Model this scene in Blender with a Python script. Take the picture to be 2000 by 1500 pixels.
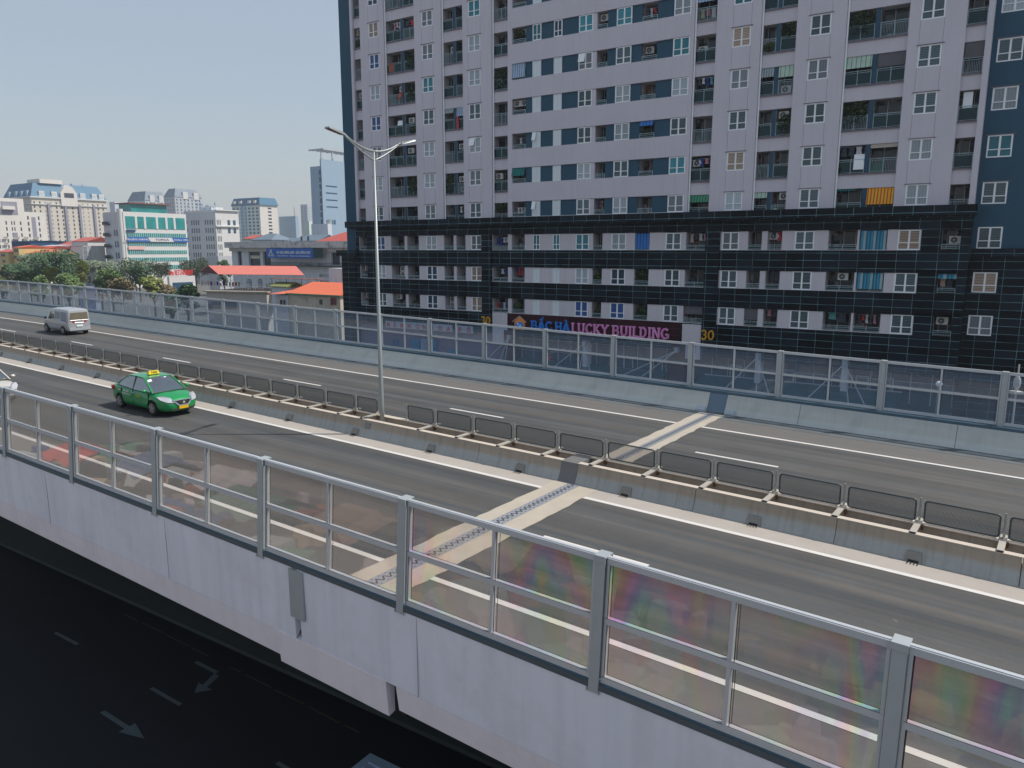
import bpy, bmesh, math, random
from mathutils import Vector, Matrix
R=random.Random(7); PI=math.pi; rad=math.radians
for o in list(bpy.data.objects): bpy.data.objects.remove(o)
SC=bpy.context.scene; COL=SC.collection
# ---------------------------------------------------------------- camera, world, sun, exposure
CAMZ=15.0; FPX=1463.0; PITCH=0.17721
cd=bpy.data.cameras.new('camera'); cam=bpy.data.objects.new('camera',cd); COL.objects.link(cam)
cam.location=(0,0,CAMZ); cam.rotation_euler=(PI/2-PITCH,0,0)
cd.sensor_width=36; cd.lens=FPX/2000*36; cd.clip_end=4000; cd.clip_start=.1
SC.camera=cam
SUN_EL=rad(53.5); SUN_DIR=Vector((math.cos(SUN_EL)*.9975,math.cos(SUN_EL)*.07,math.sin(SUN_EL)))
w=bpy.data.worlds.new('World'); SC.world=w; w.use_nodes=True
nt=w.node_tree; nt.nodes.clear()
sky=nt.nodes.new('ShaderNodeTexSky'); sky.sky_type='NISHITA'; sky.sun_disc=False
sky.sun_elevation=SUN_EL; sky.sun_rotation=rad(86); sky.air_density=1.5; sky.dust_density=1.2; sky.ozone_density=3.0; sky.altitude=20
hs=nt.nodes.new('ShaderNodeHueSaturation'); hs.inputs['Saturation'].default_value=1.15
bg=nt.nodes.new('ShaderNodeBackground'); bg.inputs['Strength'].default_value=0.072
ow=nt.nodes.new('ShaderNodeOutputWorld')
nt.links.new(sky.outputs[0],hs.inputs['Color']); mxs=nt.nodes.new('ShaderNodeMix'); mxs.data_type='RGBA'; mxs.inputs[0].default_value=.68; mxs.inputs[7].default_value=(3.45,3.75,4.3,1)
nt.links.new(hs.outputs[0],mxs.inputs[6]); nt.links.new(mxs.outputs[2],bg.inputs[0]); nt.links.new(bg.outputs[0],ow.inputs[0])
ld=bpy.data.lights.new('sun','SUN'); ld.energy=2.6; ld.angle=rad(.8); ld.color=(1,.93,.84)
lo=bpy.data.objects.new('sun',ld); COL.objects.link(lo); lo.rotation_euler=(-SUN_DIR).to_track_quat('-Z','Y').to_euler(); lo.location=(60,0,80)
SC.view_settings.view_transform='Standard'; SC.view_settings.look='None'; SC.view_settings.exposure=0.9; SC.view_settings.gamma=1
SC.render.engine='CYCLES'; SC.cycles.max_bounces=8; SC.cycles.transparent_max_bounces=24; SC.cycles.volume_bounces=0
SC.cycles.use_denoising=True
# ---------------------------------------------------------------- helpers
def link(o,parent=None):
    COL.objects.link(o)
    if parent is not None: o.parent=parent
    return o
def tag(o,label=None,cat=None,group=None,kind=None):
    if label: o['label']=label
    if cat: o['category']=cat
    if group: o['group']=group
    if kind: o['kind']=kind
    return o
def empty(name,loc=(0,0,0),rz=0,label=None,cat=None,group=None,kind=None):
    o=bpy.data.objects.new(name,None); o.empty_display_size=.3; link(o); o.location=loc; o.rotation_euler=(0,0,rz)
    return tag(o,label,cat,group,kind)
class MB:
    def __init__(s): s.v=[]; s.f=[]; s.m=[]; s.uv=None; s.sm=False
    def add(s,vs,fs,mi=0):
        b=len(s.v); s.v+=[tuple(p) for p in vs]; s.f+=[tuple(b+i for i in f) for f in fs]; s.m+=[mi]*len(fs)
        return s
    def hexa(s,p,mi=0): # 8 pts: bottom 4, top 4
        return s.add(p,[(0,3,2,1),(4,5,6,7),(0,1,5,4),(1,2,6,5),(2,3,7,6),(3,0,4,7)],mi)
    def box(s,x0,x1,y0,y1,z0,z1,mi=0):
        return s.hexa([(x0,y0,z0),(x1,y0,z0),(x1,y1,z0),(x0,y1,z0),(x0,y0,z1),(x1,y0,z1),(x1,y1,z1),(x0,y1,z1)],mi)
    def quad(s,a,b,c,d,mi=0): return s.add([a,b,c,d],[(0,1,2,3)],mi)
    def tube(s,pts,r,n=8,mi=0,cap=True):
        pts=[Vector(p) for p in pts]; rs=r if isinstance(r,(list,tuple)) else [r]*len(pts)
        rings=[]
        for i,p in enumerate(pts):
            d=(pts[min(i+1,len(pts)-1)]-pts[max(i-1,0)]).normalized()
            a=d.orthogonal().normalized() if abs(d.z)>.95 else d.cross(Vector((0,0,1))).normalized()
            if abs(d.z)>.95: a=Vector((1,0,0))-d*d.x; a.normalize()
            b=d.cross(a).normalized()
            rings.append([p+a*rs[i]*math.cos(2*PI*k/n)+b*rs[i]*math.sin(2*PI*k/n) for k in range(n)])
        vs=[q for g in rings for q in g]; fs=[]
        for i in range(len(pts)-1):
            for k in range(n):
                k2=(k+1)%n; fs.append((i*n+k,i*n+k2,(i+1)*n+k2,(i+1)*n+k))
        if cap: fs.append(tuple(range(n-1,-1,-1))); fs.append(tuple((len(pts)-1)*n+k for k in range(n)))
        return s.add(vs,fs,mi)
    def cyl(s,c,r,h,n=16,axis='z',mi=0,r2=None):
        c=Vector(c); d={'x':Vector((1,0,0)),'y':Vector((0,1,0)),'z':Vector((0,0,1))}[axis]
        return s.tube([c,c+d*h],[r,r if r2 is None else r2],n,mi)
    def prism(s,poly,a,b,mi=0): # poly list of 3D pts, extruded by vector from a to b
        n=len(poly); a=Vector(a); b=Vector(b)
        vs=[Vector(p)+a for p in poly]+[Vector(p)+b for p in poly]
        fs=[tuple(range(n-1,-1,-1)),tuple(range(n,2*n))]+[(i,(i+1)%n,n+(i+1)%n,n+i) for i in range(n)]
        return s.add(vs,fs,mi)
    def sphere(s,c,rx,ry,rz,n=12,m=8,mi=0):
        vs=[];fs=[]
        for j in range(m+1):
            t=PI*j/m
            for i in range(n):
                a=2*PI*i/n; vs.append((c[0]+rx*math.sin(t)*math.cos(a),c[1]+ry*math.sin(t)*math.sin(a),c[2]+rz*math.cos(t)))
        for j in range(m):
            for i in range(n): fs.append((j*n+i,(j+1)*n+i,(j+1)*n+(i+1)%n,j*n+(i+1)%n))
        return s.add(vs,fs,mi)
    def wall(s,x0,x1,z0,z1,y,holes=(),depth=.15,mi=0,mr=None,axis=0):
        # vertical wall in plane y with rectangular holes (a,b,c,d) and reveals going to y+depth ; axis=1 -> wall in plane x=y facing +x
        mr=mi if mr is None else mr
        T=(lambda x,yy,z:(x,yy,z)) if axis==0 else (lambda x,yy,z:(-yy,x,z))
        xs=sorted(set([x0,x1]+[q for h in holes for q in (h[0],h[1]) if x0<q<x1])); zs=sorted(set([z0,z1]+[q for h in holes for q in (h[2],h[3]) if z0<q<z1]))
        for i in range(len(xs)-1):
            for j in range(len(zs)-1):
                cx=(xs[i]+xs[i+1])/2; cz=(zs[j]+zs[j+1])/2
                if any(h[0]<cx<h[1] and h[2]<cz<h[3] for h in holes): continue
                s.quad(T(xs[i],y,zs[j]),T(xs[i+1],y,zs[j]),T(xs[i+1],y,zs[j+1]),T(xs[i],y,zs[j+1]),mi)
        for a,b,c,d in holes:
            s.quad(T(a,y,c),T(a,y,d),T(a,y+depth,d),T(a,y+depth,c),mr); s.quad(T(b,y,d),T(b,y,c),T(b,y+depth,c),T(b,y+depth,d),mr)
            s.quad(T(a,y,d),T(b,y,d),T(b,y+depth,d),T(a,y+depth,d),mr); s.quad(T(b,y,c),T(a,y,c),T(a,y+depth,c),T(b,y+depth,c),mr)
        return s
    def mesh(s,name,mats):
        me=bpy.data.meshes.new(name); me.from_pydata(s.v,[],s.f); 
        for m in (mats if isinstance(mats,(list,tuple)) else [mats]): me.materials.append(m)
        me.polygons.foreach_set('material_index',s.m)
        if s.sm: me.polygons.foreach_set('use_smooth',[True]*len(s.f))
        if s.uv:
            s.uv+= [(p[0],p[2]) for p in s.v[len(s.uv):]]
            l=me.uv_layers.new(name='UVMap'); 
            for li,lp in enumerate(me.loops): l.data[li].uv=s.uv[lp.vertex_index]
        me.update(); return me
    def build(s,name,mats,parent=None,loc=None,rz=None):
        o=bpy.data.objects.new(name,s.mesh(name,mats)); link(o,parent)
        if loc is not None: o.location=loc
        if rz is not None: o.rotation_euler=(0,0,rz)
        return o
def clone(o,parent=None,loc=None,rz=None,data=None):
    c=o.copy(); link(c); c.parent=parent
    if loc is not None: c.location=loc
    if rz is not None: c.rotation_euler=(0,0,rz)
    for ch in o.children: 
        clone(ch,c)
    return c
def recalc(o):
    bm=bmesh.new(); bm.from_mesh(o.data); bmesh.ops.recalc_face_normals(bm,faces=bm.faces); bm.to_mesh(o.data); bm.free(); return o
# ---------------------------------------------------------------- materials
def nmat(name):
    m=bpy.data.materials.new(name); m.use_nodes=True; t=m.node_tree; t.nodes.clear()
    o=t.nodes.new('ShaderNodeOutputMaterial'); return m,t,o
class G:
    def __init__(s,t): s.t=t
    def n(s,ty,**k):
        x=s.t.nodes.new('ShaderNode'+ty)
        for a,b in k.items(): setattr(x,a,b)
        return x
    def l(s,a,b): s.t.links.new(a,b)
    def math(s,op,a,b=None,c=None,clamp=False):
        x=s.n('Math',operation=op); x.use_clamp=clamp
        for i,q in enumerate((a,b,c)):
            if q is None: continue
            if isinstance(q,(int,float)): x.inputs[i].default_value=q
            else: s.l(q,x.inputs[i])
        return x.outputs[0]
    def mix(s,f,a,b,bt='MIX'):
        x=s.n('Mix',data_type='RGBA',blend_type=bt)
        for i,q in ((0,f),(6,a),(7,b)):
            if isinstance(q,(int,float)): x.inputs[i].default_value=q
            elif isinstance(q,(tuple,list)): x.inputs[i].default_value=(*q[:3],1)
            else: s.l(q,x.inputs[i])
        return x.outputs[2]
    def noise(s,co,scale,detail=4,rough=.6,scalev=None):
        if scalev:
            mp=s.n('Mapping'); mp.inputs['Scale'].default_value=scalev; s.l(co,mp.inputs[0]); co=mp.outputs[0]
        x=s.n('TexNoise'); x.inputs['Scale'].default_value=scale; x.inputs['Detail'].default_value=detail; x.inputs['Roughness'].default_value=rough
        s.l(co,x.inputs['Vector']); return x.outputs[0]
    def ramp(s,f,stops):
        x=s.n('ValToRGB'); e=x.color_ramp.elements
        while len(e)<len(stops): e.new(.5)
        for q,(p,c) in zip(e,stops):
            q.position=p; q.color=(*c,1) if isinstance(c,(tuple,list)) else (c,c,c,1)
        s.l(f,x.inputs[0]); return x.outputs[0]
def mat(name,col,rough=.7,metal=0,var=.12,scale=1.5,bump=0,streak=0,spec=.5,coord='Object',dirt=None):
    m,t,o=nmat(name); g=G(t); b=g.n('BsdfPrincipled')
    tc=g.n('TexCoord'); co=tc.outputs[coord]
    c=col
    if var:
        nz=g.noise(co,scale,5,.65)
        f=g.math('MULTIPLY_ADD',nz,2*var,1-var)
        x=g.n('Vector'+'Math',operation='SCALE'); x.inputs[0].default_value=col; g.l(f,x.inputs['Scale']); c=x.outputs[0]
        if streak:
            st=g.noise(co,1.0,4,.6,(3.0,3.0,.18)); st=g.ramp(st,[(.45,0.0),(.75,1.0)])
            c=g.mix(g.math('MULTIPLY',st,streak),c,tuple(q*.45 for q in col))
        if dirt:
            dn=g.ramp(g.noise(co,.6,6,.7),[(.5,0.),(.7,1.)]); c=g.mix(g.math('MULTIPLY',dn,dirt[1]),c,dirt[0])
        g.l(c,b.inputs['Base Color'])
    else: b.inputs['Base Color'].default_value=(*col,1)
    b.inputs['Roughness'].default_value=rough; b.inputs['Metallic'].default_value=metal
    b.inputs['Specular IOR Level'].default_value=spec
    if bump:
        bp=g.n('Bump'); bp.inputs['Strength'].default_value=bump; bp.inputs['Distance'].default_value=.02
        g.l(g.noise(co,scale*18,3,.6),bp.inputs['Height']); g.l(bp.outputs[0],b.inputs['Normal'])
    g.l(b.outputs[0],o.inputs[0]); return m
def stripes(name,c1,c2,period,duty=.5,axis=0,rough=.8,c3=None):
    m,t,o=nmat(name); g=G(t); b=g.n('BsdfPrincipled'); tc=g.n('TexCoord'); sp=g.n('SeparateXYZ'); g.l(tc.outputs['Object'],sp.inputs[0])
    fr=g.math('FRACT',g.math('DIVIDE',sp.outputs[axis],period))
    k=g.math('GREATER_THAN',fr,duty); c=g.mix(k,c1,c2)
    if c3:
        k2=g.math('GREATER_THAN',g.math('FRACT',g.math('DIVIDE',sp.outputs[axis],period*3.1)),.75); c=g.mix(k2,c,c3)
    nz=g.math('MULTIPLY_ADD',g.noise(tc.outputs['Object'],1.3,4),.5,.75)
    x=g.n('VectorMath',operation='SCALE'); g.l(c,x.inputs[0]); g.l(nz,x.inputs['Scale'])
    g.l(x.outputs[0],b.inputs['Base Color']); b.inputs['Roughness'].default_value=rough; g.l(b.outputs[0],o.inputs[0]); return m
M={}
M['wall']=mat('grey_render',(.63,.59,.645),.85,var=.09,scale=.25,streak=.10,spec=.2)
M['wall_pod']=mat('pale_render',(.64,.60,.64),.85,var=.07,scale=.5,streak=.15,spec=.2)
M['blue']=mat('blue_render',(.040,.098,.150),.8,var=.12,scale=.4,streak=.15,spec=.25)
M['ledge']=mat('ledge_render',(.2,.17,.2),.9,var=.15)
M['inner']=mat('loggia_render',(.46,.44,.45),.9,var=.15,scale=.8)
M['white']=mat('white_frame',(.88,.90,.92),.5,var=.05,spec=.4)
M['whitepanel']=mat('white_shutter',(.74,.80,.82),.6,var=.07,scale=2)
M['rail']=mat('steel_rail',(.34,.46,.50),.4,.3,var=.1)
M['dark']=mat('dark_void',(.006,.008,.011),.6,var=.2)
M['darkmetal']=mat('dark_metal',(.03,.035,.04),.5,.5,var=.1)
M['ac']=mat('ac_casing',(.52,.52,.49),.6,var=.08,scale=3)
M['fan']=mat('fan_grille',(.03,.03,.035),.7,var=.2)
M['galv']=mat('galvanised_steel',(.40,.44,.46),.45,.35,var=.10,scale=3,bump=.04)
M['alu']=mat('aluminium_frame',(.50,.53,.56),.38,.3,var=.06,scale=4)
M['channel']=mat('base_channel',(.10,.13,.15),.5,.4,var=.12,scale=2)
M['gasket']=mat('rubber_gasket',(.01,.011,.013),.7,var=.1)
M['conc_dark']=mat('dark_concrete',(.10,.105,.105),.9,var=.2,scale=.7,bump=.1)
M['maroon']=mat('maroon_tile',(.055,.012,.018),.5,var=.2)
def tile_mat(name,c1,c2,line,bw=1.36,bh=.59,lw=.012,off=(.0,.0),lb=.55):
    m,t,o=nmat(name); g=G(t); b=g.n('BsdfPrincipled'); tc=g.n('TexCoord'); sp=g.n('SeparateXYZ'); g.l(tc.outputs['Object'],sp.inputs[0])
    cb=g.n('CombineXYZ'); g.l(g.math('ADD',g.math('ADD',sp.outputs[0],g.math('MULTIPLY',sp.outputs[1],1.0)),off[0]+300*bw),cb.inputs[0]); g.l(g.math('ADD',sp.outputs[2],off[1]+100*bh),cb.inputs[1])
    def brick(ca,cbk,mo,ms):
        k=g.n('TexBrick'); k.offset=0; k.squash=1; g.l(cb.outputs[0],k.inputs['Vector'])
        k.inputs['Color1'].default_value=(*ca,1); k.inputs['Color2'].default_value=(*cbk,1); k.inputs['Mortar'].default_value=(*mo,1)
        k.inputs['Scale'].default_value=1; k.inputs['Brick Width'].default_value=bw; k.inputs['Row Height'].default_value=bh; k.inputs['Mortar Size'].default_value=ms; k.inputs['Bias'].default_value=-.1
        return k
    k=brick(c1,c2,line,lw)
    nz=g.ramp(g.noise(tc.outputs['Object'],.5,3,.5,(1,1,2.2)),[(.42,0.),(.58,1.)])
    base=brick(c1,c2,tuple(q*.7 for q in c2),lw)
    c=g.mix(g.math('MULTIPLY_ADD',nz,1-lb,lb*.7),base.outputs[0],k.outputs[0])
    g.l(c,b.inputs['Base Color']); b.inputs['Roughness'].default_value=.32; b.inputs['Specular IOR Level'].default_value=.12
    g.l(b.outputs[0],o.inputs[0]); return m
M['tile']=tile_mat('black_granite_tile',(.002,.004,.007),(.014,.024,.036),(.26,.50,.56))
M['signtile']=tile_mat('maroon_granite',(.035,.010,.016),(.055,.018,.024),(.13,.08,.10),off=(0,.3))
def pane(name,kind,c1,c2=(0,0,0),rough=.12):
    m,t,o=nmat(name); g=G(t); b=g.n('BsdfPrincipled'); tc=g.n('TexCoord'); sp=g.n('SeparateXYZ'); g.l(tc.outputs['Object'],sp.inputs[0])
    oi=g.n('ObjectInfo')
    if kind=='blind':
        fr=g.math('FRACT',g.math('DIVIDE',sp.outputs[2],.115)); k=g.math('GREATER_THAN',fr,.55); c=g.mix(k,c1,c2)
    elif kind=='curtain':
        fr=g.math('SINE',g.math('MULTIPLY',sp.outputs[0],34)); k=g.math('MULTIPLY_ADD',fr,.25,.5); c=g.mix(k,c1,c2)
    else:
        c=g.mix(g.noise(tc.outputs['Object'],1.2,3),c1,c2)
    # each pane gets its own random brightness
    rnd=g.math('MULTIPLY_ADD',oi.outputs['Random'],.7,.65)
    x=g.n('VectorMath',operation='SCALE'); g.l(c,x.inputs[0]); g.l(rnd,x.inputs['Scale']); g.l(x.outputs[0],b.inputs['Base Color'])
    b.inputs['Roughness'].default_value=rough; b.inputs['Specular IOR Level'].default_value=.35; g.l(b.outputs[0],o.inputs[0]); return m
PANES=[pane('pane_blind','blind',(0.123,0.175,0.193),(0.035,0.061,0.079)),pane('pane_pale','curtain',(0.455,0.507,0.542),(0.263,0.315,0.350)),pane('pane_teal','glass',(0.018,0.140,0.193),(0.052,0.298,0.350)),
       pane('pane_dark','glass',(0.014,0.035,0.061),(0.035,0.088,0.140)),pane('pane_tan','blind',(0.438,0.333,0.245),(0.175,0.123,0.105)),pane('pane_blue','curtain',(0.018,0.052,0.175),(0.035,0.105,0.280)),pane('pane_grey','curtain',(0.228,0.245,0.280),(0.123,0.140,0.158))]

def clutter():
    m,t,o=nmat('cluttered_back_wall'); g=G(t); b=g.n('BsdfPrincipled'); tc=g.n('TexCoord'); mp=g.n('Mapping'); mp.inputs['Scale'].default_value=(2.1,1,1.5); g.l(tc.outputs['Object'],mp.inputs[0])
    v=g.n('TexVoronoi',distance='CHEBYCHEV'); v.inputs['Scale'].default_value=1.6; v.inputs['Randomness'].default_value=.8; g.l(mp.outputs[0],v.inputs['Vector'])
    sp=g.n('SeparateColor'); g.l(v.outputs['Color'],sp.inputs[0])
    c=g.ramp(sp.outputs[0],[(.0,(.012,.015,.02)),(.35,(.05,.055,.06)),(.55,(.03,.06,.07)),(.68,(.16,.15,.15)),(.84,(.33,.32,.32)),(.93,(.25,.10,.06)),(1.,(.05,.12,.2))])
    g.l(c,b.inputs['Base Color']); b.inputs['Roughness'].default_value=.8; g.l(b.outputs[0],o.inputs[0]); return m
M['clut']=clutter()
HZ_D=0.00024
# ---------------------------------------------------------------- flyover geometry: road coordinates (s along, o across, h up)
DS=.25; _T={}
def _build():
    def kap(s): s=max(-62,min(14,s)); return -.00184313-.000137423*s-4.55586e-6*s*s/2
    def slo(s): s=max(-64,min(25,s)); return -.0182063+.000101013*s+3.37745e-6*s*s/2
    for sg in (1,-1):
        x,y,z,a=2.37598,20.5119,CAMZ-7.05,-.61726; s=0
        _T[0]=(x,y,z,a)
        for i in range(1,int(200/DS)):
            h=DS*sg; am=a+kap(s+h/2)*h/2
            x+=math.cos(am)*h; y+=math.sin(am)*h; z+=slo(s+h/2)*h; a+=kap(s+h/2)*h; s+=h; _T[sg*i]=(x,y,z,a)
_build()
def path(s):
    i=math.floor(s/DS); f=s/DS-i; A=_T[i]; B=_T[i+1]; return [A[k]*(1-f)+B[k]*f for k in range(4)]
def P(s,o,h=0.):
    x,y,z,a=path(s); return Vector((x-math.sin(a)*o,y+math.cos(a)*o,z+h-.00105*o))
def ANG(s): return path(s)[3]
def frange(a,b,st):
    n=max(1,int(round((b-a)/st))); return [a+(b-a)*i/n for i in range(n+1)]
def sweep(mb,prof,s0,s1,st=2.0,mi=0,closed=False,caps=True):
    # prof: list (o,h); uv=(s, running)
    if mb.uv is None: mb.uv=[]
    ss=frange(s0,s1,st); n=len(prof); b=len(mb.v)
    for s in ss:
        for (o,h) in prof: mb.v.append(tuple(P(s,o,h))); mb.uv.append((s,o if not closed else h))
    for i in range(len(ss)-1):
        for k in range(n if closed else n-1):
            k2=(k+1)%n; mb.f.append((b+i*n+k,b+(i+1)*n+k,b+(i+1)*n+k2,b+i*n+k2)); mb.m.append(mi)
    if closed and caps:
        mb.f.append(tuple(b+k for k in range(n))); mb.m.append(mi); e=b+(len(ss)-1)*n
        mb.f.append(tuple(e+k for k in range(n-1,-1,-1))); mb.m.append(mi)
    return mb
def rect(o0,o1,h0,h1): return [(o0,h0),(o0,h1),(o1,h1),(o1,h0)]
SA,SB=-130.,34.
# asphalt with wheel tracks, oil line, fine grain (UV = metres along / across the road)
def asphalt(name,base=.052,gain=1.):
    m,t,o=nmat(name); g=G(t); b=g.n('BsdfPrincipled'); uv=g.n('UVMap'); sp=g.n('SeparateXYZ'); g.l(uv.outputs[0],sp.inputs[0])
    tc=g.n('TexCoord'); co=tc.outputs['Object']
    st=g.noise(uv.outputs[0],1,6,.6,(.05,2.6,1)); pat=g.noise(uv.outputs[0],1,4,.6,(.4,.5,1)); gr=g.noise(co,42,2,.7); gr2=g.noise(co,160,2,.8)
    f=g.math('ADD',g.math('MULTIPLY_ADD',st,.8,.50),g.math('MULTIPLY_ADD',pat,.35,-.17))
    f=g.math('ADD',f,g.math('MULTIPLY_ADD',gr,.5,-.25)); crk=g.noise(co,.9,5,.75); f=g.math('ADD',f,g.math('MULTIPLY_ADD',crk,.3,-.15)); f=g.math('ADD',f,g.math('MULTIPLY_ADD',gr2,.9,-.45))
    # wheel tracks: darker, polished
    wv=g.math('SINE',g.math('MULTIPLY',sp.outputs[1],2*PI/1.66)); f=g.math('MULTIPLY',f,g.math('MULTIPLY_ADD',wv,.11*gain,1.0))
    col=g.ramp(st,[(.36,(base*.84,base*.95,base*1.03)),(.62,(base*1.12,base*1.06,base*.99))])
    x=g.n('VectorMath',operation='SCALE'); g.l(col,x.inputs[0]); g.l(f,x.inputs['Scale'])
    # pale shoulders: dust collected outside the edge lines
    sh=g.math('MAXIMUM',g.math('GREATER_THAN',sp.outputs[1],10.35),g.math('LESS_THAN',sp.outputs[1],-6.6))
    c=g.mix(g.math('MULTIPLY',sh,g.math('MULTIPLY_ADD',st,.5,.45)),x.outputs[0],(base*1.75,base*1.68,base*1.58))
    sk=g.math('GREATER_THAN',g.noise(co,3.1,2,.5),.79); c=g.mix(g.math('MULTIPLY',sk,.35),c,(.2,.19,.17))
    g.l(c,b.inputs['Base Color']); b.inputs['Roughness'].default_value=.82; b.inputs['Specular IOR Level'].default_value=.3
    bp=g.n('Bump'); bp.inputs['Strength'].default_value=.35; bp.inputs['Distance'].default_value=.01; g.l(gr2,bp.inputs['Height']); g.l(bp.outputs[0],b.inputs['Normal'])
    g.l(b.outputs[0],o.inputs[0]); return m
M['asphalt']=asphalt('flyover_asphalt',.078)
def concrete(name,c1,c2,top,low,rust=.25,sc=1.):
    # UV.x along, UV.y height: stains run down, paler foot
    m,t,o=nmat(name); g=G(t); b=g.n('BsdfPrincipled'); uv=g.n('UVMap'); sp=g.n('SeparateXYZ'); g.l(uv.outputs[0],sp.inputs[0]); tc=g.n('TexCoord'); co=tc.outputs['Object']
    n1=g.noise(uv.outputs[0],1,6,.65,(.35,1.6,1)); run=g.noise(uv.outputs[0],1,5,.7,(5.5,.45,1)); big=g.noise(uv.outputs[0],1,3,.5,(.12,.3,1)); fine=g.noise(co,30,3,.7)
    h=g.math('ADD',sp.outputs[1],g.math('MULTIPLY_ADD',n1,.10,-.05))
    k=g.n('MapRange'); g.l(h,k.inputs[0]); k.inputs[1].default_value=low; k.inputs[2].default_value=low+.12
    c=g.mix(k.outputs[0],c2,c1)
    c=g.mix(g.math('MULTIPLY',g.ramp(run,[(.48,0.),(.72,1.)]),rust),c,(.13,.10,.07))
    f=g.math('ADD',g.math('MULTIPLY_ADD',n1,.35,.72),g.math('MULTIPLY_ADD',big,.3,-.05)); f=g.math('ADD',f,g.math('MULTIPLY_ADD',fine,.2,-.1))
    x=g.n('VectorMath',operation='SCALE'); g.l(c,x.inputs[0]); g.l(f,x.inputs['Scale']); g.l(x.outputs[0],b.inputs['Base Color'])
    b.inputs['Roughness'].default_value=.88; bp=g.n('Bump'); bp.inputs['Strength'].default_value=.25; bp.inputs['Distance'].default_value=.01; g.l(fine,bp.inputs['Height']); g.l(bp.outputs[0],b.inputs['Normal'])
    g.l(b.outputs[0],o.inputs[0]); return m
M['median']=concrete('median_concrete',(.34,.285,.225),(.36,.375,.355),.7,.27,.38)  # brown dirt above; the paler cool foot paints skylight on the lower slope
M['mediantop_lit']=mat('barrier_top_lit',(.46,.41,.35),.9,var=.12,scale=2,bump=.1)  # paler warm tone paints in the sun on the wall tops
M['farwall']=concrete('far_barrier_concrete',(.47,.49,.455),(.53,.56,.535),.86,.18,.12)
M['parapet']=mat('parapet_paint',(.78,.775,.84),.8,var=.10,scale=.35,streak=.22,dirt=((.60,.57,.60),.5))
M['parapet2']=mat('fascia_tone',(.84,.79,.82),.8,var=.07,scale=.3,streak=.12,dirt=((.58,.53,.55),.4))  # lighter and warmer than the upper panel
M['strip']=mat('verge_concrete',(.33,.305,.275),.9,var=.14,scale=1.2,bump=.1)
M['line']=mat('road_paint',(.54,.53,.51),.7,var=.10,scale=4,bump=.1)
M['jointconc']=mat('joint_concrete',(.37,.335,.28),.9,var=.15,scale=2,bump=.15,dirt=((.30,.27,.22),.5))
M['jointsteel']=mat('joint_steel',(.28,.30,.33),.5,.3,var=.25,scale=6)
M['gutter']=mat('gutter_concrete',(.085,.098,.105),.85,var=.45,scale=.9)
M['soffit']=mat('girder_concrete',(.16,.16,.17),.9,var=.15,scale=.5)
# --- deck
d=MB(); sweep(d,[(-8.95,0),(-6.6,0),(0.1,0),(.97,0),(3.0,0),(6.6,0),(10.4,0),(13.3,0)][::-1],SA,SB,1.5)
deck=d.build('flyover_road',M['asphalt']); tag(deck,kind='structure')
g_=MB(); sweep(g_,[(13.25,.006),(12.15,.006)],SA,-1.75,2.0); sweep(g_,[(13.25,.006),(12.15,.006)],-.9,SB,2.0)
tag(g_.build('gutter',M['gutter']),kind='structure')
v_=MB(); sweep(v_,[(.88,.005),(.10,.005)],SA,-1.85,2.0); sweep(v_,[(.88,.005),(.10,.005)],-.35,SB,2.0)
tag(v_.build('verge',M['strip']),kind='structure')
mk=MB()
for o in (0.,-6.625,10.37): 
    a=.085; sweep(mk,[(o+a,.009),(o-a,.009)],SA,-1.62 if o>5 else -1.5,2.0); sweep(mk,[(o+a,.009),(o-a,.009)],-1.1 if o>5 else -.8,SB,2.0)
sweep(mk,[(3.42,.009),(3.28,.009)],SA,SB,2.0)
for k in range(-11,3):
    sweep(mk,[(6.70,.009),(6.56,.009)],.35+11.15*k,3.2+11.15*k,1.0); sweep(mk,[(-3.10,.009),(-3.24,.009)],.3+11.15*k,3.18+11.15*k,1.0)
tag(mk.build('road_markings',M['line']),kind='structure')
# expansion joint: pale concrete nosings, comb steel plates with a zig-zag slot
def joint(o0,o1,s0,s1,c0,c1):
    j=MB(); 
    def strip(sa,sb,h,mi,wob=0):
        os_=frange(o0,o1,.35); b=len(j.v)
        for o in os_:
            a=R.uniform(-wob,wob); q=R.uniform(-wob,wob); j.v.append(tuple(P(sa+a,o,h))); j.v.append(tuple(P(sb+q,o,h)))
        for i in range(len(os_)-1): j.f.append((b+2*i,b+2*i+1,b+2*i+3,b+2*i+2)); j.m.append(mi)
    strip(s0,s1,.011,0,.035); strip(c0,c1,.016,1)
    mid=(c0+c1)/2; o=o0+.1; a=.085; wd=.013; pts=[]
    sg=1
    while o<o1-.1: pts.append((mid+sg*a,o)); sg=-sg; o+=.105
    for (sa,oa),(sb,ob) in zip(pts[:-1],pts[1:]):
        j.quad(P(sa,oa-wd,.021),P(sb,ob-wd,.021),P(sb,ob+wd*1.6,.021),P(sa,oa+wd*1.6,.021),2)
    o=o0+.15
    while o<o1-.1:
        for ss in (c0+.05,c1-.05): j.quad(P(ss-.014,o-.014,.021),P(ss+.014,o-.014,.021),P(ss+.014,o+.014,.021),P(ss-.014,o+.014,.021),2)
        o+=.21
    return j.build('expansion_joint',[M['jointconc'],M['jointsteel'],M['gasket']])
tag(joint(-8.9,.86,-1.85,-.35,-1.38,-.98),'pale concrete and steel comb joint across the near carriageway','expansion joint','expansion joints of the flyover')
tag(joint(3.05,12.95,-1.95,-.85,-1.55,-1.2),'pale concrete and steel comb joint across the far carriageway','expansion joint','expansion joints of the flyover')
# --- soffit and girders below the deck
u=MB(); sweep(u,[(-9.0,-.12),(-9.0,-.75),(-7.4,-1.0),(-6.6,-1.9),(10.6,-1.9),(11.6,-1.0),(14.3,-.6),(14.35,-.1)],SA,SB,3)
tag(u.build('bridge_deck',M['soffit']),kind='structure')
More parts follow.
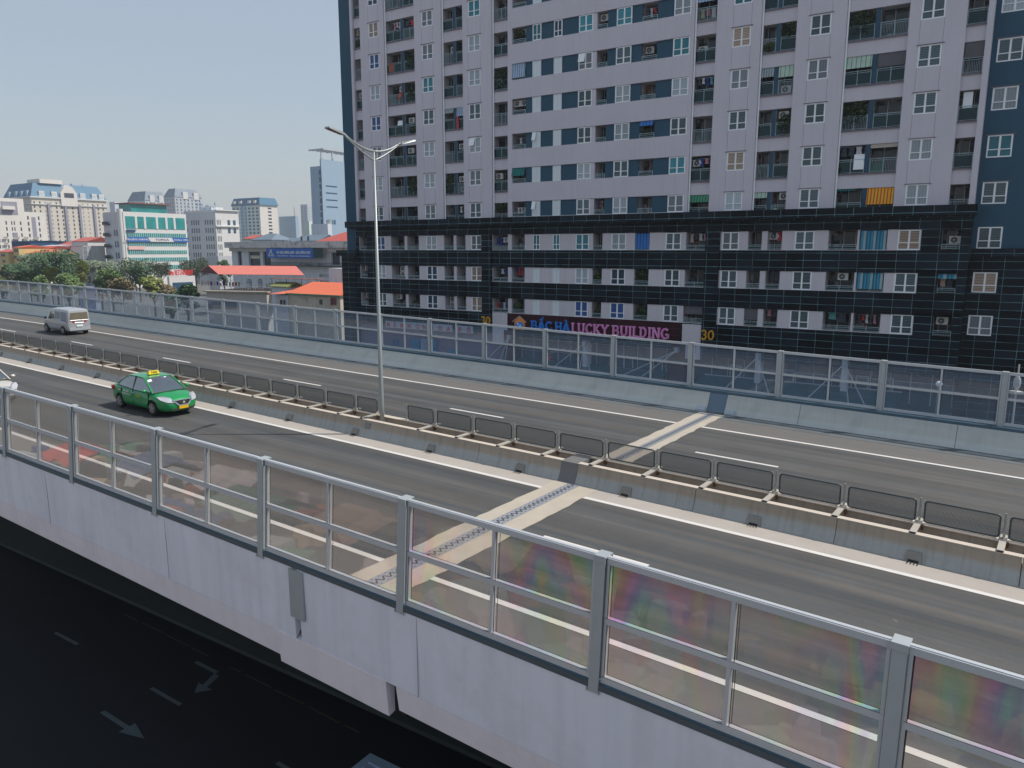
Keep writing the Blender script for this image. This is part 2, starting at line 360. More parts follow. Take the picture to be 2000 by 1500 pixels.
# --- near parapet: upper panel and lower fascia in segments
par=empty('parapet_wall',P(0,-9.1,0),0,'long pale lilac concrete parapet on the near edge of the flyover','parapet')
def pchild(mb,name,mats,par_,loc=None):
    o=mb.build(name,mats); o.parent=par_; o.matrix_parent_inverse=Matrix.Translation(-par_.location); return o
for (a,b) in ((SA,-1.80),(-1.62,SB)):
    m_=MB(); sweep(m_,[(-9.2,.80),(-8.92,.80),(-8.85,.3),(-8.8,0.0),(-8.8,-.3),(-9.17,-.76)],a,b,1.5,closed=True); pchild(m_,'panel',M['parapet'],par)
for (a,b,h,o) in ((SA,-2.42,-1.36,-9.17),(-2.42,.76,-1.50,-9.18),(1.02,SB,-1.28,-9.17)):
    m_=MB(); sweep(m_,[(o,-.765),(-8.85,-.70),(-8.6,h+.1),(o+.07,h)],a,b,1.5,closed=True); pchild(m_,'fascia',M['parapet2'],par)
m_=MB(); sweep(m_,rect(-8.9,-8.75,-1.3,.7),-1.9,-1.5,.4,closed=True); sweep(m_,rect(-8.95,-8.7,-1.5,-.78),.7,1.05,.35,closed=True); pchild(m_,'joint_gap_shade',M['dark'],par)  # near-black blocks paint the shade inside the open gaps
m_=MB(); sweep(m_,rect(-9.235,-9.203,-.26,.77),-1.86,-1.44,.42,closed=True)
for s in (-1.81,-1.49):
    for h in (-.2,.05,.4,.65): m_.sphere(P(s,-9.238,h),.014,.014,.014,6,4)
pchild(m_,'cover_plate',M['galv'],par)
m_=MB()
for s in (-12.3,-6.4,1.6,9.3,-22.): 
    if s in (1.6,): sweep(m_,rect(-9.2035,-9.19,-.74,.78),s,s+.012,.012,closed=True)
    else: sweep(m_,rect(-9.2030,-9.19,-.74,.78),s,s+.005,.005,closed=True)
pchild(m_,'hairline_crack',mat('crack_line',(.42,.42,.46),.9,var=0),par)
# --- glass of the noise barriers
def acrylic(name,tint,dust,irid=0.,vscale=1.,spec=1.0,dc=(.40,.38,.37)):
    m,t,o=nmat(name); g=G(t); tr=g.n('BsdfTransparent'); gl=g.n('BsdfGlossy'); gl.inputs['Roughness'].default_value=.02; df=g.n('BsdfDiffuse')
    tc=g.n('TexCoord'); co=tc.outputs['Object']; uv=g.n('UVMap')
    c=tint
    if irid:  # rainbow stress light is painted into the transmitted tint
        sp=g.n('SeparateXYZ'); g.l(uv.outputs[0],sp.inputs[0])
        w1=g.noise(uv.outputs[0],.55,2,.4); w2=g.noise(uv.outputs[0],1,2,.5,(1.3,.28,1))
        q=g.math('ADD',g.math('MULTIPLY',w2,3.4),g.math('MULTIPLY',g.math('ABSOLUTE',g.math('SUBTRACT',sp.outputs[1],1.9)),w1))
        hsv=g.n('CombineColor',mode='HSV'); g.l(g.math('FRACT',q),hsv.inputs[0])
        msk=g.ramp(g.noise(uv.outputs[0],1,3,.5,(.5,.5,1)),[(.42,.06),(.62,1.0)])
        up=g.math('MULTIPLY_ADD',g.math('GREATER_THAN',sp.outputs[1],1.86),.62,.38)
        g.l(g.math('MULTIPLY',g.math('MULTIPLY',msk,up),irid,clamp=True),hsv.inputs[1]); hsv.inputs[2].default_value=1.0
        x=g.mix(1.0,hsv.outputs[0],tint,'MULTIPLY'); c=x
    if isinstance(c,tuple): tr.inputs[0].default_value=(*c,1)
    else: g.l(c,tr.inputs[0])
    df.inputs[0].default_value=(*dc,1); tl=g.n('BsdfTranslucent'); tl.inputs[0].default_value=(*[q*.85 for q in dc],1); ad=g.n('MixShader'); ad.inputs[0].default_value=.35; g.l(df.outputs[0],ad.inputs[1]); g.l(tl.outputs[0],ad.inputs[2])
    lw=g.n('Fresnel'); lw.inputs[0].default_value=1.47
    mx=g.n('MixShader'); gm=g.n('NewGeometry'); g.l(g.math('MULTIPLY',g.math('MULTIPLY',lw.outputs[0],spec,clamp=True),g.math('SUBTRACT',1.0,gm.outputs['Backfacing'])),mx.inputs[0]); g.l(tr.outputs[0],mx.inputs[1]); g.l(gl.outputs[0],mx.inputs[2])
    dn=g.math('MULTIPLY_ADD',g.noise(uv.outputs[0],1,5,.7,(2.2,.8,1)),dust*1.1,dust*.45)
    m2=g.n('MixShader'); g.l(dn,m2.inputs[0]); g.l(mx.outputs[0],m2.inputs[1]); g.l(ad.outputs[0],m2.inputs[2]); g.l(m2.outputs[0],o.inputs[0]); return m
M['acrylic']=acrylic('acrylic_near',(.955,.935,.92),.09,.0,spec=2.6)
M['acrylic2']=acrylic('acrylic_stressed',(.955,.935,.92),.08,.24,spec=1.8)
M['acrylic_far']=acrylic('acrylic_far',(.86,.92,.98),.11,0,spec=1.6,dc=(.26,.36,.50))
# --- noise barriers
def lerp(a,b,t): return a+(b-a)*t
def barrier(root,prefix,ob,hb,ot,ht,s0,L,k0,k1,outer,glassf,post_w=.17,post_d=.19):
    # outer=+1 if the fence's outside is at greater offset
    nrm=outer
    def Q(s,f,dd=0.): # f: 0 base..1 top ; dd offset perpendicular (towards + offset)
        return P(s,lerp(ob,ot,f)+dd,lerp(hb,ht,f))
    H=ht-hb
    for k in range(k0,k1+1):
        s=s0+k*L; hw=post_w/2; hd=post_d/2; m_=MB()
        def pb(sa,sb,da,db,f0,f1,mi=0):
            m_.hexa([Q(sa,f0,da),Q(sb,f0,da),Q(sb,f0,db),Q(sa,f0,db),Q(sa,f1,da),Q(sb,f1,da),Q(sb,f1,db),Q(sa,f1,db)],mi)
        pb(s-hw,s+hw,-hd,-hd+.014,-.08,1,0); pb(s-hw,s+hw,hd-.014,hd,-.08,1,0); pb(s-.006,s+.006,-hd+.014,hd-.014,-.08,1,0)
        pb(s-hw-.012,s+hw+.012,-hd-.02,hd+.02,1.0,1.012,0)
        pb(s-hw-.012,s+hw+.012,-hd-.02,-hd-.014,.965,1.0,0); pb(s-hw-.012,s+hw+.012,hd+.014,hd+.02,.965,1.0,0)
        for a in (-1,1):
            for b in (-1,1): m_.cyl(Q(s+a*(hw+.02),-.08,b*hd),.014,.05,6)
        pchild(m_,'post',M['galv'],root)
    for k in range(k0,k1):
        sa=s0+k*L+post_w/2+.012; sb=s0+(k+1)*L-post_w/2-.012; sm=(sa+sb)/2; m_=MB()
        def rb(a,b,da,db,f0,f1,mi=0): m_.hexa([Q(a,f0,da),Q(b,f0,da),Q(b,f0,db),Q(a,f0,db),Q(a,f1,da),Q(b,f1,da),Q(b,f1,db),Q(a,f1,db)],mi)
        z=lambda h:(h)/H
        ft,fm,fb=1-z(.05),.502,z(.06)
        rb(sa,sb,-.05,.05,ft-z(.045),ft+z(.045)); rb(sa,sb,-.03,.03,ft+z(.046),ft+z(.058))
        rb(sa,sb,-.045,.045,fm-z(.042),fm+z(.042)); rb(sa,sb,-.05,.05,fb-z(.045),fb+z(.045))
        for a in (sa,sb-.045): rb(a,a+.045,-.045,.045,fb+z(.047),fm-z(.044)); rb(a,a+.045,-.045,.045,fm+z(.044),ft-z(.047))
        rb(sm-.028,sm+.028,-.045,.045,fb+z(.047),fm-z(.044)); rb(sm-.028,sm+.028,-.045,.045,fm+z(.044),ft-z(.047))
        # dark gasket lines proud of the frame
        for (x0,x1,f0,f1) in ((sa+.012,sm-.028,fb+z(.047),fm-z(.044)),(sm+.028,sb-.045,fb+z(.047),fm-z(.044)),(sa+.012,sm-.028,fm+z(.044),ft-z(.047)),(sm+.028,sb-.045,fm+z(.044),ft-z(.047))):
            for sd in (-.047,.045): 
                rb(x0+.034,x0+.044,sd,sd+.003,f0,f1,1); rb(x0,x1,sd,sd+.003,f0,f0+z(.006),1)
        fr=pchild(m_,'frame',[M['alu'],M['gasket']],root)
        g2=MB(); g2.uv=[]
        for (x0,x1) in ((sa+.04,sm-.02),(sm+.02,sb-.04)):
            for (f0,f1) in ((fb+z(.03),fm-z(.03)),(fm+z(.03),ft-z(.03))):
                g2.hexa([Q(x0,f0,-.006),Q(x1,f0,-.006),Q(x1,f0,.006),Q(x0,f0,.006),Q(x0,f1,-.006),Q(x1,f1,-.006),Q(x1,f1,.006),Q(x0,f1,.006)])
                hb_=hb
                for (x,f) in ((x0,f0),(x1,f0),(x1,f0),(x0,f0),(x0,f1),(x1,f1),(x1,f1),(x0,f1)): g2.uv.append((x+k*3.1,hb+f*H))
        o=g2.build('pane',glassf(k)); o.parent=fr
nb=empty('noise_barrier',P(0,-9.1,.85),0,'nearer transparent panel fence on galvanised posts, with rainbow stress bands in its right panes','noise barrier','transparent noise barriers')
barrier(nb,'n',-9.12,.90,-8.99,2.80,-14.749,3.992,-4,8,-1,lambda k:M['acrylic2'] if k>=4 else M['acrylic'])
m_=MB(); sweep(m_,rect(-9.206,-8.97,.80,.885),SA+70,SB,2,closed=True); sweep(m_,rect(-9.2115,-9.2065,.80,.90),SA+70,SB,2,closed=True); pchild(m_,'base_channel',M['channel'],nb)
m_=MB(); sweep(m_,rect(-9.19,-9.0,.887,.905),SA+70,SB,2,closed=True); pchild(m_,'base_rail',mat('blue_steel',(.16,.27,.34),.35,.5,var=.1),nb)
fb=empty('noise_barrier',P(0,14.0,.85),0,'farther transparent panel fence along the tower side, above the far wall','noise barrier','transparent noise barriers')
barrier(fb,'f',14.0,.92,14.0,2.88,-68.313-3.852*4,3.852,-2,29,1,lambda k:M['acrylic_far'])
m_=MB(); sweep(m_,rect(13.66,14.25,.80,.91),SA+20,SB,2,closed=True); pchild(m_,'base_channel',mat('blue_base_channel',(.075,.13,.17),.5,.4,var=.1),fb)
# --- far barrier wall
fw=empty('barrier_wall',P(0,13.5,0),0,'grey concrete barrier wall carrying the farther transparent fence','barrier wall')
for (a,b) in ((SA,-1.75),(-.95,2.05),(2.065,7.5),(7.515,SB)):
    m_=MB(); sweep(m_,[(13.2,0.0),(13.28,.16),(13.62,.80),(14.3,.80),(14.35,-.5),(13.2,-.3)],a,b,1.5,closed=True); pchild(m_,'wall_section',M['farwall'],fw)
m_=MB(); sweep(m_,[(13.23,0.02),(13.31,.16),(13.65,.79),(14.3,.79),(14.3,0)],-1.76,-.94,.8,closed=True); pchild(m_,'cover_plate',mat('steel_cover',(.13,.19,.24),.5,.4,var=.12),fw)
m_=MB(); sweep(m_,[(13.1,0.012),(13.18,.012),(13.26,.16),(13.2,.24),(13.1,.1)],-2.15,-1.78,.3,closed=True); sweep(m_,[(13.1,0.012),(13.18,.012),(13.26,.16),(13.2,.24),(13.1,.1)],-.92,-.5,.3,closed=True); pchild(m_,'repair_patch',mat('pale_mortar',(.42,.48,.52),.8,var=.1),fw)
# --- median
md=empty('median_barrier',P(0,1.5,0),0,'double concrete barrier with stained face between the two carriageways','median barrier')
js=[-1.75+.0]; edges=[SA]+[ -1.72-3.75*k for k in range(34,-1,-1) if -1.72-3.75*k>SA+1]
E1=[SA]+[-4.97-11.25*k for k in range(10,-1,-1)]+[-1.78]; E2=[-1.2,2.57,6.25,10.07,13.85,17.6,SB]
for E_ in (E1,E2):
    for a,b in zip(E_[:-1],E_[1:]):
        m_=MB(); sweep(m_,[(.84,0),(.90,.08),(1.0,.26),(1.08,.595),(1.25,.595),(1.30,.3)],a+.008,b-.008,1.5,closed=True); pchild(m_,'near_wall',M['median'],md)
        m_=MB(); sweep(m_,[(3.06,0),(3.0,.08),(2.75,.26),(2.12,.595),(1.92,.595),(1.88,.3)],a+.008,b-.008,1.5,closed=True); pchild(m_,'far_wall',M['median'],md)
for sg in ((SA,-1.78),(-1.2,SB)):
    m_=MB(); sweep(m_,rect(1.07,1.27,.597,.615),sg[0],sg[1],2,closed=True); sweep(m_,rect(1.86,2.12,.597,.615),sg[0],sg[1],2,closed=True); pchild(m_,'lit_top',M['mediantop_lit'],md)
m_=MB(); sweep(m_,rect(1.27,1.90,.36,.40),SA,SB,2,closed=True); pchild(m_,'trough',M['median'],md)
m_=MB(); sweep(m_,[(.835,0.01),(.89,.08),(.99,.26),(1.07,.60),(2.13,.60),(2.77,.26),(3.07,.01)],-1.79,-1.19,.6,closed=True); pchild(m_,'cover_plate',mat('median_cover',(.17,.17,.17),.6,.3,var=.15),md)
for k in range(-14,4):
    s=.52+3.745*k; m_=MB()
    m_.hexa([P(s-.19,.80,.012),P(s+.19,.80,.012),P(s+.19,.97,.012),P(s-.19,.97,.012),P(s-.15,.93,.235),P(s+.15,.93,.235),P(s+.15,1.02,.235),P(s-.15,1.02,.235)],0)
    m_.hexa([P(s-.12,.797,.02),P(s+.12,.797,.02),P(s+.12,.82,.02),P(s-.12,.82,.02),P(s-.11,.832,.07),P(s+.11,.832,.07),P(s+.11,.85,.07),P(s-.11,.85,.07)],1)
    for q in range(4): m_.quad(P(s-.12+.07*q,.66,.0125),P(s-.09+.07*q,.66,.0125),P(s-.09+.07*q,.79,.0125),P(s-.12+.07*q,.79,.0125),1)
    pchild(m_,'drain_outlet',[mat('outlet_concrete',(.24,.23,.20),.9,var=.2) if k==-14 else bpy.data.materials['outlet_concrete'],M['gasket']],md)
m_=MB(); m_.hexa([P(-10.3,.985,.31),P(-10.04,.985,.31),P(-10.04,1.02,.31),P(-10.3,1.02,.31),P(-10.3,1.03,.51),P(-10.04,1.03,.51),P(-10.04,1.06,.51),P(-10.3,1.06,.51)]); pchild(m_,'junction_box',mat('box_plate',(.22,.23,.23),.6,.3),md)
# --- expanded mesh material
def expmesh():
    m,t,o=nmat('expanded_mesh'); g=G(t); uv=g.n('UVMap'); sp=g.n('SeparateXYZ'); g.l(uv.outputs[0],sp.inputs[0])
    a=g.math('DIVIDE',sp.outputs[0],.055); b=g.math('DIVIDE',sp.outputs[1],.034)
    def ln(q): return g.math('LESS_THAN',g.math('ABSOLUTE',g.math('SUBTRACT',g.math('FRACT',q),.5)),.12)
    k=g.math('MAXIMUM',ln(g.math('ADD',a,b)),ln(g.math('SUBTRACT',a,b)))
    tr=g.n('BsdfTransparent'); pr=g.n('BsdfPrincipled'); pr.inputs['Base Color'].default_value=(.10,.105,.105,1); pr.inputs['Roughness'].default_value=.5
    mx=g.n('MixShader'); g.l(k,mx.inputs[0]); g.l(tr.outputs[0],mx.inputs[1]); g.l(pr.outputs[0],mx.inputs[2]); g.l(mx.outputs[0],o.inputs[0]); return m
M['mesh']=expmesh(); M['tube']=mat('painted_tube',(.05,.07,.075),.4,.3,var=.1); M['tubelite']=mat('zinc_tube',(.27,.29,.28),.45,.4,var=.1)
M['bracket']=mat('bracket_steel',(.38,.36,.32),.6,.2,var=.15,scale=5); M['rust']=mat('rusty_bolt',(.10,.045,.02),.8,var=.3,scale=8)
def guard(name_s,s0,s1,label):
    # one glare screen panel: rounded tube frame + mesh, with its right-hand post on a bracket
    root=empty('glare_screen',P(s0,2.05,.62),0,label,'mesh screen','mesh screens on the median')
    h0,h1,o=.645,1.175,2.03; r=.07; a=s0+.1; b=s1-.1
    pts=[]
    for (cx,cz,t0) in ((b-r,h1-r,0),(a+r,h1-r,90),(a+r,h0+r,180),(b-r,h0+r,270)):
        for i in range(5):
            t=rad(t0+90*i/4); pts.append(P(cx+r*math.cos(t),o,cz+r*math.sin(t)))
    pts.append(pts[0]); m_=MB(); m_.tube(pts,.022,8,cap=False); m_.sm=True; pchild(m_,'frame',M['tube'],root)
    m_=MB(); m_.uv=[]
    m_.hexa([P(a+.02,o-.003,h0+.02),P(b-.02,o-.003,h0+.02),P(b-.02,o+.003,h0+.02),P(a+.02,o+.003,h0+.02),P(a+.02,o-.003,h1-.02),P(b-.02,o-.003,h1-.02),P(b-.02,o+.003,h1-.02),P(a+.02,o+.003,h1-.02)])
    m_.uv=[(a,h0),(b,h0),(b,h0),(a,h0),(a,h1),(b,h1),(b,h1),(a,h1)]; pchild(m_,'mesh_infill',M['mesh'],root)
    m_=MB(); m_.tube([P(s1,o,.62),P(s1,o,1.24)],.027,8); 
    for h in (.80,1.05): m_.tube([P(s1-.11,o,h),P(s1+.11,o,h)],.012,6)
    m_.sm=False; pchild(m_,'post',M['tubelite'],root)
    m_=MB(); m_.hexa([P(s1-.07,1.09,.622),P(s1+.07,1.09,.622),P(s1+.07,2.25,.622),P(s1-.07,2.25,.622),P(s1-.07,1.09,.66),P(s1+.07,1.09,.66),P(s1+.07,2.25,.66),P(s1-.07,2.25,.66)],0)
    m_.hexa([P(s1-.055,1.07,.625),P(s1+.055,1.07,.625),P(s1+.055,1.089,.625),P(s1-.055,1.089,.625),P(s1-.055,1.07,.657),P(s1+.055,1.07,.657),P(s1+.055,1.089,.657),P(s1-.055,1.089,.657)],2)
    m_.prism([P(s1-.006,o-.22,.661),P(s1-.006,o-.03,.661),P(s1-.006,o-.03,.78)],(0,0,0),P(s1+.006,0,0)-P(s1-.006,0,0),0)
    m_.hexa([P(s1+.072,1.8,.50),P(s1+.12,1.8,.50),P(s1+.12,1.9,.50),P(s1+.072,1.9,.50),P(s1+.072,1.8,.62),P(s1+.12,1.8,.62),P(s1+.12,1.9,.62),P(s1+.072,1.9,.62)],1)
    pchild(m_,'bracket',[M['bracket'],M['rust'],M['gasket']],root)
    return root
posts=[-9.15+1.737*k for k in range(0,12)]  # right of the lamp
left=[-10.38-1.737*k for k in range(0,40)]
n=0
ordw=['first','second','third','fourth','fifth','sixth','seventh','eighth','ninth','tenth','eleventh','twelfth','thirteenth','fourteenth','fifteenth','sixteenth','seventeenth','eighteenth','nineteenth','twentieth']
def ordn(i):
    if i<20: return ordw[i]
    t={2:'twenty',3:'thirty',4:'forty'}[(i+1)//10]; r_=(i+1)%10
    return t+'-'+ordw[r_-1] if r_ else {2:'twentieth',3:'thirtieth',4:'fortieth'}[(i+1)//10]
gp=[-9.15]+[-7.72+1.737*k for k in range(0,13)]
for i,(a,b) in enumerate(zip(gp[:-1],gp[1:])): guard('',a,b,'%s framed mesh screen to the right of the lamp post on the median'%ordn(i))
m_=MB(); m_.tube([P(-9.15,2.05,.62),P(-9.15,2.05,1.21)],.027,8); tag(m_.build('screen_post',M['tubelite']),'lone steel post just right of the lamp post foot','post')
lp=[-10.55,-11.80]+[-11.80-1.737*k for k in range(1,31)]
for i,(b,a) in enumerate(zip(lp[:-1],lp[1:])): guard('',a,b,'%s framed mesh screen to the left of the lamp post on the median'%ordn(i))
# --- street lamp
lroot=empty('street_lamp',P(-10.0,1.62,.6),0,'tall two-armed street lamp standing on the median beside the mesh screens','street lamp')
M['lamp']=mat('lamp_paint',(.27,.30,.30),.45,.3,var=.05,scale=2); M['lamp2']=mat('lamp_head_under',(.16,.09,.07),.5,var=.1)
m_=MB(); m_.tube([P(-10.0,1.62,.30),P(-10.0,1.62,1.2),P(-10.0,1.62,10.32)],[.095,.088,.04],14); m_.tube([P(-10.0,1.62,.27),P(-10.0,1.62,.32)],.16,12); m_.sm=True; pchild(m_,'pole',M['lamp'],lroot)
for sg,oe,he,ot_,ht_ in ((-1,.28,10.70,-.45,10.84),(1,2.93,10.70,3.66,10.90)):
    w_=abs(oe-1.62)
    def arm(h0,k,end):
        return [P(-10.0,1.62+sg*w_*t,h0+(end-h0)*(t**k)) for t in [i/10 for i in range(11)]]
    m_=MB(); m_.tube(arm(10.30,1.9,he),[.045-.014*i/10 for i in range(11)],8); m_.tube(arm(10.0,1.25,he-.03),[.036-.010*i/10 for i in range(11)],8); m_.sm=True
    pchild(m_,'arm',M['lamp'],lroot)
    a=P(-10.0,oe-sg*.03,he-.01); b=P(-10.0,ot_,ht_); dv=(b-a); dn=dv.normalized(); sd=(P(-9.3,1.4,0)-P(-9.8,1.4,0)).normalized(); up=sd.cross(dn); up=up if up.z>0 else -up
    m_=MB()
    m_.tube([a,a+dn*.12],.045,8,0)
    def sl(t,wd,u): return [a+dn*t-sd*wd+up*u,a+dn*t+sd*wd+up*u]
    A0=a+dn*.1; L_=dv.length-.05
    m_.hexa([A0-sd*.08-up*.03,A0+sd*.08-up*.03,A0+dn*L_+sd*.13-up*.03,A0+dn*L_-sd*.13-up*.03,A0-sd*.07+up*.045,A0+sd*.07+up*.045,A0+dn*L_+sd*.10+up*.02,A0+dn*L_-sd*.10+up*.02],0)
    A1=A0+dn*.08
    m_.hexa([A1-sd*.07-up*.045,A1+sd*.07-up*.045,A1+dn*(L_-.14)+sd*.11-up*.045,A1+dn*(L_-.14)-sd*.11-up*.045,A1-sd*.07-up*.031,A1+sd*.07-up*.031,A1+dn*(L_-.14)+sd*.11-up*.031,A1+dn*(L_-.14)-sd*.11-up*.031],1)
    pchild(m_,'lamp_head',[M['lamp'],M['lamp2']],lroot)
# ---------------------------------------------------------------- apartment tower, local x along the facade, y into the building, z up (z=15 is the camera level)
FA=-.5795927; FO=Vector((19.2,64.9,0.))
tower=empty('apartment_tower',FO,FA,'grey and dark blue apartment tower with black tiled podium floors behind the flyover','apartment tower')
def FW(x,y,z): # local facade -> world
    c,s=math.cos(FA),math.sin(FA); return Vector((FO.x+c*x-s*y,FO.y+s*x+c*y,z))
def tb(mb,name,mats): return mb.build(name,mats,tower)
ZS={k:15+3.3+3.267*(k-1) for k in range(1,11)}   # window sill level of upper floor k
ZP={1:15.0,2:11.77,3:8.58}                       # podium floors from the top
ZT=15+3.3+3.267*9.3
WIN_UP=[('W1',-41.8,-40.35),('W2',-34.27,-32.8),('W3',-28.22,-26.75),('W4',-1.28,.2),('W5',4.8,6.33),('W6',12.47,13.98)]
PIERS=[(-43.1,-39.6,'W1'),(-35.3,-31.72,'W2'),(-28.95,-25.4,'W3'),(-2.67,1.0,'W4'),(3.77,7.42,'W5'),(11.7,15.36,'W6')]
BALC=[(-44.25,-43.1,None),(-39.6,-35.3,(-37.45,-37.05)),(-31.72,-28.95,(-30.40,-30.02)),(-25.4,-23.46,None),(-4.6,-2.67,None),(1.0,3.77,(2.17,2.5)),(7.42,11.7,(9.4,9.75)),(15.36,16.62,None)]
RIB_B=[(-22.95,-21.4),(-13.75,-12.7),(-9.36,-7.94)]; RIB_W=[(-15.6,-14.15),(-11.8,-10.32),(-6.42,-4.92)]; RIB_S=[(-20.6,-19.65),(-18.25,-17.36)]
KU=range(1,10)
wd={}
for x0,x1,wn in PIERS:
    wd[wn]=(x0,x1)
    a,b=[(q[1],q[2]) for q in WIN_UP if q[0]==wn][0]
    m_=MB(); m_.wall(x0,x1,ZS[1]-.05,ZT,0.,[(a,b,ZS[k],ZS[k]+1.52) for k in KU],.12,0)
    m_.wall(x0,x1,ZS[1]-.05,ZT,.0,axis=0) if 0 else None
    m_.quad((x1,0,ZS[1]),(x1,.5,ZS[1]),(x1,.5,ZT),(x1,0,ZT)); m_.quad((x0,.5,ZS[1]),(x0,0,ZS[1]),(x0,0,ZT),(x0,.5,ZT))
    # thin grooves beside the window column and drip ledge over each window
    for k in KU: m_.box(a-.14,b+.14,-.07,.0,ZS[k]+1.53,ZS[k]+1.58,1)
    for g0 in (a-.02,b+.0): 
        for k in KU: m_.box(g0,g0+.018,-.004,.0,ZS[k]+1.60,ZS[k]+3.26,1)
    tb(m_,'pier',[M['wall'],M['ledge']])
for q in ((-44.6,-44.25,.6),(16.62,17.0,1.4),(-23.46,-22.95,.6),(-4.92,-4.6,.6)):
    m_=MB(); m_.box(q[0],q[1],0,q[2],ZS[1]-.05,ZT); tb(m_,'pier',[M['wall']])
# ribbon section bands
for k in range(1,11):
    z0=ZS[k]-3.267+1.46 if k>1 else ZS[1]-.05; z1=ZS[k]
    m_=MB(); m_.box(-22.95,-4.92,0.,.55,z0,min(z1,ZT)); m_.box(-22.9,-4.95,-.02,.0,z0-.02,z0+.015,1); tb(m_,'band',[M['wall'],M['ledge']])
m_=MB(); m_.box(-14.15,-13.75,.02,.5,ZS[1],ZT); tb(m_,'pier',[M['wall']])
for k in KU:
    for a,b in ((-21.4,-20.6),(-19.65,-18.25),(-17.36,-15.6),(-12.7,-11.8),(-10.32,-9.36),(-7.94,-6.42)):
        m_=MB(); m_.box(a,b,.10,.4,ZS[k]+.001,ZS[k]+1.459); tb(m_,'spandrel',[M['blue']])
# balcony columns: slab fronts set back from the piers
for x0,x1,dv in BALC:
    for k in KU:
        m_=MB()
        zt=ZS[k]-.72; zb=ZS[k]-3.267+1.42 if k>1 else ZS[1]-.05
        if k>1 : m_.box(x0,x1,.30,.5,zb,zt)
        else: m_.box(x0,x1,.30,.5,ZS[1]-.72,ZS[1]-.2)
        if k>1: m_.box(x0+.0,x1,.18,.30,zt-.10,zt,1)
        tb(m_,'slab_front',[M['wall'],M['ledge']])
    if dv:
        m_=MB(); m_.box(dv[0],dv[1],.36,1.5,ZS[1]-.1,ZT); tb(m_,'divider',[M['blue']])
for x in (-39.5,-31.62,-25.3,-4.52,1.08,7.5):
    m_=MB(); m_.tube([(x,.2,ZS[1]-.04),(x,.2,ZT)],.075,8); tb(m_,'drainpipe',[M['white']])
# core behind everything, loggia back walls, floors
m_=MB(); m_.box(-46.0,23.0,2.0,9.5,0,ZT+1); tb(m_,'core',[M['inner']])
# side wings, painted dark blue
m_=MB(); m_.box(-46.77,-44.6,.5,9.4,ZP[2]+3.1,ZT); tb(m_,'side_wall',[M['blue']])
m_=MB(); m_.wall(17.0,26,ZP[1]+.1,ZT,1.2,[(17.35,18.9,ZS[k]+.0,ZS[k]+1.55) for k in KU]+[(17.35,18.9,ZP[1]+.1,ZP[1]+1.65)],.12); m_.wall(17.0,26,ZP[1]+.1,ZT,1.9); 
for k in KU: m_.box(17.2,19.1,1.13,1.2,ZS[k]+1.56,ZS[k]+1.61,1)
tb(m_,'side_wall',[M['blue'],M['ledge']])
# ---- podium
PW=[(-41.63,-40.3),(-34.25,-32.75),(-28.15,-26.78),(-15.66,-14.22),(-11.86,-10.37),(-6.5,-5.05),(-1.36,.1),(4.66,6.17),(12.22,13.76)]
PS=[(-20.5,-19.68),(-18.2,-17.4)]
PB=[(-44.3,-43.17),(-39.4,-37.37),(-37.0,-35.3),(-31.77,-30.45),(-30.1,-28.86),(-25.39,-23.48),(-23.03,-21.46),(-13.8,-12.78),(-9.47,-8.03),(-4.59,-2.79),(.86,2.02),(2.47,3.65),(7.24,9.37),(9.53,11.5),(15.14,16.38)]
for p in (1,2,3):
    z=ZP[p]; z1=z+1.5+(.05 if p==1 else 0)
    m_=MB(); m_.wall(-44.9,13.81,z,z1,.06,[(a,b,z+.001,z1-.001) for a,b in PW+PS]+[(a,b,z+.001,z1-.001) for a,b in PB if a<13],.14,0,0)
    tb(m_,'pale_band',[M['wall_pod']])
    m_=MB(); zl={1:z-1.74,2:z-1.70,3:(8.58-2.2)}[p]
    m_.box(-44.9,13.81,0.,.3,zl,z-.0); 
    m_.box(-44.95,-44.35,-.02,.4,zl,z1); m_.box(-43.1,-41.75,-.02,.3,z,z1)
    for a,b in ((-26.72,-25.42),(-2.77,-1.5)): m_.box(a,b,-.12,.3,zl-.01,z1+.02)
    # right tiled wing
    hz=[(15.14,16.38,z,z1)]
    m_.wall(13.81,17.0,zl,z1+(.25 if p>1 else .0),-.05,hz,.4)
    m_.quad((13.81,-.05,zl),(13.81,.3,zl),(13.81,.3,z1),(13.81,-.05,z1))
    tb(m_,'tiled_band',[M['tile']])
    m_=MB(); m_.box(-44.3,13.8,-.025,.05,z-.03,z+.0); tb(m_,'sill',[M['white']])
# upper tiled frieze, cornice, white flashing
m_=MB(); m_.box(-44.9,17.0,-.03,.3,ZP[1]+1.551,ZP[1]+2.5); m_.box(-45.6,17.25,-.95,.45,ZP[1]+2.52,ZP[1]+3.22); m_.box(-45.3,17.1,-.55,.3,ZP[1]+2.36,ZP[1]+2.519); tb(m_,'cornice',[M['tile']])
m_=MB(); m_.box(-22.9,-4.9,-.03,.0,ZS[1]-.045,ZS[1]-.0); tb(m_,'flashing',[M['white']])
# left end wall and right end wall of the podium with their own small cornices
m_=MB(); m_.box(-47.15,-44.9,-.15,9.3,0,ZP[1]-.71); m_.box(-47.6,-44.5,-.55,9.6,ZP[1]-.70,ZP[1]-.05); tb(m_,'end_wall',[M['tile']])
m_=MB(); m_.wall(17.0,26,0,ZP[1]-.5,1.15,[(17.35,18.9,ZP[2]+.1,ZP[2]+1.6),(17.35,18.9,ZP[3]+.1,ZP[3]+1.6)],.14); m_.box(17.0,26,.65,1.2,ZP[1]-.499,ZP[1]+.05); m_.quad((17.0,-.05,0),(17.0,1.2,0),(17.0,1.2,ZP[1]+1.55),(17.0,-.05,ZP[1]+1.55)); tb(m_,'end_wall',[M['tile']])
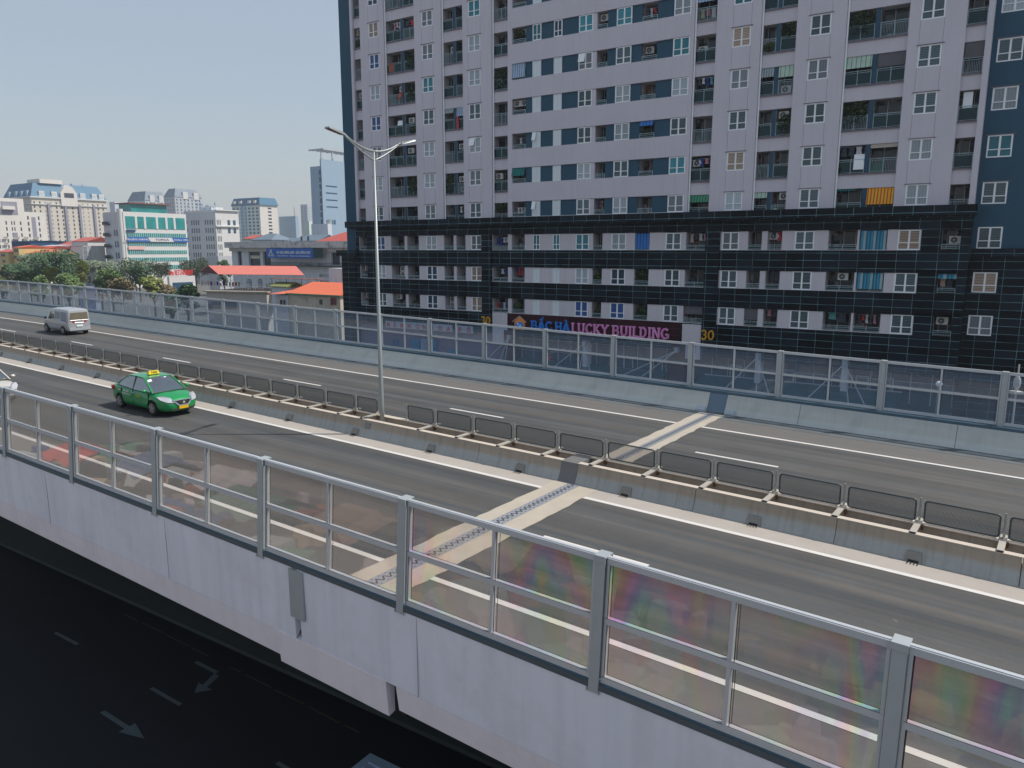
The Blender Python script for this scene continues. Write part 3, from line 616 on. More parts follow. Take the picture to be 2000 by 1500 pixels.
# sign band and its neighbours
m_=MB(); m_.box(-23.4,-4.72,-.06,.3,6.78,8.54); tb(m_,'sign_band',[M['signtile']])
for q in ((-25.38,-23.5,8.52),(-4.58,-2.83,8.44)): m_=MB(); m_.box(q[0],q[1],-.04,.3,5.3,q[2]); tb(m_,'pale_panel',[M['wall_pod']])
# loggia rooms: back wall with door, side walls, ceilings
M['doorg']=mat('door_glass',(.02,.03,.035),.2,var=.3,scale=.6)
npart={'rail':0,'door':0,'win':0,'ac':0}
def loggia(x0,x1,zb,zt,k,dark=False,up=True):
    key=(round(x0,1),k)
    dpt=1.35; m_=MB(); y0=.3 if up else .16
    m_.quad((x0,dpt,zb),(x1,dpt,zb),(x1,dpt,zt),(x0,dpt,zt),1); m_.quad((x0,y0,zb),(x0,dpt,zb),(x0,dpt,zt),(x0,y0,zt)); m_.quad((x1,dpt,zb),(x1,y0,zb),(x1,y0,zt),(x1,dpt,zt))
    m_.quad((x0,y0,zb+.01),(x1,y0,zb+.01),(x1,dpt,zb+.01),(x0,dpt,zb+.01)); m_.quad((x0,y0,zt-.01),(x0,dpt,zt-.01),(x1,dpt,zt-.01),(x1,y0,zt-.01))
    return m_
def railing(x0,x1,y,zb,h,kind):
    m_=MB(); m_.box(x0,x1,y-.025,y+.025,zb+h-.04,zb+h); m_.box(x0,x1,y-.012,y+.012,zb+h-.16,zb+h-.135); m_.box(x0,x1,y-.012,y+.012,zb+.08,zb+.105)
    n=max(1,int(round((x1-x0)/1.1)))
    for i in range(n+1):
        x=x0+(x1-x0)*i/n; x=min(max(x,x0+.02),x1-.02); m_.box(x-.02,x+.02,y-.02,y+.02,zb,zb+h-.04)
    if kind=='bars':
        x=x0+.08
        while x<x1-.04: m_.box(x-.008,x+.008,y-.008,y+.008,zb+.105,zb+h-.16); x+=.105
    elif kind=='glass': m_.box(x0+.03,x1-.03,y-.004,y+.004,zb+.11,zb+h-.17,1)
    return m_
def railglass():
    m,t,o=nmat('rail_glass'); g=G(t); tr=g.n('BsdfTransparent'); tr.inputs[0].default_value=(.16,.33,.36,1); pr=g.n('BsdfPrincipled'); pr.inputs['Base Color'].default_value=(.03,.09,.10,1); pr.inputs['Roughness'].default_value=.15
    mx=g.n('MixShader'); mx.inputs[0].default_value=.45; g.l(tr.outputs[0],mx.inputs[1]); g.l(pr.outputs[0],mx.inputs[2]); g.l(mx.outputs[0],o.inputs[0]); return m
M['railglass']=railglass()
def opening(x0,x1,zb,zt,k,up,rh,ry,col):
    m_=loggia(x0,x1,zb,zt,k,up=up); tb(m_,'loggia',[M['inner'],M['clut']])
    w_=x1-x0; dx=x0+w_*(.45 if w_>1.4 else .25); dw=min(.85,w_*.45)
    m_=MB(); m_.box(dx,dx+dw,1.30,1.345,zb+.02,zb+min(2.0,zt-zb-.1),0); m_.box(dx-.05,dx,1.28,1.345,zb+.02,zb+min(2.05,zt-zb-.05),1); m_.box(dx+dw,dx+dw+.05,1.28,1.345,zb+.02,zb+min(2.05,zt-zb-.05),1)
    if w_>1.6: m_.box(x0+.12,dx-.15,1.30,1.345,zb+.75,zt-.35,0)
    tb(m_,'balcony_door',[M['doorg'],M['inner']])
    tb(railing(x0+.02,x1-.02,ry,zb,rh,'glass' if (col+k)%3 else 'bars'),'railing',[M['rail'],M['railglass']])
ci=0
for x0,x1,dv in BALC:
    segs=[(x0+.0,x1)] if not dv else [(x0,dv[0]),(dv[1],x1)]
    for a,b in segs:
        for k in KU: opening(a,b,ZS[k]-.72,ZS[k]+1.42,k,True,1.08,.38,ci) if k<9 else None
        ci+=1
for a,b in RIB_B:
    for k in range(1,9): opening(a,b,ZS[k],ZS[k]+1.46,k,False,.42,.12,ci)
    ci+=1
for a,b in PB:
    for p in (1,2,3): opening(a,b,ZP[p],ZP[p]+1.5,p,False,.42,.14,ci)
    ci+=1
# ---- windows
_wm={}
def window(x0,x1,z0,h,y,pk,style=0,open_=False):
    w_=x1-x0; key=(round(w_,2),round(h,2),style)
    if key not in _wm:
        f=MB(); t=.085
        if style==0:
            zt=h*.36
            for a,b,c,d in ((0,w_,0,t),(0,w_,h-t,h),(0,t,t,h-t),(w_-t,w_,t,h-t)): f.box(a,b,-.02,.06,c,d)
            f.box(w_/2-.065,w_/2+.065,-.02,.06,t,zt-.03); f.box(w_/2-.065,w_/2+.065,-.02,.06,zt+.03,h-t); f.box(t,w_-t,-.02,.06,zt-.03,zt+.03)
            f.box(t,t+.03,-.0,.05,zt+.03,h-t); f.box(w_-t-.03,w_-t,-.0,.05,zt+.03,h-t)
        elif style==1: # narrow shuttered panel
            for a,b,c,d in ((0,w_,0,.05),(0,w_,h-.05,h),(0,.05,.05,h-.05),(w_-.05,w_,.05,h-.05)): f.box(a,b,-.02,.06,c,d)
            f.box(w_/2-.015,w_/2+.015,-.015,.06,.05,h-.05)
        else: # narrow twin casement
            for a,b,c,d in ((0,w_,0,t),(0,w_,h-t,h),(0,t,t,h-t),(w_-t,w_,t,h-t)): f.box(a,b,-.02,.06,c,d)
            f.box(w_/2-.035,w_/2+.035,-.02,.06,t,h-t); f.box(t,w_-t,-.015,.06,h*.33,h*.33+.06)
        p=MB(); p.box(.03,w_-.03,.03,.05,.03,h-.03)
        _wm[key]=(f.mesh('window',[M['white'] if style!=1 else M['whitepanel']]),{},p)
    fm,pm,pb_=_wm[key]
    if pk not in pm: pm[pk]=pb_.mesh('pane',[PANES[pk] if pk>=0 else M['whitepanel']])
    o=bpy.data.objects.new('window',fm); link(o,tower); o.location=(x0,y,z0)
    q=bpy.data.objects.new('pane',pm[pk]); link(q,o)
    if open_:
        m_=MB(); m_.hexa([(.04,-.26,h*.45),(w_*.48,-.26,h*.45),(w_*.48,-.235,h*.45),(.04,-.235,h*.45),(.04,-.05,h-.05),(w_*.48,-.05,h-.05),(w_*.48,-.03,h-.05),(.04,-.03,h-.05)]); s_=m_.build('sash',[M['white']],o)
    return o
SPEC={('W1',7):4,('W1',6):5,('W1',5):1,('W1',4):5,('W1',3):6,('W1',2):1,('W1',1):0,('W2',7):6,('W2',6):6,('W2',5):2,('W2',4):0,('W2',3):1,('W2',2):1,('W2',1):6,
 ('W3',8):2,('W3',7):2,('W3',6):1,('W3',5):1,('W3',4):0,('W3',3):1,('W3',2):6,('W3',1):0,('W4',6):2,('W4',5):4,('W4',4):6,('W4',3):0,('W4',2):4,('W4',1):1,
 ('W5',5):0,('W5',4):6,('W5',3):0,('W5',2):0,('W5',1):0,('W6',6):0,('W6',5):0,('W6',4):0,('W6',3):0,('W6',2):1,('W6',1):1}
for wn,a,b in WIN_UP:
    for k in range(1,9): window(a,b,ZS[k],1.52,.03,SPEC.get((wn,k),R.choice([0,0,1,6,3])),open_=(wn,k)==('W3',3))
for k in range(1,8): window(17.35,18.9,ZS[k],1.55,1.22,{5:1,4:0,3:1,2:2}.get(k,0))
window(17.35,18.9,ZP[1]+.1,1.55,1.22,0); window(17.35,18.9,ZP[2]+.1,1.5,1.2,4); window(17.35,18.9,ZP[3]+.1,1.5,1.2,6)
RS={(0,6):2,(0,5):6,(0,4):0,(0,3):0,(0,2):1,(0,1):0,(1,6):2,(1,5):0,(1,4):1,(1,3):1,(1,2):0,(1,1):1,(2,6):1,(2,5):2,(2,4):1,(2,3):0,(2,2):2,(2,1):6}
for i,(a,b) in enumerate(RIB_W):
    for k in range(1,9): window(a,b,ZS[k]+.001,1.458,.02,RS.get((i,k),0),open_=(i,k)==(0,5))
for i,(a,b) in enumerate(RIB_S):
    for k in range(1,9): window(a,b,ZS[k]+.001,1.458,.02,(2 if i==0 else 3) if k==6 else -1,2 if k==6 else 1,open_=(i,k) in ((0,3),(0,1)))
PSP={(0,0):5,(0,1):1,(0,2):0,(1,0):1,(1,1):3,(1,2):3,(2,0):6,(2,1):4,(2,2):4,(3,0):2,(3,1):1,(3,2):5,(4,0):1,(4,1):3,(4,2):5,(5,0):0,(5,1):0,(5,2):0,(6,0):6,(6,1):0,(6,2):0,(7,0):0,(7,1):0,(7,2):0,(8,0):4,(8,1):0,(8,2):0}
for i,(a,b) in enumerate(PW):
    for p in (1,2,3): window(a,b,ZP[p]+.001,1.498,.09,PSP[(i,p-1)])
for i,(a,b) in enumerate(PS):
    for p in (1,2,3): window(a,b,ZP[p]+.001,1.498,.09,2 if p==1 else -1,2 if p==1 else 1)
# ---- air conditioners, awnings
def ac_unit(x,z,y=.75,w_=.78,h=.56):
    m_=MB(); m_.box(x,x+w_,y,y+.28,z,z+h,0); m_.cyl((x+w_*.42,y-.012,z+h*.5),h*.40,.013,18,'y',1); m_.cyl((x+w_*.42,y-.02,z+h*.5),h*.10,.009,10,'y',0)
    for q in range(3): m_.box(x+.02,x+w_*.82,y-.018,y-.012,z+h*(.25+.25*q),z+h*(.25+.25*q)+.012,0)
    tb(m_,'air_conditioner',[M['ac'],M['fan']])
U=lambda k,d=0:ZS[k]-.72+d
for x,z,y in ((-43.95,U(5,1.25),.5),(-37.9,U(5,1.3),.5),(-36.7,U(4,1.2),.5),(-36.85,U(3,1.3),.45),(-30.9,U(6,1.15),.6),(-29.9,U(3,1.25),.5),(-29.85,U(2,1.2),.4),(-29.85,U(2,.2),.6),(-25.2,U(2,1.25),.5),
    (-22.9,ZS[4]+.8,.35),(-22.1,ZS[4]+.8,.35),(-22.3,ZS[6]+.8,.5),(-13.6,ZS[6]+.75,.4),(-9.2,ZS[5]+.7,.6),(-4.35,U(5,.15),.6),(-4.35,U(5,.78),.6),(-4.4,U(2,1.3),.5),(2.7,U(4,.1),.6),(1.1,U(3,.1),.7),(2.65,U(3,1.4),.6),(3.1,U(1,1.5),.5),(15.4,U(2,.1),.5),
    (-43.9,ZP[2]+.85,.4),(-43.9,ZP[3]+.85,.4),(-38.4,ZP[2]+.85,.4),(-38.4,ZP[2]+.25,.4),(-39.1,ZP[3]+.85,.4),(-31.5,ZP[3]+.2,.6),(-31.5,ZP[3]+.8,.6),(8.1,ZP[2]+.85,.3),(2.5,ZP[1]+.85,.5),(15.6,ZP[1]+.45,.5),(15.3,ZP[3]+.85,.4)): ac_unit(x,z,y)
AW={'bw':stripes('blue_white_stripe',(.03,.22,.55),(.45,.5,.52),.26,.35),'b':stripes('blue_stripe',(.01,.07,.36),(.05,.2,.5),.3,.3),'cy':stripes('cyan_stripe',(.03,.28,.42),(.02,.12,.2),.23,.5,c3=(.3,.4,.42)),
 'gw':stripes('green_white_stripe',(.02,.42,.17),(.5,.55,.5),.33,.2),'teal':stripes('teal_stripe',(.0,.28,.25),(.01,.05,.06),.2,.45),'yr':stripes('yellow_red_stripe',(.75,.42,.02),(.55,.06,.02),.23,.6),'grey':mat('grey_blind',(.13,.125,.14),.9),
 'cream':mat('cream_blind',(.45,.38,.32),.9),'gg':stripes('green_dark_stripe',(.03,.33,.17),(.07,.07,.06),.25,.6),'gwf':stripes('pale_stripe',(.4,.45,.46),(.16,.22,.25),.2,.5)}
def awning(x0,x1,zt,h,key,y=.33,out=.0,vert=False):
    m_=MB(); n=10
    for i in range(n):
        a=x0+(x1-x0)*i/n; b=x0+(x1-x0)*(i+1)/n; 
        m_.hexa([(a,y-out,zt-h),(b,y-out,zt-h),(b,y-out+.015,zt-h),(a,y-out+.015,zt-h),(a,y,zt),(b,y,zt),(b,y+.015,zt),(a,y+.015,zt)])
    m_.cyl((x0,y-out+.01,zt-h),.02,x1-x0,8,'x'); tb(m_,'awning',[AW[key]])
T=lambda k:ZS[k]+1.41
awning(-30.0,-28.97,T(4),.85,'bw',.34,.1); awning(-31.6,-30.45,T(4),.45,'gwf',.34,.1); awning(-22.92,-21.43,ZS[5]+1.44,1.3,'bw',.05,.12); awning(-22.92,-21.43,ZS[2]+1.44,.75,'teal',.05,.2)
awning(-9.3,-8.0,ZS[3]+1.44,.4,'b',.05,.15); awning(-4.5,-2.7,T(6),.65,'bw',.34,.15); awning(-4.5,-2.7,T(1),.62,'gg',.34,.2); awning(1.02,2.15,T(4),.7,'gwf',.36,.1); awning(2.52,3.75,T(4),.85,'gw',.36,.12)
awning(1.02,2.15,T(1),.45,'gw',.36,.1); awning(7.5,9.38,T(4),.85,'gw',.36,.15); awning(9.77,11.65,T(4),.95,'grey',.36); awning(9.77,11.65,T(2),.3,'cream',.36,.1); awning(9.77,11.65,T(1),1.25,'yr',.36,.35)
awning(15.4,16.6,T(4),1.05,'grey',.36); awning(-9.42,-8.08,ZP[1]+1.47,1.4,'b',.12,.05); awning(9.58,11.45,ZP[1]+1.47,1.45,'cy',.12,.12); awning(9.58,11.45,ZP[2]+1.47,1.25,'cy',.12,.12); awning(15.16,16.36,ZP[2]+1.47,.35,'cy',.12,.1)
awning(-4.5,-2.85,ZP[3]+1.47,.7,'grey',.14); awning(.9,2.0,ZP[3]+1.47,.95,'grey',.14); awning(7.5,8.9,T(1)-.02,.12,'teal',.36)
# ---- letters made of thick strokes with slab serifs
def bar(m_,x0,z0,x1,z1,w_,y0,y1,mi=0):
    d=Vector((x1-x0,0,z1-z0)); L=d.length
    if L<1e-5: return
    d/=L; nrm=Vector((-d.z,0,d.x))*w_/2
    a=Vector((x0,0,z0)); b=Vector((x1,0,z1)); m_.prism([a-nrm,b-nrm,b+nrm,a+nrm],(0,y0,0),(0,y1,0),mi)
def arc(cx,cz,rx,rz,a0,a1,n=9): return [(cx+rx*math.cos(rad(a0+(a1-a0)*i/n)),cz+rz*math.sin(rad(a0+(a1-a0)*i/n))) for i in range(n+1)]
def pl(m_,pts,w_,y0,y1):
    for (a,b),(c,d) in zip(pts[:-1],pts[1:]):
        e=.12*w_/max(.01,math.hypot(c-a,d-b)); bar(m_,a-(c-a)*e,b-(d-b)*e,c+(c-a)*e,d+(d-b)*e,w_,y0,y1)
LET={'L':([[(.25,0),(.25,1)],[(.25,.07),(.8,.07)]],[(.25,1),(.2,0),(.8,.2)],[]),
 'U':([[(.2,1),(.2,.35)]+arc(.5,.35,.3,.27,180,360)+[(.8,1)]],[(.2,1),(.8,1)],[]),
 'C':([arc(.55,.5,.38,.44,40,320,14)],[],[]),
 'K':([[(.22,0),(.22,1)],[(.3,.45),(.75,.95)],[(.4,.55),(.82,.05)]],[(.22,0),(.22,1),(.75,1),(.84,0)],[]),
 'Y':([[(.15,.95),(.5,.5)],[(.85,.95),(.5,.5)],[(.5,.5),(.5,0)]],[(.15,1),(.85,1),(.5,0)],[]),
 'B':([[(.22,0),(.22,1)],[(.22,.94)]+arc(.5,.74,.25,.2,90,-90)+[(.22,.54)],[(.22,.52)]+arc(.52,.28,.3,.22,90,-90)+[(.22,.06)]],[(.18,0),(.18,1)],[]),
 'I':([[(.5,0),(.5,1)]],[(.5,0),(.5,1)],[]),
 'D':([[(.22,0),(.22,1)],[(.22,.94),(.4,.94)]+arc(.42,.5,.38,.44,90,-90,10)+[(.22,.06)]],[(.18,0),(.18,1)],[]),
 'N':([[(.18,0),(.18,1)],[(.18,1),(.82,0)],[(.82,0),(.82,1)]],[(.18,0),(.15,1),(.82,1)],[]),
 'G':([arc(.53,.5,.38,.44,45,340,14),[(.88,.42),(.6,.42)],[(.86,.42),(.86,.1)]],[],[]),
 'A':([[(.12,0),(.5,1)],[(.88,0),(.5,1)],[(.28,.33),(.72,.33)]],[(.12,0),(.88,0)],[]),
 'H':([[(.2,0),(.2,1)],[(.8,0),(.8,1)],[(.2,.5),(.8,.5)]],[(.2,0),(.2,1),(.8,0),(.8,1)],[])}
def letters(txt,x0,x1,z,h,adv,wt,m):
    m_=MB(); tot=sum(adv.get(c,1) for c in txt); u=(x1-x0)/tot; x=x0
    for c in txt:
        a=adv.get(c,1); W_=a*u
        base={'Ắ':'A','À':'A'}.get(c,c)
        if base in LET:
            st,sf,_=LET[base]
            for s_ in st: pl(m_,[(x+px*W_,z+pz*h) for px,pz in s_],wt,-.28,-.10)
            for px,pz in sf: bar(m_,x+px*W_-wt*.95,z+(.05 if pz<.5 else .95)*h,x+px*W_+wt*.95,z+(.05 if pz<.5 else .95)*h,h*.12,-.275,-.10)
        if c=='Ắ': pl(m_,[(x+a_*W_,z+b_*h) for a_,b_ in arc(.5,1.26,.22,.12,200,340,5)],.07,-.28,-.1); bar(m_,x+.52*W_,z+1.22*h,x+.72*W_,z+1.5*h,.08,-.28,-.1)
        if c=='À': bar(m_,x+.6*W_,z+1.1*h,x+.35*W_,z+1.32*h,.1,-.28,-.1)
        x+=W_
    return m_
M['lblue']=mat('blue_letters',(.02,.24,.75),.5,var=.1); M['lpink']=mat('pink_letters',(.85,.30,.62),.5,var=.15,scale=.6,dirt=((.70,.42,.70),.5))
AD={' ':.35,'I':.5,'L':.8}
tag(letters('BẮC HÀ',-20.55,-16.0,7.07,.86,AD,.17,M['lblue']).build('sign_letters',[M['lblue']],None,FO,FA),'blue raised slab-serif letters BẮC HÀ on the maroon sign band','sign letters')
tag(letters('LUCKY BUILDING',-15.85,-5.72,6.98,.98,AD,.165,M['lpink']).build('sign_letters',[M['lpink']],None,FO,FA),'pink raised slab-serif letters LUCKY BUILDING on the maroon sign band','sign letters')
# emblem: orange house with blue oval
e_=empty('sign_emblem',FW(-21.9,0,7.0),FA,'small orange house emblem with blue oval left of the blue letters','emblem')
m_=MB(); m_.prism([(-.62,0,-.1),(.62,0,-.1),(.62,0,.78),(0,0,1.25),(-.62,0,.78)],(0,-.2,0),(0,-.07,0)); m_.build('house_shape',[mat('orange_panel',(.9,.3,.06),.6,var=.4,scale=5)],e_)
m_=MB(); bar(m_,-.85,.72,0,1.32,.07,-.24,-.2); bar(m_,0,1.32,.85,.72,.07,-.24,-.2); m_.build('roof_edge',[mat('roof_edge_paint',(.6,.45,.3),.6)],e_)
m_=MB(); m_.prism([(.52*math.cos(2*PI*i/20),0,.38+.36*math.sin(2*PI*i/20)) for i in range(20)],(0,-.25,0),(0,-.2,0)); m_.build('oval',[M['lblue']],e_)
m_=MB()
for ch,x,z,s in (('B',-.3,.38,.26),('H',.0,.24,.26)):
    for st in LET[ch][0]: pl(m_,[(x+px*s,z+pz*s) for px,pz in st],.045,-.28,-.25)
m_.build('initials',[M['white']],e_)
M['gold']=mat('gold_numerals',(.85,.45,.04),.35,.4,var=.25,scale=6)
def thirty(x,z,label):
    m_=MB(); h=.8
    pl(m_,[(x+a*.5,z+b*h) for a,b in arc(.45,.75,.36,.24,150,-80,7)+arc(.45,.27,.42,.27,80,-150,8)],.13,-.3,-.14)
    pl(m_,[(x+.62+a*.5,z+b*h) for a,b in arc(.5,.5,.42,.48,0,360,14)],.11,-.3,-.14)
    tag(m_.build('house_number',[M['gold']],None,FO,FA),label,'house number','gold house numbers 30')
thirty(-26.68,7.25,'gold numerals 30 on the black pier left of the maroon sign')
thirty(-2.72,7.2,'gold numerals 30 on the black pier right of the maroon sign')
# ---- ground storeys behind the flyover fence
M['shopglass']=mat('shopfront_glass',(.015,.05,.085),.15,var=.5,scale=.5); M['mull']=mat('pale_mullion',(.42,.44,.45),.5,var=.05); M['tealc']=mat('teal_canopy',(.01,.075,.08),.4,var=.2,scale=.5); M['shopwall']=mat('shop_interior_wall',(.20,.18,.24),.8,var=.25,scale=.4)
m_=MB(); m_.box(-23.4,17,1.0,1.2,0,6.9); tb(m_,'shopfront',[M['shopglass']])
m_=MB()
for x in [-22.3+1.45*i for i in range(28)]: m_.box(x-.03,x+.03,.93,1.0,3.0,6.6) if not -5<x<-2 else None
for z in (5.9,6.2,4.75): m_.box(-22.8,16.8,.92,.99,z-.022,z+.022)
for x in (-10.6,-7.6,-.3,4.2,8.8,10.0,11.8): m_.box(x-.05,x+.05,.85,.93,2.4,4.95); m_.box(x+.85,x+.95,.85,.93,2.4,4.95); m_.box(x+.051,x+.849,.85,.93,4.87,4.95)
tb(m_,'mullions',[M['mull']])
for a,b in ((-23.9,-22.8),(-5.6,-4.2)): m_=MB(); m_.box(a,b,-.1,.9,0,6.77); tb(m_,'maroon_pier',[M['maroon']])
for a in (-14.6,2.1,9.0): m_=MB(); m_.box(a,a+.45,-.12,.9,0,6.3); tb(m_,'column',[M['wall_pod']])
m_=MB(); m_.box(-2.75,16.9,-.02,.9,5.6,6.39); tb(m_,'lintel',[M['tile']])
for xc,spr in ((-23.1,1.4),(-14.3,2.4),(-4.9,-2.6),(2.35,1.9),(9.25,2.1)):
    m_=MB(); m_.box(xc-.18,xc+.18,-.5,-.1,5.85,6.3)
    for dx in ((-spr,spr*.45,spr) if spr>0 else (spr,spr*1.8)):
        m_.tube([(xc,-.45,6.0),(xc+dx,-3.4,3.4)],.05,6)
    tb(m_,'canopy_strut',[M['galv']])
m_=MB(); m_.hexa([(-2.6,-4.6,2.9),(13.4,-4.6,2.9),(13.4,0.9,3.75),(-2.6,.9,3.75),(-2.6,-4.6,3.0),(13.4,-4.6,3.0),(13.4,.9,3.85),(-2.6,.9,3.85)],0); m_.box(-2.6,13.4,-4.7,-4.6,2.85,3.05,1); m_.box(-2.6,13.4,.8,.9,3.86,3.95,1); tb(m_,'canopy',[M['tealc'],M['mull']])
m_=MB(); m_.hexa([(-22.5,-4.6,2.9),(-6.,-4.6,2.9),(-6.,.9,3.75),(-22.5,.9,3.75),(-22.5,-4.6,3.0),(-6.,-4.6,3.0),(-6.,.9,3.85),(-22.5,.9,3.85)],0); tb(m_,'canopy',[M['tealc']])
# left: kindergarten front
m_=MB(); m_.box(-44.9,-23.4,.3,1.2,0,6.4); tb(m_,'ground_floor',[M['shopwall']])
sg_=empty('shop_sign',FW(-40.4,0,5.9),FA,'row of pale panels with red letters MẦM NON HOA ĐÔ behind the far fence','shop sign')
xs=[-40.35,-39.35,-38.4,-37.15,-36.15,-35.15,-33.9,-32.9,-31.6,-30.0,-28.9]
M['signpale']=mat('sign_panel',(.42,.45,.52),.6,var=.05); M['red']=mat('red_paint',(.50,.03,.02),.5,var=.1)
for a,b in ((-40.45,-37.35),(-37.25,-34.1),(-34.0,-30.7),(-30.15,-27.9)):
    m_=MB(); m_.box(a+40.4,b+40.4,-.12,.05,.23,1.0); m_.build('panel',[M['signpale']],sg_)
def textobj(txt,size,mats,parent,loc,ext=.02,off=.012,rx=PI/2,rz=0,align='CENTER',name='lettering',sx=1):
    c=bpy.data.curves.new(name,'FONT'); c.body=txt; c.size=size; c.extrude=ext; c.offset=off; c.align_x=align; c.resolution_u=2
    t=bpy.data.objects.new(name,c); link(t); dg=bpy.context.evaluated_depsgraph_get(); me=bpy.data.meshes.new_from_object(t.evaluated_get(dg)); bpy.data.objects.remove(t)
    me.materials.clear(); me.materials.append(mats); o=bpy.data.objects.new(name,me); link(o,parent); o.location=loc; o.rotation_euler=(rx,0,rz); o.scale=(sx,1,1); return o
for ch,x in zip('MẦMNONHOAĐÔ',[-40.0,-39.0,-37.9,-36.8,-35.6,-34.6,-33.6,-32.35,-31.2,-29.6,-28.4]): textobj(ch,.68,M['red'],sg_,(x+40.4,-.14,.36),.02,.02)
def poster(x0,x1,z0,z1,c,lab,y=.1):
    m_=MB(); m_.box(x0,x1,y,y+.04,z0,z1); o=m_.build('poster',[mat('poster_print',c,.7,var=.6,scale=1.6)],None,FO,FA); tag(o,lab,'poster')
poster(-36.9,-35.6,3.7,5.0,(.02,.20,.36),'deep blue poster, left of the two blue ones under the red letters'); poster(-35.4,-34.5,3.8,5.1,(.25,.33,.48),'pale lilac poster between the two blue ones under the red letters'); poster(-34.3,-33.1,3.7,5.2,(.02,.18,.34),'deep blue poster with yellow spot, right of the pale lilac one')
poster(-31.3,-30.0,3.4,4.2,(.02,.22,.30),'low teal poster under the letter A'); poster(-39.6,-38.9,4.0,4.8,(.04,.12,.30),'small navy poster under the first panel of red letters')
# national flag on a slanted pole
fl=empty('flag',FW(-17.2,-1.6,4.9),FA,'red flag with yellow star hanging before the glass entrance','flag')
m_=MB(); m_.tube([(0.7,1.5,.5),(-.6,-.2,-.1),(-.75,-.4,-.16)],.025,6); m_.build('flagpole',[M['galv']],fl)
m_=MB(); n=8
for i in range(n):
    t0=i/n; t1=(i+1)/n; f=lambda t:(.10*math.sin(t*9))
    m_.quad((-.75,-.3+f(t0),-.1-1.5*t0),(.05-.4*t0,-.3+f(t0)*1.2,.0-1.5*t0),(.05-.4*t1,-.3+f(t1)*1.2,.0-1.5*t1),(-.75-.1*t1,-.3+f(t1),-.1-1.5*t1))
m_.build('cloth',[M['red']],fl)
st=[]; 
for i in range(10): r_=(.24 if i%2==0 else .1); st.append((-.38+r_*math.sin(2*PI*i/10),0,-.65+r_*math.cos(2*PI*i/10)))
m_=MB(); m_.prism(st,(0,-.43,0),(0,-.40,0)); m_.build('star',[mat('yellow_star',(.6,.45,.02),.6)],fl)
# tidy: at most 100 of one part name on the tower stay individual, the rest are merged
def cap_parts(root,name,limit=100,key=None):
    ch=[o for o in root.children if o.name.split('.')[0]==name]
    if len(ch)<=limit: return
    ch.sort(key=lambda o:key(o)); rest=ch[limit:]
    mb=MB(); mats=[]
    vs=[];fs=[];ms=[]
    for o in rest:
        for q in [o]+list(o.children):
            off=o.location if q is o else o.location+q.location; b=len(vs)
            vs+=[tuple(v.co+off) for v in q.data.vertices]
            for p in q.data.polygons:
                mt=q.data.materials[p.material_index]
                if mt not in mats: mats.append(mt)
                fs.append(tuple(b+i for i in p.vertices)); ms.append(mats.index(mt))
    mb.v,mb.f,mb.m=vs,fs,ms
    n=mb.build(name,mats,root); n['kind']='stuff'
    for o in rest:
        for q in list(o.children): bpy.data.objects.remove(q)
        bpy.data.objects.remove(o)
def kx(o):
    v=o.data.vertices[0].co; x=o.location.x+v.x; z=o.location.z+v.z
    return math.hypot(x-19.5,65)+(400 if z>42-.25*abs(x-17)*0-0 and z>15+ (22 if x<0 else 19.5) else 0)
for nme in ('window','loggia','balcony_door','railing'): cap_parts(tower,nme,100,kx)
# ---- things on the balconies
CN={-43.7:'leftmost balcony column',-38:'first double column, left half',-36:'first double column, right half',-31:'second double column, left half',-29.5:'second double column, right half',-24.4:'single column left of ribbon windows',
 -22.2:'left ribbon column',-13.2:'middle ribbon column',-8.7:'right ribbon column',-3.6:'single column right of ribbon windows',1.6:'third double column, left half',3.1:'third double column, right half',8.4:'widest column, left half',10.7:'widest column, right half',15.9:'rightmost balcony column'}
def where(x,k):
    c=CN[min(CN,key=lambda q:abs(q-x))]; return c+', '+(('level %d above the cornice'%k) if k>0 else 'level %d below the cornice'%-k)
def leafblob(m_,cx,cy,cz,rx,ry,rz,n,sz=.12,rr=R,mi=1):
    for _ in range(n):
        while True:
            a,b,c=rr.uniform(-1,1),rr.uniform(-1,1),rr.uniform(-1,1)
            if a*a+b*b+c*c<1: break
        p=Vector((cx+a*rx,cy+b*ry,cz+c*rz)); u=Vector((rr.uniform(-1,1),rr.uniform(-1,1),rr.uniform(-1,1))).normalized(); v=u.orthogonal().normalized(); s=sz*rr.uniform(.6,1.4)
        m_.quad(p-u*s-v*s*.6,p+u*s-v*s*.6,p+u*s+v*s*.6,p-u*s+v*s*.6,mi if rr.random()<.6 else mi+1)
LEAF=[mat('leaf_dark',(.018,.038,.018),.7,var=.35,scale=4),mat('leaf_mid',(.04,.075,.022),.7,var=.35,scale=4),mat('leaf_light',(.085,.12,.03),.7,var=.3,scale=4)]
POT=mat('plant_pot',(.20,.10,.06),.8,var=.2)
def plant(x,z,w_,h,k,look='bushy green plant',y=.25,d=.3,hang=0,n=None):
    m_=MB(); 
    e=empty('balcony_plant',FW(x,y+.25,z),FA,'%s, %s'%(look,where(x,k)),'plant','plants on the tower balconies')
    m_.tube([(0,.1,0),(0,.1,.22)],[.10,.14],8); m_.tube([(.22,.1,0),(.22,.1,.2)],[.09,.12],8); m_.build('pot',[POT],e)
    m_=MB(); leafblob(m_,0,-.05,h*.5-hang,w_/2,d,h/2,n or int(150*w_*h/1.5+60),.075,mi=0); leafblob(m_,w_*.15,-.1,h*.72-hang,w_*.4,d,h*.3,60,.08,mi=1); m_.build('foliage',LEAF,e)
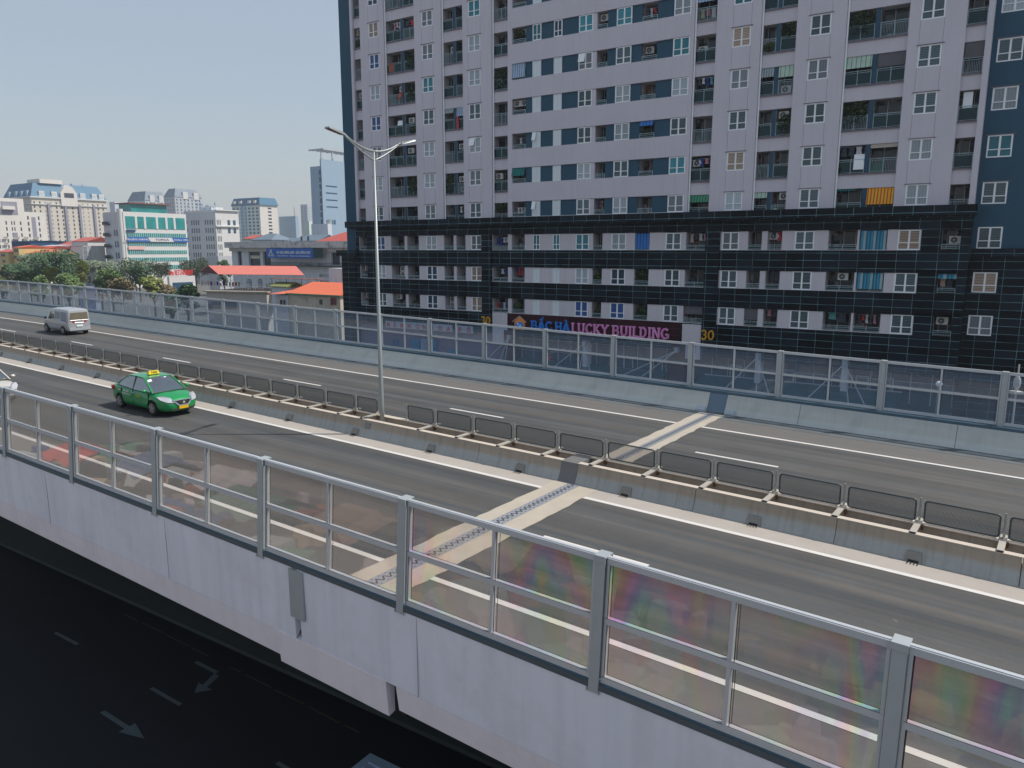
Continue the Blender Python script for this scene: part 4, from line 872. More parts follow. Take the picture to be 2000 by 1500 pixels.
for a in ((-43.7,U(7),.7,.9,7,'dark low plant'),(-36.1,U(6),1.4,1.7,6,'large dark bush'),(-36.2,U(5),.9,1.5,5,'tall green plant'),(-36,U(4),1.3,.8,4,'low green plant'),(-36.1,U(2),1.8,2.0,2,'very large dark bush'),(-38.0,U(1),.9,.5,1,'small low plant'),
  (-31.0,U(2)-.1,1.5,2.1,2,'round bush over the rail'),(-24.4,U(5),2.1,2.2,5,'huge dark bush'),(-24.4,U(1)+1.2,1.6,.9,1,'branchy hanging plant'),(-22.3,ZS[6],1.2,1.4,6,'leafy climbing plant'),(-13.3,ZS[5]-.35,.8,.9,5,'small trailing plant'),
  (-8.9,ZS[3],.9,.8,3,'potted plants'),(3.2,U(6)+.9,1.1,1.3,6,'overhanging bush'),(3.1,U(5)+.9,1.2,1.2,5,'dark bush over the rail'),(1.6,U(5),1.0,.8,5,'low dark plant'),(3.2,U(3),1.2,1.7,3,'tall dark bush'),(8.4,U(5)+.25,2.0,1.9,5,'dense creeper'),(8.3,U(3)+.3,1.9,1.9,3,'dark creeper'),(7.5,U(2),.4,.6,2,'small sprig of leaves')): plant(*a)
for a in ((-22.6,ZP[3],.8,1.1,-3,'light green plant'),(-36.2,ZP[3],.9,.8,-3,'dark green plant'),(-13.4,ZP[2],.8,1.1,-2,'dark plant'),(-13.3,ZP[3]-.2,.8,1.0,-3,'reddish dark plant'),(-8.6,ZP[2]-.35,2.0,2.1,-2,'big spiky tree-like bush'),(-8.7,ZP[3],1.1,1.2,-3,'dark green creeper')): plant(*a)
CC=[(.5,.5,.52),(.45,.04,.05),(.02,.05,.25),(.45,.2,.25),(.05,.06,.08),(.35,.3,.15),(.1,.3,.3),(.5,.35,.3)]
CM=[mat('cloth_%s'%n_,c,.9,var=.15) for n_,c in zip(('white','red','navy','pink','black','khaki','teal','peach'),CC)]
CNM=['white','red','navy','pink','black','khaki','teal','peach']
def laundry(x,w_,z,k,cols,y=.5,drop=.75):
    e=empty('laundry',FW(x,y,z),FA,'%s and %s laundry, %s'%(CNM[cols[0]],CNM[cols[-1]],where(x,k)),'laundry','laundry on the tower balconies')
    m_=MB(); m_.tube([(-w_/2,0,0),(w_/2,0,0)],.015,6); m_.build('line',[M['rail']],e)
    n=len(cols); a=w_/n
    for i,c in enumerate(cols):
        x0=-w_/2+a*i+.03; x1=x0+a*.82; dz=drop*R.uniform(.6,1.1); m_=MB(); 
        pts=[(x0,-.0,0),(x1,0,0),(x1-.04,-.04,-dz*.4),(x1+.02,.02,-dz),(x0+.03,-.03,-dz*.95),(x0+.05,.03,-dz*.4)]
        m_.prism(pts,(0,-.012,0),(0,.012,0)); m_.build('garment',[CM[c]],e)
for a in ((-38.2,1.5,T(7)-.25,7,(4,3,0,0)),(-36.2,1.3,T(7)-.35,7,(4,1)),(-43.7,.8,T(7)-.1,7,(5,2)),(-24.4,1.4,U(6,1.0),6,(2,0)),(-22.1,1.2,ZS[4]+.5,4,(1,2,1,0)),(-22.2,1.1,ZS[3]+1.1,3,(4,0,4)),(-22.1,1.1,ZS[1]+.9,1,(0,0,0)),(-8.7,1.0,ZS[6]+1.1,6,(4,0,1)),(-13.2,.8,ZS[1]+1.2,1,(2,3,5,4)),(-3.6,1.4,T(4)-.1,4,(4,0,2,6)),(-3.6,1.3,T(2)-.2,2,(4,2,3)),(1.6,.9,T(6)-.1,6,(4,4)),(8.4,1.6,T(2)-.1,2,(4,4,0)),(15.9,.9,T(6)-.3,6,(0,4)),
  (-29.5,.8,T(1)-.2,1,(0,4)),(-3.6,1.4,U(6,1.0),6,(5,1,0)),(10.7,1.5,U(1,.5),1,(2,4))): laundry(*a)
for a in ((-24.4,1.5,ZP[1]+1.25,-1,(2,2,0,0)),(-24.4,1.5,ZP[2]+1.3,-2,(4,0,2)),(-24.4,1.5,ZP[3]+1.0,-3,(1,4,0,2)),(-22.2,1.3,ZP[2]+1.45,-2,(2,1,1,2)),(-3.6,1.6,ZP[1]+1.4,-1,(7,4,0,3)),(3.1,.9,ZP[1]+1.45,-1,(4,1)),(3.1,.9,ZP[3]+1.4,-3,(3,4)),(10.6,1.7,ZP[3]+1.35,-3,(4,1,0,4,3,4)),(8.3,1.5,ZP[3]+1.4,-3,(6,4)),(3.1,.8,ZP[2]+1.3,-2,(4,4)),(15.7,.9,ZP[2]+1.1,-2,(7,4)),(-43.7,.7,ZP[1]+1.3,-1,(4,0))): laundry(*a)
def board(x,z,w_,h,m,lab,y=.42):
    m_=MB(); m_.hexa([(-w_/2,0,0),(w_/2,0,0),(w_/2,.05,0),(-w_/2,.05,0),(-w_/2,.12,h),(w_/2,.12,h),(w_/2,.17,h),(-w_/2,.17,h)]); m_.box(-w_/2+.02,w_/2-.02,.05,.09,.02,.06)
    tag(m_.build('board',[m],None,FW(x,y,z),FA),lab,'board')
board(9.0,U(2,.3),.75,1.15,M['white'],'white board leaning behind the rail, second floor over the cornice in the widest balcony column',.3)
board(8.85,U(4,.1),.85,.9,mat('tan_board',(.45,.36,.26),.8),'tan board behind the rail under the green striped awning')
board(15.9,U(3,.75),.6,1.3,M['white'],'white cloth-covered board in the rightmost narrow balcony column')
board(-37.9,U(4,1.05),.8,.55,M['white'],'white board in the first double balcony column, fourth floor over the cornice')
board(10.2,U(2,.05),.8,.7,mat('green_crate',(.02,.12,.06),.7),'dark green chest on the balcony floor beside the white board',.8)
f2=empty('flag',FW(-37.6,.3,U(5,1.05)),FA,'small red flag with yellow star on a balcony rail','flag')
m_=MB(); m_.hexa([(-.35,-.05,-.55),(.05,-.1,-.45),(.05,-.08,-.45),(-.35,-.03,-.55),(-.25,-.05,.0),(.35,-.1,.15),(.35,-.08,.15),(-.25,-.03,.0)]); m_.build('cloth',[M['red']],f2)
m_=MB(); m_.prism([(.0+(.13 if i%2==0 else .055)*math.sin(2*PI*i/10),0,-.2+(.13 if i%2==0 else .055)*math.cos(2*PI*i/10)) for i in range(10)],(0,-.13,0),(0,-.105,0)); m_.build('star',[bpy.data.materials['yellow_star']],f2)
m_=MB(); m_.prism([(-.35,0,-.9),(.3,0,-.9),(.35,0,.0),(-.35,0,.05)],(0,0,0),(0,.02,0)); tag(m_.build('towel',[mat('orange_towel',(.32,.10,.06),.9,var=.2)],None,FW(-38.9,.32,U(6,1.05)),FA),'orange brown towel over a balcony rail, first double balcony column','towel')
m_=MB(); m_.prism([(-.12,0,-1.3),(.2,0,-1.25),(.12,0,.0),(-.12,0,.05)],(0,0,0),(0,.03,0)); tag(m_.build('banner',[M['red']],None,FW(-29.9,.25,T(4)-.85),FA),'narrow red cloth strip below the blue striped awning','cloth')
# umbrella, first floor
um=empty('parasol',FW(2.9,.2,U(1,.55)),FA,'pale green parasol top on a balcony just above the long cornice','parasol')
m_=MB(); rg=[(.62*math.cos(2*PI*i/8),.4*math.sin(2*PI*i/8),0) for i in range(8)]
for i in range(8): m_.add([rg[i],rg[(i+1)%8],(0,0,.28)],[(0,1,2)])
m_.build('canopy',[mat('parasol_cloth',(.35,.42,.33),.8)],um); m_=MB(); m_.tube([(0,0,-.5),(0,0,.3)],.02,6); m_.build('pole',[M['rail']],um)
# ---------------------------------------------------------------- vehicles (local: +x forward, y left, z up)
def paint(name,c,rough=.3,coat=.6):
    m=mat(name,c,rough,.15,var=.03,scale=2); b=[n for n in m.node_tree.nodes if n.type=='BSDF_PRINCIPLED'][0]; b.inputs['Coat Weight'].default_value=coat; b.inputs['Coat Roughness'].default_value=.08; return m
M['green']=paint('taxi_green',(.002,.25,.065)); M['silver']=paint('silver_paint',(.36,.38,.40)); M['cream']=paint('pale_silver_paint',(.48,.47,.43))
M['tyre']=mat('tyre_rubber',(.012,.012,.012),.85,var=.2); M['rim']=mat('alloy_rim',(.38,.38,.39),.3,.7,var=.05); M['chrome']=mat('chrome_trim',(.65,.66,.68),.15,.9,var=0)
M['lampglass']=mat('headlamp_lens',(.55,.56,.60),.15,.3,var=.3,scale=12); M['tail']=mat('tail_lamp_lens',(.42,.015,.03),.2,var=.15,scale=10); M['blackp']=mat('black_plastic',(.010,.011,.012),.5,var=.1); M['yellow']=mat('yellow_plate',(.70,.42,.01),.5,var=.04); M['taxisign']=mat('yellow_roof_sign',(.72,.55,.01),.4,var=.03)
def carglass():
    m,t,o=nmat('car_glass'); g=G(t); tr=g.n('BsdfTransparent'); tr.inputs[0].default_value=(.20,.38,.38,1); gl=g.n('BsdfGlossy'); gl.inputs['Roughness'].default_value=.03
    f=g.n('Fresnel'); f.inputs[0].default_value=1.5; mx=g.n('MixShader'); g.l(g.math('MULTIPLY_ADD',f.outputs[0],.45,.0,clamp=True),mx.inputs[0]); g.l(tr.outputs[0],mx.inputs[1]); g.l(gl.outputs[0],mx.inputs[2]); g.l(mx.outputs[0],o.inputs[0]); return m
M['cglass']=carglass()
def loft(secs,mi=0,close=True):
    # secs: list of (x, [(y,z)...]) half sections from bottom centre to top centre; mirrored
    m_=MB(); n=None
    rings=[]
    for x,pts in secs:
        full=[(x,y,z) for y,z in pts]+[(x,-y,z) for y,z in pts[::-1] if abs(y)>1e-6]
        rings.append(full); n=len(full)
    vs=[p for r_ in rings for p in r_]; fs=[]
    for i in range(len(rings)-1):
        for k in range(n): fs.append((i*n+k,i*n+(k+1)%n,(i+1)*n+(k+1)%n,(i+1)*n+k))
    fs.append(tuple(range(n-1,-1,-1))); fs.append(tuple((len(rings)-1)*n+k for k in range(n)))
    return m_.add(vs,fs,mi)
def boolcut(o,cutters):
    dg0=[]
    for c in cutters:
        recalc(c)
        md_=o.modifiers.new('b','BOOLEAN'); md_.operation='DIFFERENCE'; md_.solver='EXACT'; md_.object=c; dg0.append(md_)
    dg=bpy.context.evaluated_depsgraph_get(); dg.update(); me=bpy.data.meshes.new_from_object(o.evaluated_get(dg)); o.modifiers.clear(); o.data=me
    for c in cutters: bpy.data.objects.remove(c)
def smooth(o,ang=35):
    bm=bmesh.new(); bm.from_mesh(o.data); bmesh.ops.recalc_face_normals(bm,faces=bm.faces)
    for f in bm.faces: f.smooth=True
    for e in bm.edges:
        if len(e.link_faces)==2 and e.calc_face_angle(0)>rad(ang): e.smooth=False
    bm.to_mesh(o.data); bm.free()
def subsurf(o,lv=2,crease=None):
    bm=bmesh.new(); bm.from_mesh(o.data); bmesh.ops.recalc_face_normals(bm,faces=bm.faces); bm.to_mesh(o.data); bm.free()
    md_=o.modifiers.new('s','SUBSURF'); md_.levels=lv; md_.render_levels=lv
    dg=bpy.context.evaluated_depsgraph_get(); dg.update(); me=bpy.data.meshes.new_from_object(o.evaluated_get(dg)); o.modifiers.clear(); o.data=me
def wheel(root,x,y,r,sp=5,w_=.19,steer=0):
    s=1 if y>0 else -1
    e=MB(); yo=y-s*w_ if False else y
    a=y-s*w_; pts=[(x,a,r),(x,a+s*.02,r),(x,y-s*.02,r),(x,y,r)]
    e.tube([(x,a,r),(x,a+s*.03,r),(x,y-s*.03,r),(x,y,r)],[r*.93,r,r,r*.92],22); e.sm=False
    t=e.build('wheel',[M['tyre']],root)
    m_=MB(); m_.tube([(x,y-s*.02,r),(x,y+s*.006,r)],[r*.66,r*.66],20); o=m_.build('rim_well',[M['blackp']],t)
    m_=MB()
    for i in range(sp):
        an=2*PI*i/sp+.3; dx,dz=math.cos(an),math.sin(an); px,pz=-dz,dx
        q=[(x+px*.03,y+s*.008,r+pz*.03),(x-px*.03,y+s*.008,r-pz*.03),(x+dx*r*.66-px*.05,y+s*.012,r+dz*r*.66-pz*.05),(x+dx*r*.66+px*.05,y+s*.012,r+dz*r*.66+pz*.05)]
        m_.prism(q,(0,0,0),(0,s*.012,0))
    m_.cyl((x,y+s*.006,r),.045,s*.022,10,'y')
    for i in range(20):
        a0=2*PI*i/20; a1=2*PI*(i+1)/20
        m_.prism([(x+math.cos(a0)*r*.60,y+s*.004,r+math.sin(a0)*r*.60),(x+math.cos(a1)*r*.60,y+s*.004,r+math.sin(a1)*r*.60),(x+math.cos(a1)*r*.68,y+s*.004,r+math.sin(a1)*r*.68),(x+math.cos(a0)*r*.68,y+s*.004,r+math.sin(a0)*r*.68)],(0,0,0),(0,s*.014,0))
    m_.build('rim',[M['rim']],t)
def sedan(root,pm,taxi=True):
    def sec(x,hw,zb,zs,zt,cr=.03):
        return (x,[(0,zb),(hw*.80,zb),(hw*.96,zb+.07),(hw*1.0,zb+.26),(hw*.995,(zb+.26+zs)/2),(hw*.96,zs-.04),(hw*.90,zs+.015),(hw*.55,zt-.005),(0,zt+cr)])
    S=[sec(-2.13,.50,.36,.72,.76,.0),sec(-2.10,.62,.25,.86,.93),sec(-1.95,.72,.20,.92,1.0),sec(-1.6,.79,.18,.95,1.02),sec(-1.1,.83,.17,.94,1.0),sec(-.4,.84,.17,.92,.98),sec(.4,.84,.17,.90,.96),sec(1.0,.83,.17,.87,.97),sec(1.25,.82,.17,.84,.94),sec(1.6,.79,.18,.78,.87),sec(1.9,.72,.18,.70,.78),sec(2.08,.60,.20,.58,.66),sec(2.15,.45,.24,.48,.52,.0)]
    m_=loft(S); o=m_.build('body',[pm],root); subsurf(o,1)
    cut=[]
    for x in (-1.26,1.22):
        for s in (-1,1):
            c=MB(); c.cyl((x,.56 if s>0 else -.98,.30),.355,.42,24,'y'); cc=c.build('cut',[M['blackp']],root); cut.append(cc)
    boolcut(o,cut); smooth(o,38)
    for x in (-1.26,1.22):
        for s in (-1,1): wheel(root,x,s*.815,.295)
    m_=MB(); m_.box(-1.75,1.7,-.60,.60,.17,.5); m_.build('underbody',[M['blackp']],root)
    # cabin: roof skin, pillars, glass
    B=dict(wb=(1.22,.74,.90),wbc=(1.38,0,.955),wt=(.38,.56,1.415),wtc=(.47,0,1.445),rt=(-.82,.54,1.42),rtc=(-.90,0,1.455),rb=(-1.58,.66,.985),rbc=(-1.72,0,1.025))
    def V(k,s=1): a=B[k]; return Vector((a[0],a[1]*s,a[2]))
    m_=MB(); nx,ny=8,8
    vs=[];fs=[]
    for i in range(nx+1):
        t=i/nx
        for j in range(ny+1):
            u=-1+2*j/ny; e0=V('rt').lerp(V('wt'),t); c0=V('rtc').lerp(V('wtc'),t); cr=.035*math.sin(PI*t)
            x=c0.x+(e0.x-c0.x)*u*u; y=e0.y*u*(1+.03*math.sin(PI*t)); z=c0.z+(e0.z-c0.z)*u*u+cr; vs.append((x,y,z))
    for i in range(nx):
        for j in range(ny): a=i*(ny+1)+j; fs.append((a,a+ny+1,a+ny+2,a+1))
    k0=len(vs); vs+=[(x*1.0,y*.97,z-.035) for x,y,z in vs]; fs+=[tuple(k0+i for i in f[::-1]) for f in fs[:]]
    bd=[i*(ny+1) for i in range(nx+1)]+[nx*(ny+1)+j for j in range(1,ny+1)]+[i*(ny+1)+ny for i in range(nx-1,-1,-1)]+[j for j in range(ny-1,0,-1)]
    for a,b in zip(bd,bd[1:]+bd[:1]): fs.append((a,b,b+k0,a+k0))
    m_.add(vs,fs); o=m_.build('roof',[pm],root); smooth(o,50)
    m_=MB()
    def bm_(a,b,w_,t_): # beam between points with width along x and thickness y
        m_.hexa([(a[0]-w_,a[1]-t_,a[2]),(a[0]+w_,a[1]-t_,a[2]),(a[0]+w_,a[1]+t_,a[2]),(a[0]-w_,a[1]+t_,a[2]),(b[0]-w_,b[1]-t_,b[2]),(b[0]+w_,b[1]-t_,b[2]),(b[0]+w_,b[1]+t_,b[2]),(b[0]-w_,b[1]+t_,b[2])])
    for s in (-1,1):
        bm_(V('wb',s),V('wt',s)+Vector((0,0,.0)),.045,.03); bm_(V('rb',s)+Vector((.06,0,-.03)),V('rt',s)+Vector((.02,0,0)),.09,.03)
    m_.build('pillar',[pm],root)
    m_=MB()
    for s in (-1,1):
        bm_((-.18,s*.775,.90),(-.22,s*.565,1.43),.04,.02)
        m_.tube([(1.18,s*.765,.925),(.36,s*.575,1.40),(-.25,s*.585,1.435),(-.84,s*.56,1.405),(-1.5,s*.69,1.03)],.012,6)
        m_.tube([(1.15,s*.79,.915),(0,s*.815,.925),(-1.45,s*.76,.985)],.012,6)
    m_.build('window_trim',[M['blackp']],root)
    def gl(nm,P_,sub=None):
        m_=MB(); m_.add(P_,[tuple(range(len(P_)))]); return m_.build(nm,[M['cglass']],root)
    gl('windscreen',[V('wb',1),V('wbc')+Vector((0,0,.0)),V('wb',-1),V('wt',-1),V('wtc'),V('wt',1)]); gl('rear_window',[V('rb',-1),V('rbc'),V('rb',1),V('rt',1),V('rtc'),V('rt',-1)])
    for s in (-1,1):
        gl('side_window',[(1.14,s*.765,.915),(-.15,s*.79,.92),(-.19,s*.57,1.42),(.36,s*.565,1.40)]); gl('side_window',[(-.22,s*.79,.92),(-1.40,s*.72,.985),(-.90,s*.565,1.39),(-.25,s*.57,1.42)])
    m_=MB(); m_.tube([V('wb',1)+Vector((.03,0,.01)),V('wbc')+Vector((.03,0,.0)),V('wb',-1)+Vector((.03,0,.01))],.018,6); m_.build('cowl',[M['blackp']],root)
    # interior
    M.setdefault('seat',mat('seat_cloth',(.09,.09,.10),.9,var=.2))
    m_=MB(); m_.box(-1.5,1.15,-.70,.70,.78,.80)
    for x,ys in ((-.1,(-.36,.36)),(-.95,(0,))):
        for y in ys:
            w_=.24 if len(ys)==2 else .6; m_.hexa([(x-.10,y-w_,.8),(x+.02,y-w_,.8),(x+.02,y+w_,.8),(x-.10,y+w_,.8),(x-.22,y-w_*.9,1.2),(x-.12,y-w_*.9,1.2),(x-.12,y+w_*.9,1.2),(x-.22,y+w_*.9,1.2)]); 
            if len(ys)==2: m_.box(x-.22,x-.13,y-.11,y+.11,1.22,1.36)
    m_.box(.95,1.28,-.68,.68,.80,.93); m_.build('interior',[M['seat']],root)
    m_=MB(); pts=[(.62+.17*math.sin(a)*.35,.36+.17*math.cos(a),1.0+.16*math.sin(a)) for a in [2*PI*i/12 for i in range(13)]]; m_.tube(pts,.014,6); m_.build('steering_wheel',[M['blackp']],root)
    # lights, mirrors, handles
    for s in (-1,1):
        m_=MB()
        q=[(2.12,s*.36,.56),(2.02,s*.60,.60),(1.76,s*.75,.70),(1.56,s*.77,.80),(1.74,s*.60,.83),(1.98,s*.42,.76)]
        m_.prism(q,(-.06,0,-.02),(.035,s*.035,.015)); m_.build('headlight',[M['lampglass']],root)
        m_=MB(); q=[(-2.05,s*.66,.68),(-2.05,s*.60,.88),(-1.85,s*.76,.90),(-1.80,s*.785,.74)]; m_.prism(q,(.06,0,0),(-.03,s*.03,.01)); m_.build('tail_light',[M['tail']],root)
        m_=MB(); m_.sphere((.98,s*.95,1.0),.075,.11,.075,10,6); m_.sm=True; m_.build('mirror',[pm],root); m_=MB(); m_.tube([(1.0,s*.78,.93),(.99,s*.88,.97)],.025,6); m_.build('mirror_arm',[M['blackp']],root)
        for x in (.02,-1.02): m_=MB(); m_.tube([(x,s*.855,.80),(x-.2,s*.858,.81)],.017,6); m_.build('door_handle',[M['chrome']],root)
        for x in (1.0,-.17,-1.05): m_=MB(); m_.hexa([(x-.006,s*.80,.26),(x+.006,s*.80,.26),(x+.006,s*.8435,.30),(x-.006,s*.8435,.30),(x-.006,s*.78,.90),(x+.006,s*.78,.90),(x+.006,s*.832,.86),(x-.006,s*.832,.86)]); m_.build('door_gap',[M['blackp']],root)
        m_=MB(); m_.sphere((2.05,s*.52,.35),.045,.06,.035,8,6); m_.build('fog_lamp',[M['blackp']],root)
    m_=MB(); m_.prism([(2.12,-.44,.68),(2.12,.44,.68),(2.17,.22,.45),(2.17,-.22,.45)],(-.08,0,0),(.025,0,0)); m_.build('grille_frame',[M['chrome']],root)
    m_=MB(); m_.prism([(2.15,-.37,.665),(2.15,.37,.665),(2.193,.18,.48),(2.193,-.18,.48)],(-.02,0,0),(.012,0,0)); m_.build('grille',[M['blackp']],root)
    m_=MB(); m_.cyl((2.18,0,.57),.055,.03,14,'x'); m_.build('emblem',[M['chrome']],root)
    m_=MB(); m_.prism([(2.10,-.55,.34),(2.10,.55,.34),(2.12,.45,.27),(2.12,-.45,.27)],(-.06,0,0),(.045,0,0)); m_.build('air_intake',[M['blackp']],root)
    m_=MB(); m_.box(2.15,2.185,-.20,.20,.31,.45); m_.build('number_plate',[M['yellow'] if taxi else M['whitepanel']],root)
    m_=MB(); m_.box(2.186,2.19,-.17,.17,.385,.425); 
    m_=MB(); m_.box(-2.16,-2.12,-.22,.22,.50,.62); m_.build('number_plate',[M['yellow'] if taxi else M['whitepanel']],root)
def person(root,x,y,z,shirt):
    # seated driver, one skinned body
    V_=[(0,0,0),(-.05,0,.25),(-.06,0,.42),(-.03,0,.52),(-.01,0,.60),(.0,0,.70),(-.05,.17,.40),(.12,.22,.22),(.36,.16,.24),(-.05,-.17,.40),(.12,-.22,.22),(.36,-.12,.24),(.30,.1,-.02),(.30,-.1,-.02)]
    E=[(0,1),(1,2),(2,3),(3,4),(4,5),(2,6),(6,7),(7,8),(2,9),(9,10),(10,11),(0,12),(0,13)]
    me=bpy.data.meshes.new('person'); me.from_pydata(V_,E,[]); o=bpy.data.objects.new('person',me); link(o); o.modifiers.new('k','SKIN'); 
    rr_=[.15,.15,.15,.055,.095,.085,.07,.045,.035,.07,.045,.035,.08,.08]
    for i,r_ in enumerate(rr_): 
        sv=me.skin_vertices[0].data[i]; sv.radius=(r_,r_); sv.use_root=(i==0)
    s_=o.modifiers.new('s','SUBSURF'); s_.levels=2; s_.render_levels=2
    dg=bpy.context.evaluated_depsgraph_get(); dg.update(); me2=bpy.data.meshes.new_from_object(o.evaluated_get(dg)); o.modifiers.clear(); o.data=me2
    me2.materials.clear(); me2.materials.append(shirt); me2.materials.append(mat('skin',(.35,.19,.12),.6,var=.05)); me2.materials.append(mat('hair',(.01,.009,.008),.6,var=.1))
    for p in me2.polygons: 
        c=p.center; p.use_smooth=True
        p.material_index=2 if (c.z>.68 or (c.z>.58 and c.x<-.05)) else (1 if c.z>.5 or c.x>.28 and c.z>.1 else 0)
    return o
s_c=-20.6; th=ANG(s_c); pc=P(s_c,-1.20,.012)
taxi=empty('taxi',pc,th,'green sedan taxi with yellow roof sign on the near carriageway','taxi')
taxi.rotation_euler=(0,math.atan(.0182),th)
sedan(taxi,M['green'])
m_=MB(); m_.hexa([(-.02,-.24,1.50),(.16,-.24,1.50),(.16,.24,1.50),(-.02,.24,1.50),(.02,-.20,1.63),(.12,-.20,1.63),(.12,.20,1.63),(.02,.20,1.63)]); rs=m_.build('roof_sign',[M['taxisign']],taxi)
m_=MB(); m_.box(0,.14,-.2,.2,1.475,1.50); m_.build('sign_base',[M['blackp']],taxi)
textobj('TAXI',.12,M['blackp'],rs,(.155,0,1.535),.003,.003,PI/2-.3,PI/2)
M['deco']=mat('white_decal',(.7,.72,.70),.5,var=0); M['decoy']=mat('yellow_decal',(.6,.45,.02),.5,var=0)
tt=textobj('04.38.61.61.61',.115,M['deco'],taxi,(-.62,-.852,.66),.002,.002,PI/2,0); textobj('MAI LINH',.10,M['deco'],taxi,(-.62,-.853,.78),.002,.002,PI/2,0)
textobj('TAXI',.13,M['decoy'],taxi,(.28,-.853,.66),.002,.003,PI/2,0)
m_=MB(); m_.add([(1.18,-.70,.93),(1.10,-.48,.965),(.98,-.48,1.03),(1.05,-.69,1.0)],[(0,1,2,3)]); 
st_=MB(); st_.quad((.50,-.52,1.355),(.62,-.56,1.28),(.66,-.40,1.30),(.52,-.36,1.375)); st_.quad((.5,.05,1.41),(.56,.05,1.38),(.54,.30,1.375),(.48,.30,1.40)); st_.build('windscreen_sticker',[M['deco']],taxi)
m_=MB(); m_.tube([(-.35,0,1.48),(-.5,0,1.56)],.008,5); m_.build('antenna',[M['blackp']],taxi)
dr=person(None,0,0,0,mat('blue_shirt',(.10,.28,.36),.8,var=.1)); dr.name='person'; tag(dr,'taxi driver in a light blue shirt holding the wheel of the green taxi','person')
dr.location=taxi.matrix_basis@Vector((-.02,.36,.72)); dr.rotation_euler=taxi.rotation_euler
# second sedan, only its front inside the frame
s2=-28.2; w2=empty('parked_car',P(s2,-4.80,.012),ANG(s2),'pale silver sedan entering the frame at the left edge','car'); w2.name='silver_car'
w2.rotation_euler=(0,math.atan(.018),ANG(s2)); sedan(w2,M['cream'],False)
m_=MB(); m_.hexa([(1.0,-.3,.955),(1.22,-.3,.955),(1.22,.55,.955),(1.0,.55,.955),(1.0,-.3,.985),(1.12,-.3,.985),(1.12,.55,.985),(1.0,.55,.985)]); m_.build('dashboard_card',[M['yellow']],w2)
# minivan seen from behind
s3=-49.55; van=empty('minivan',P(s3,8.85,.012),ANG(s3)+PI,'silver minivan seen from behind on the far carriageway','minivan'); van.rotation_euler=(0,-math.atan(.0175),ANG(s3)+PI)
def vsec(x,hw,zb,zm,zt,hr): return (x,[(0,zb),(hw*.85,zb),(hw*.98,zb+.08),(hw,zb+.4),(hw*.99,zm-.05),(hw*.965,zm+.03),(hr*1.08,zt-.14),(hr*1.03,zt-.05),(hr*.88,zt-.0),(0,zt+.03)])
S=[vsec(-2.02,.70,.30,.95,1.60,.60),vsec(-2.0,.79,.25,1.0,1.80,.68),vsec(-1.85,.81,.24,1.02,1.87,.69),vsec(-.8,.82,.22,1.02,1.88,.68),vsec(.2,.82,.22,1.02,1.88,.68),vsec(.75,.82,.22,1.01,1.83,.66),vsec(1.1,.81,.22,1.0,1.60,.62),vsec(1.5,.79,.24,.96,1.18,.60),vsec(1.85,.74,.26,.82,.98,.56),vsec(2.05,.60,.30,.66,.80,.5),vsec(2.1,.5,.34,.60,.66,.4)]
o=loft(S).build('body',[M['silver']],van); subsurf(o,1); cut=[]
for x in (-1.2,1.3):
    for s in (-1,1): c=MB(); c.cyl((x,.54 if s>0 else -.98,.31),.36,.44,24,'y'); cut.append(c.build('cut',[M['blackp']],van))
[bpy.data.objects.remove(c) for c in cut]; smooth(o,38)
for x in (-1.2,1.3):
    for s in (-1,1): wheel(van,x,s*.835,.30); m_=MB(); m_.cyl((x,s*.815-.01,.31),.35,.02,24,'y'); m_.build('wheel_well_dark',[M['blackp']],van)  # flat dark disc paints the shade of the uncut wheel well
m_=MB(); m_.box(-1.8,1.7,-.6,.6,.2,.5); m_.build('underbody',[M['blackp']],van)
vg=mat('tinted_beige_glass',(.16,.14,.10),.15,var=.5,scale=3); vg2=mat('grey_side_glass',(.17,.21,.25),.25,var=.25,scale=5)
m_=MB(); m_.hexa([(-2.05,-.64,1.10),(-1.9,-.64,1.10),(-1.9,.64,1.10),(-2.05,.64,1.10),(-2.02,-.58,1.62),(-1.85,-.58,1.62),(-1.85,.58,1.62),(-2.02,.58,1.62)]); m_.build('rear_window',[vg],van)
m_=MB(); m_.tube([(-2.035,-.64,1.07),(-2.035,.64,1.07)],.02,6); m_.tube([(-2.03,-.35,.88),(-2.03,.35,.88)],.02,6); m_.build('trim',[M['chrome']],van)
for s in (-1,1):
    m_=MB()
    for a,b in ((-1.75,-.95),(-.85,-.05)): m_.hexa([(a,s*.765,1.12),(b,s*.775,1.12),(b,s*.80,1.12),(a,s*.795,1.12),(a+.05,s*.70,1.64),(b,s*.71,1.66),(b,s*.752,1.66),(a+.05,s*.75,1.64)])
    m_.build('side_window',[vg2],van)
    m_=MB(); m_.hexa([(.05,s*.77,1.10),(1.0,s*.765,1.06),(1.0,s*.79,1.06),(.05,s*.80,1.10),(.05,s*.69,1.64),(.62,s*.68,1.60),(.62,s*.725,1.60),(.05,s*.73,1.64)]); m_.build('front_side_window',[M['doorg']],van)
    m_=MB(); m_.hexa([(-2.06,s*.34,.90),(-1.95,s*.72,.92),(-1.72,s*.835,.93),(-1.9,s*.34,.90),(-2.06,s*.34,1.0),(-1.97,s*.70,1.04),(-1.72,s*.82,1.04),(-1.9,s*.34,1.0)]); recalc(m_.build('tail_light',[M['tail']],van))
    m_=MB(); m_.box(-2.06,-2.0,s*.62-.06,s*.62+.06,.42,.46); m_.build('reflector',[M['tail']],van)
    m_=MB(); m_.sphere((1.0,s*.95,1.12),.07,.09,.11,8,6); m_.build('mirror',[M['blackp']],van)
textobj('VẬN TẢI',.16,M['lblue'],van,(-1.35,.803,.98),.003,.004,PI/2,PI)
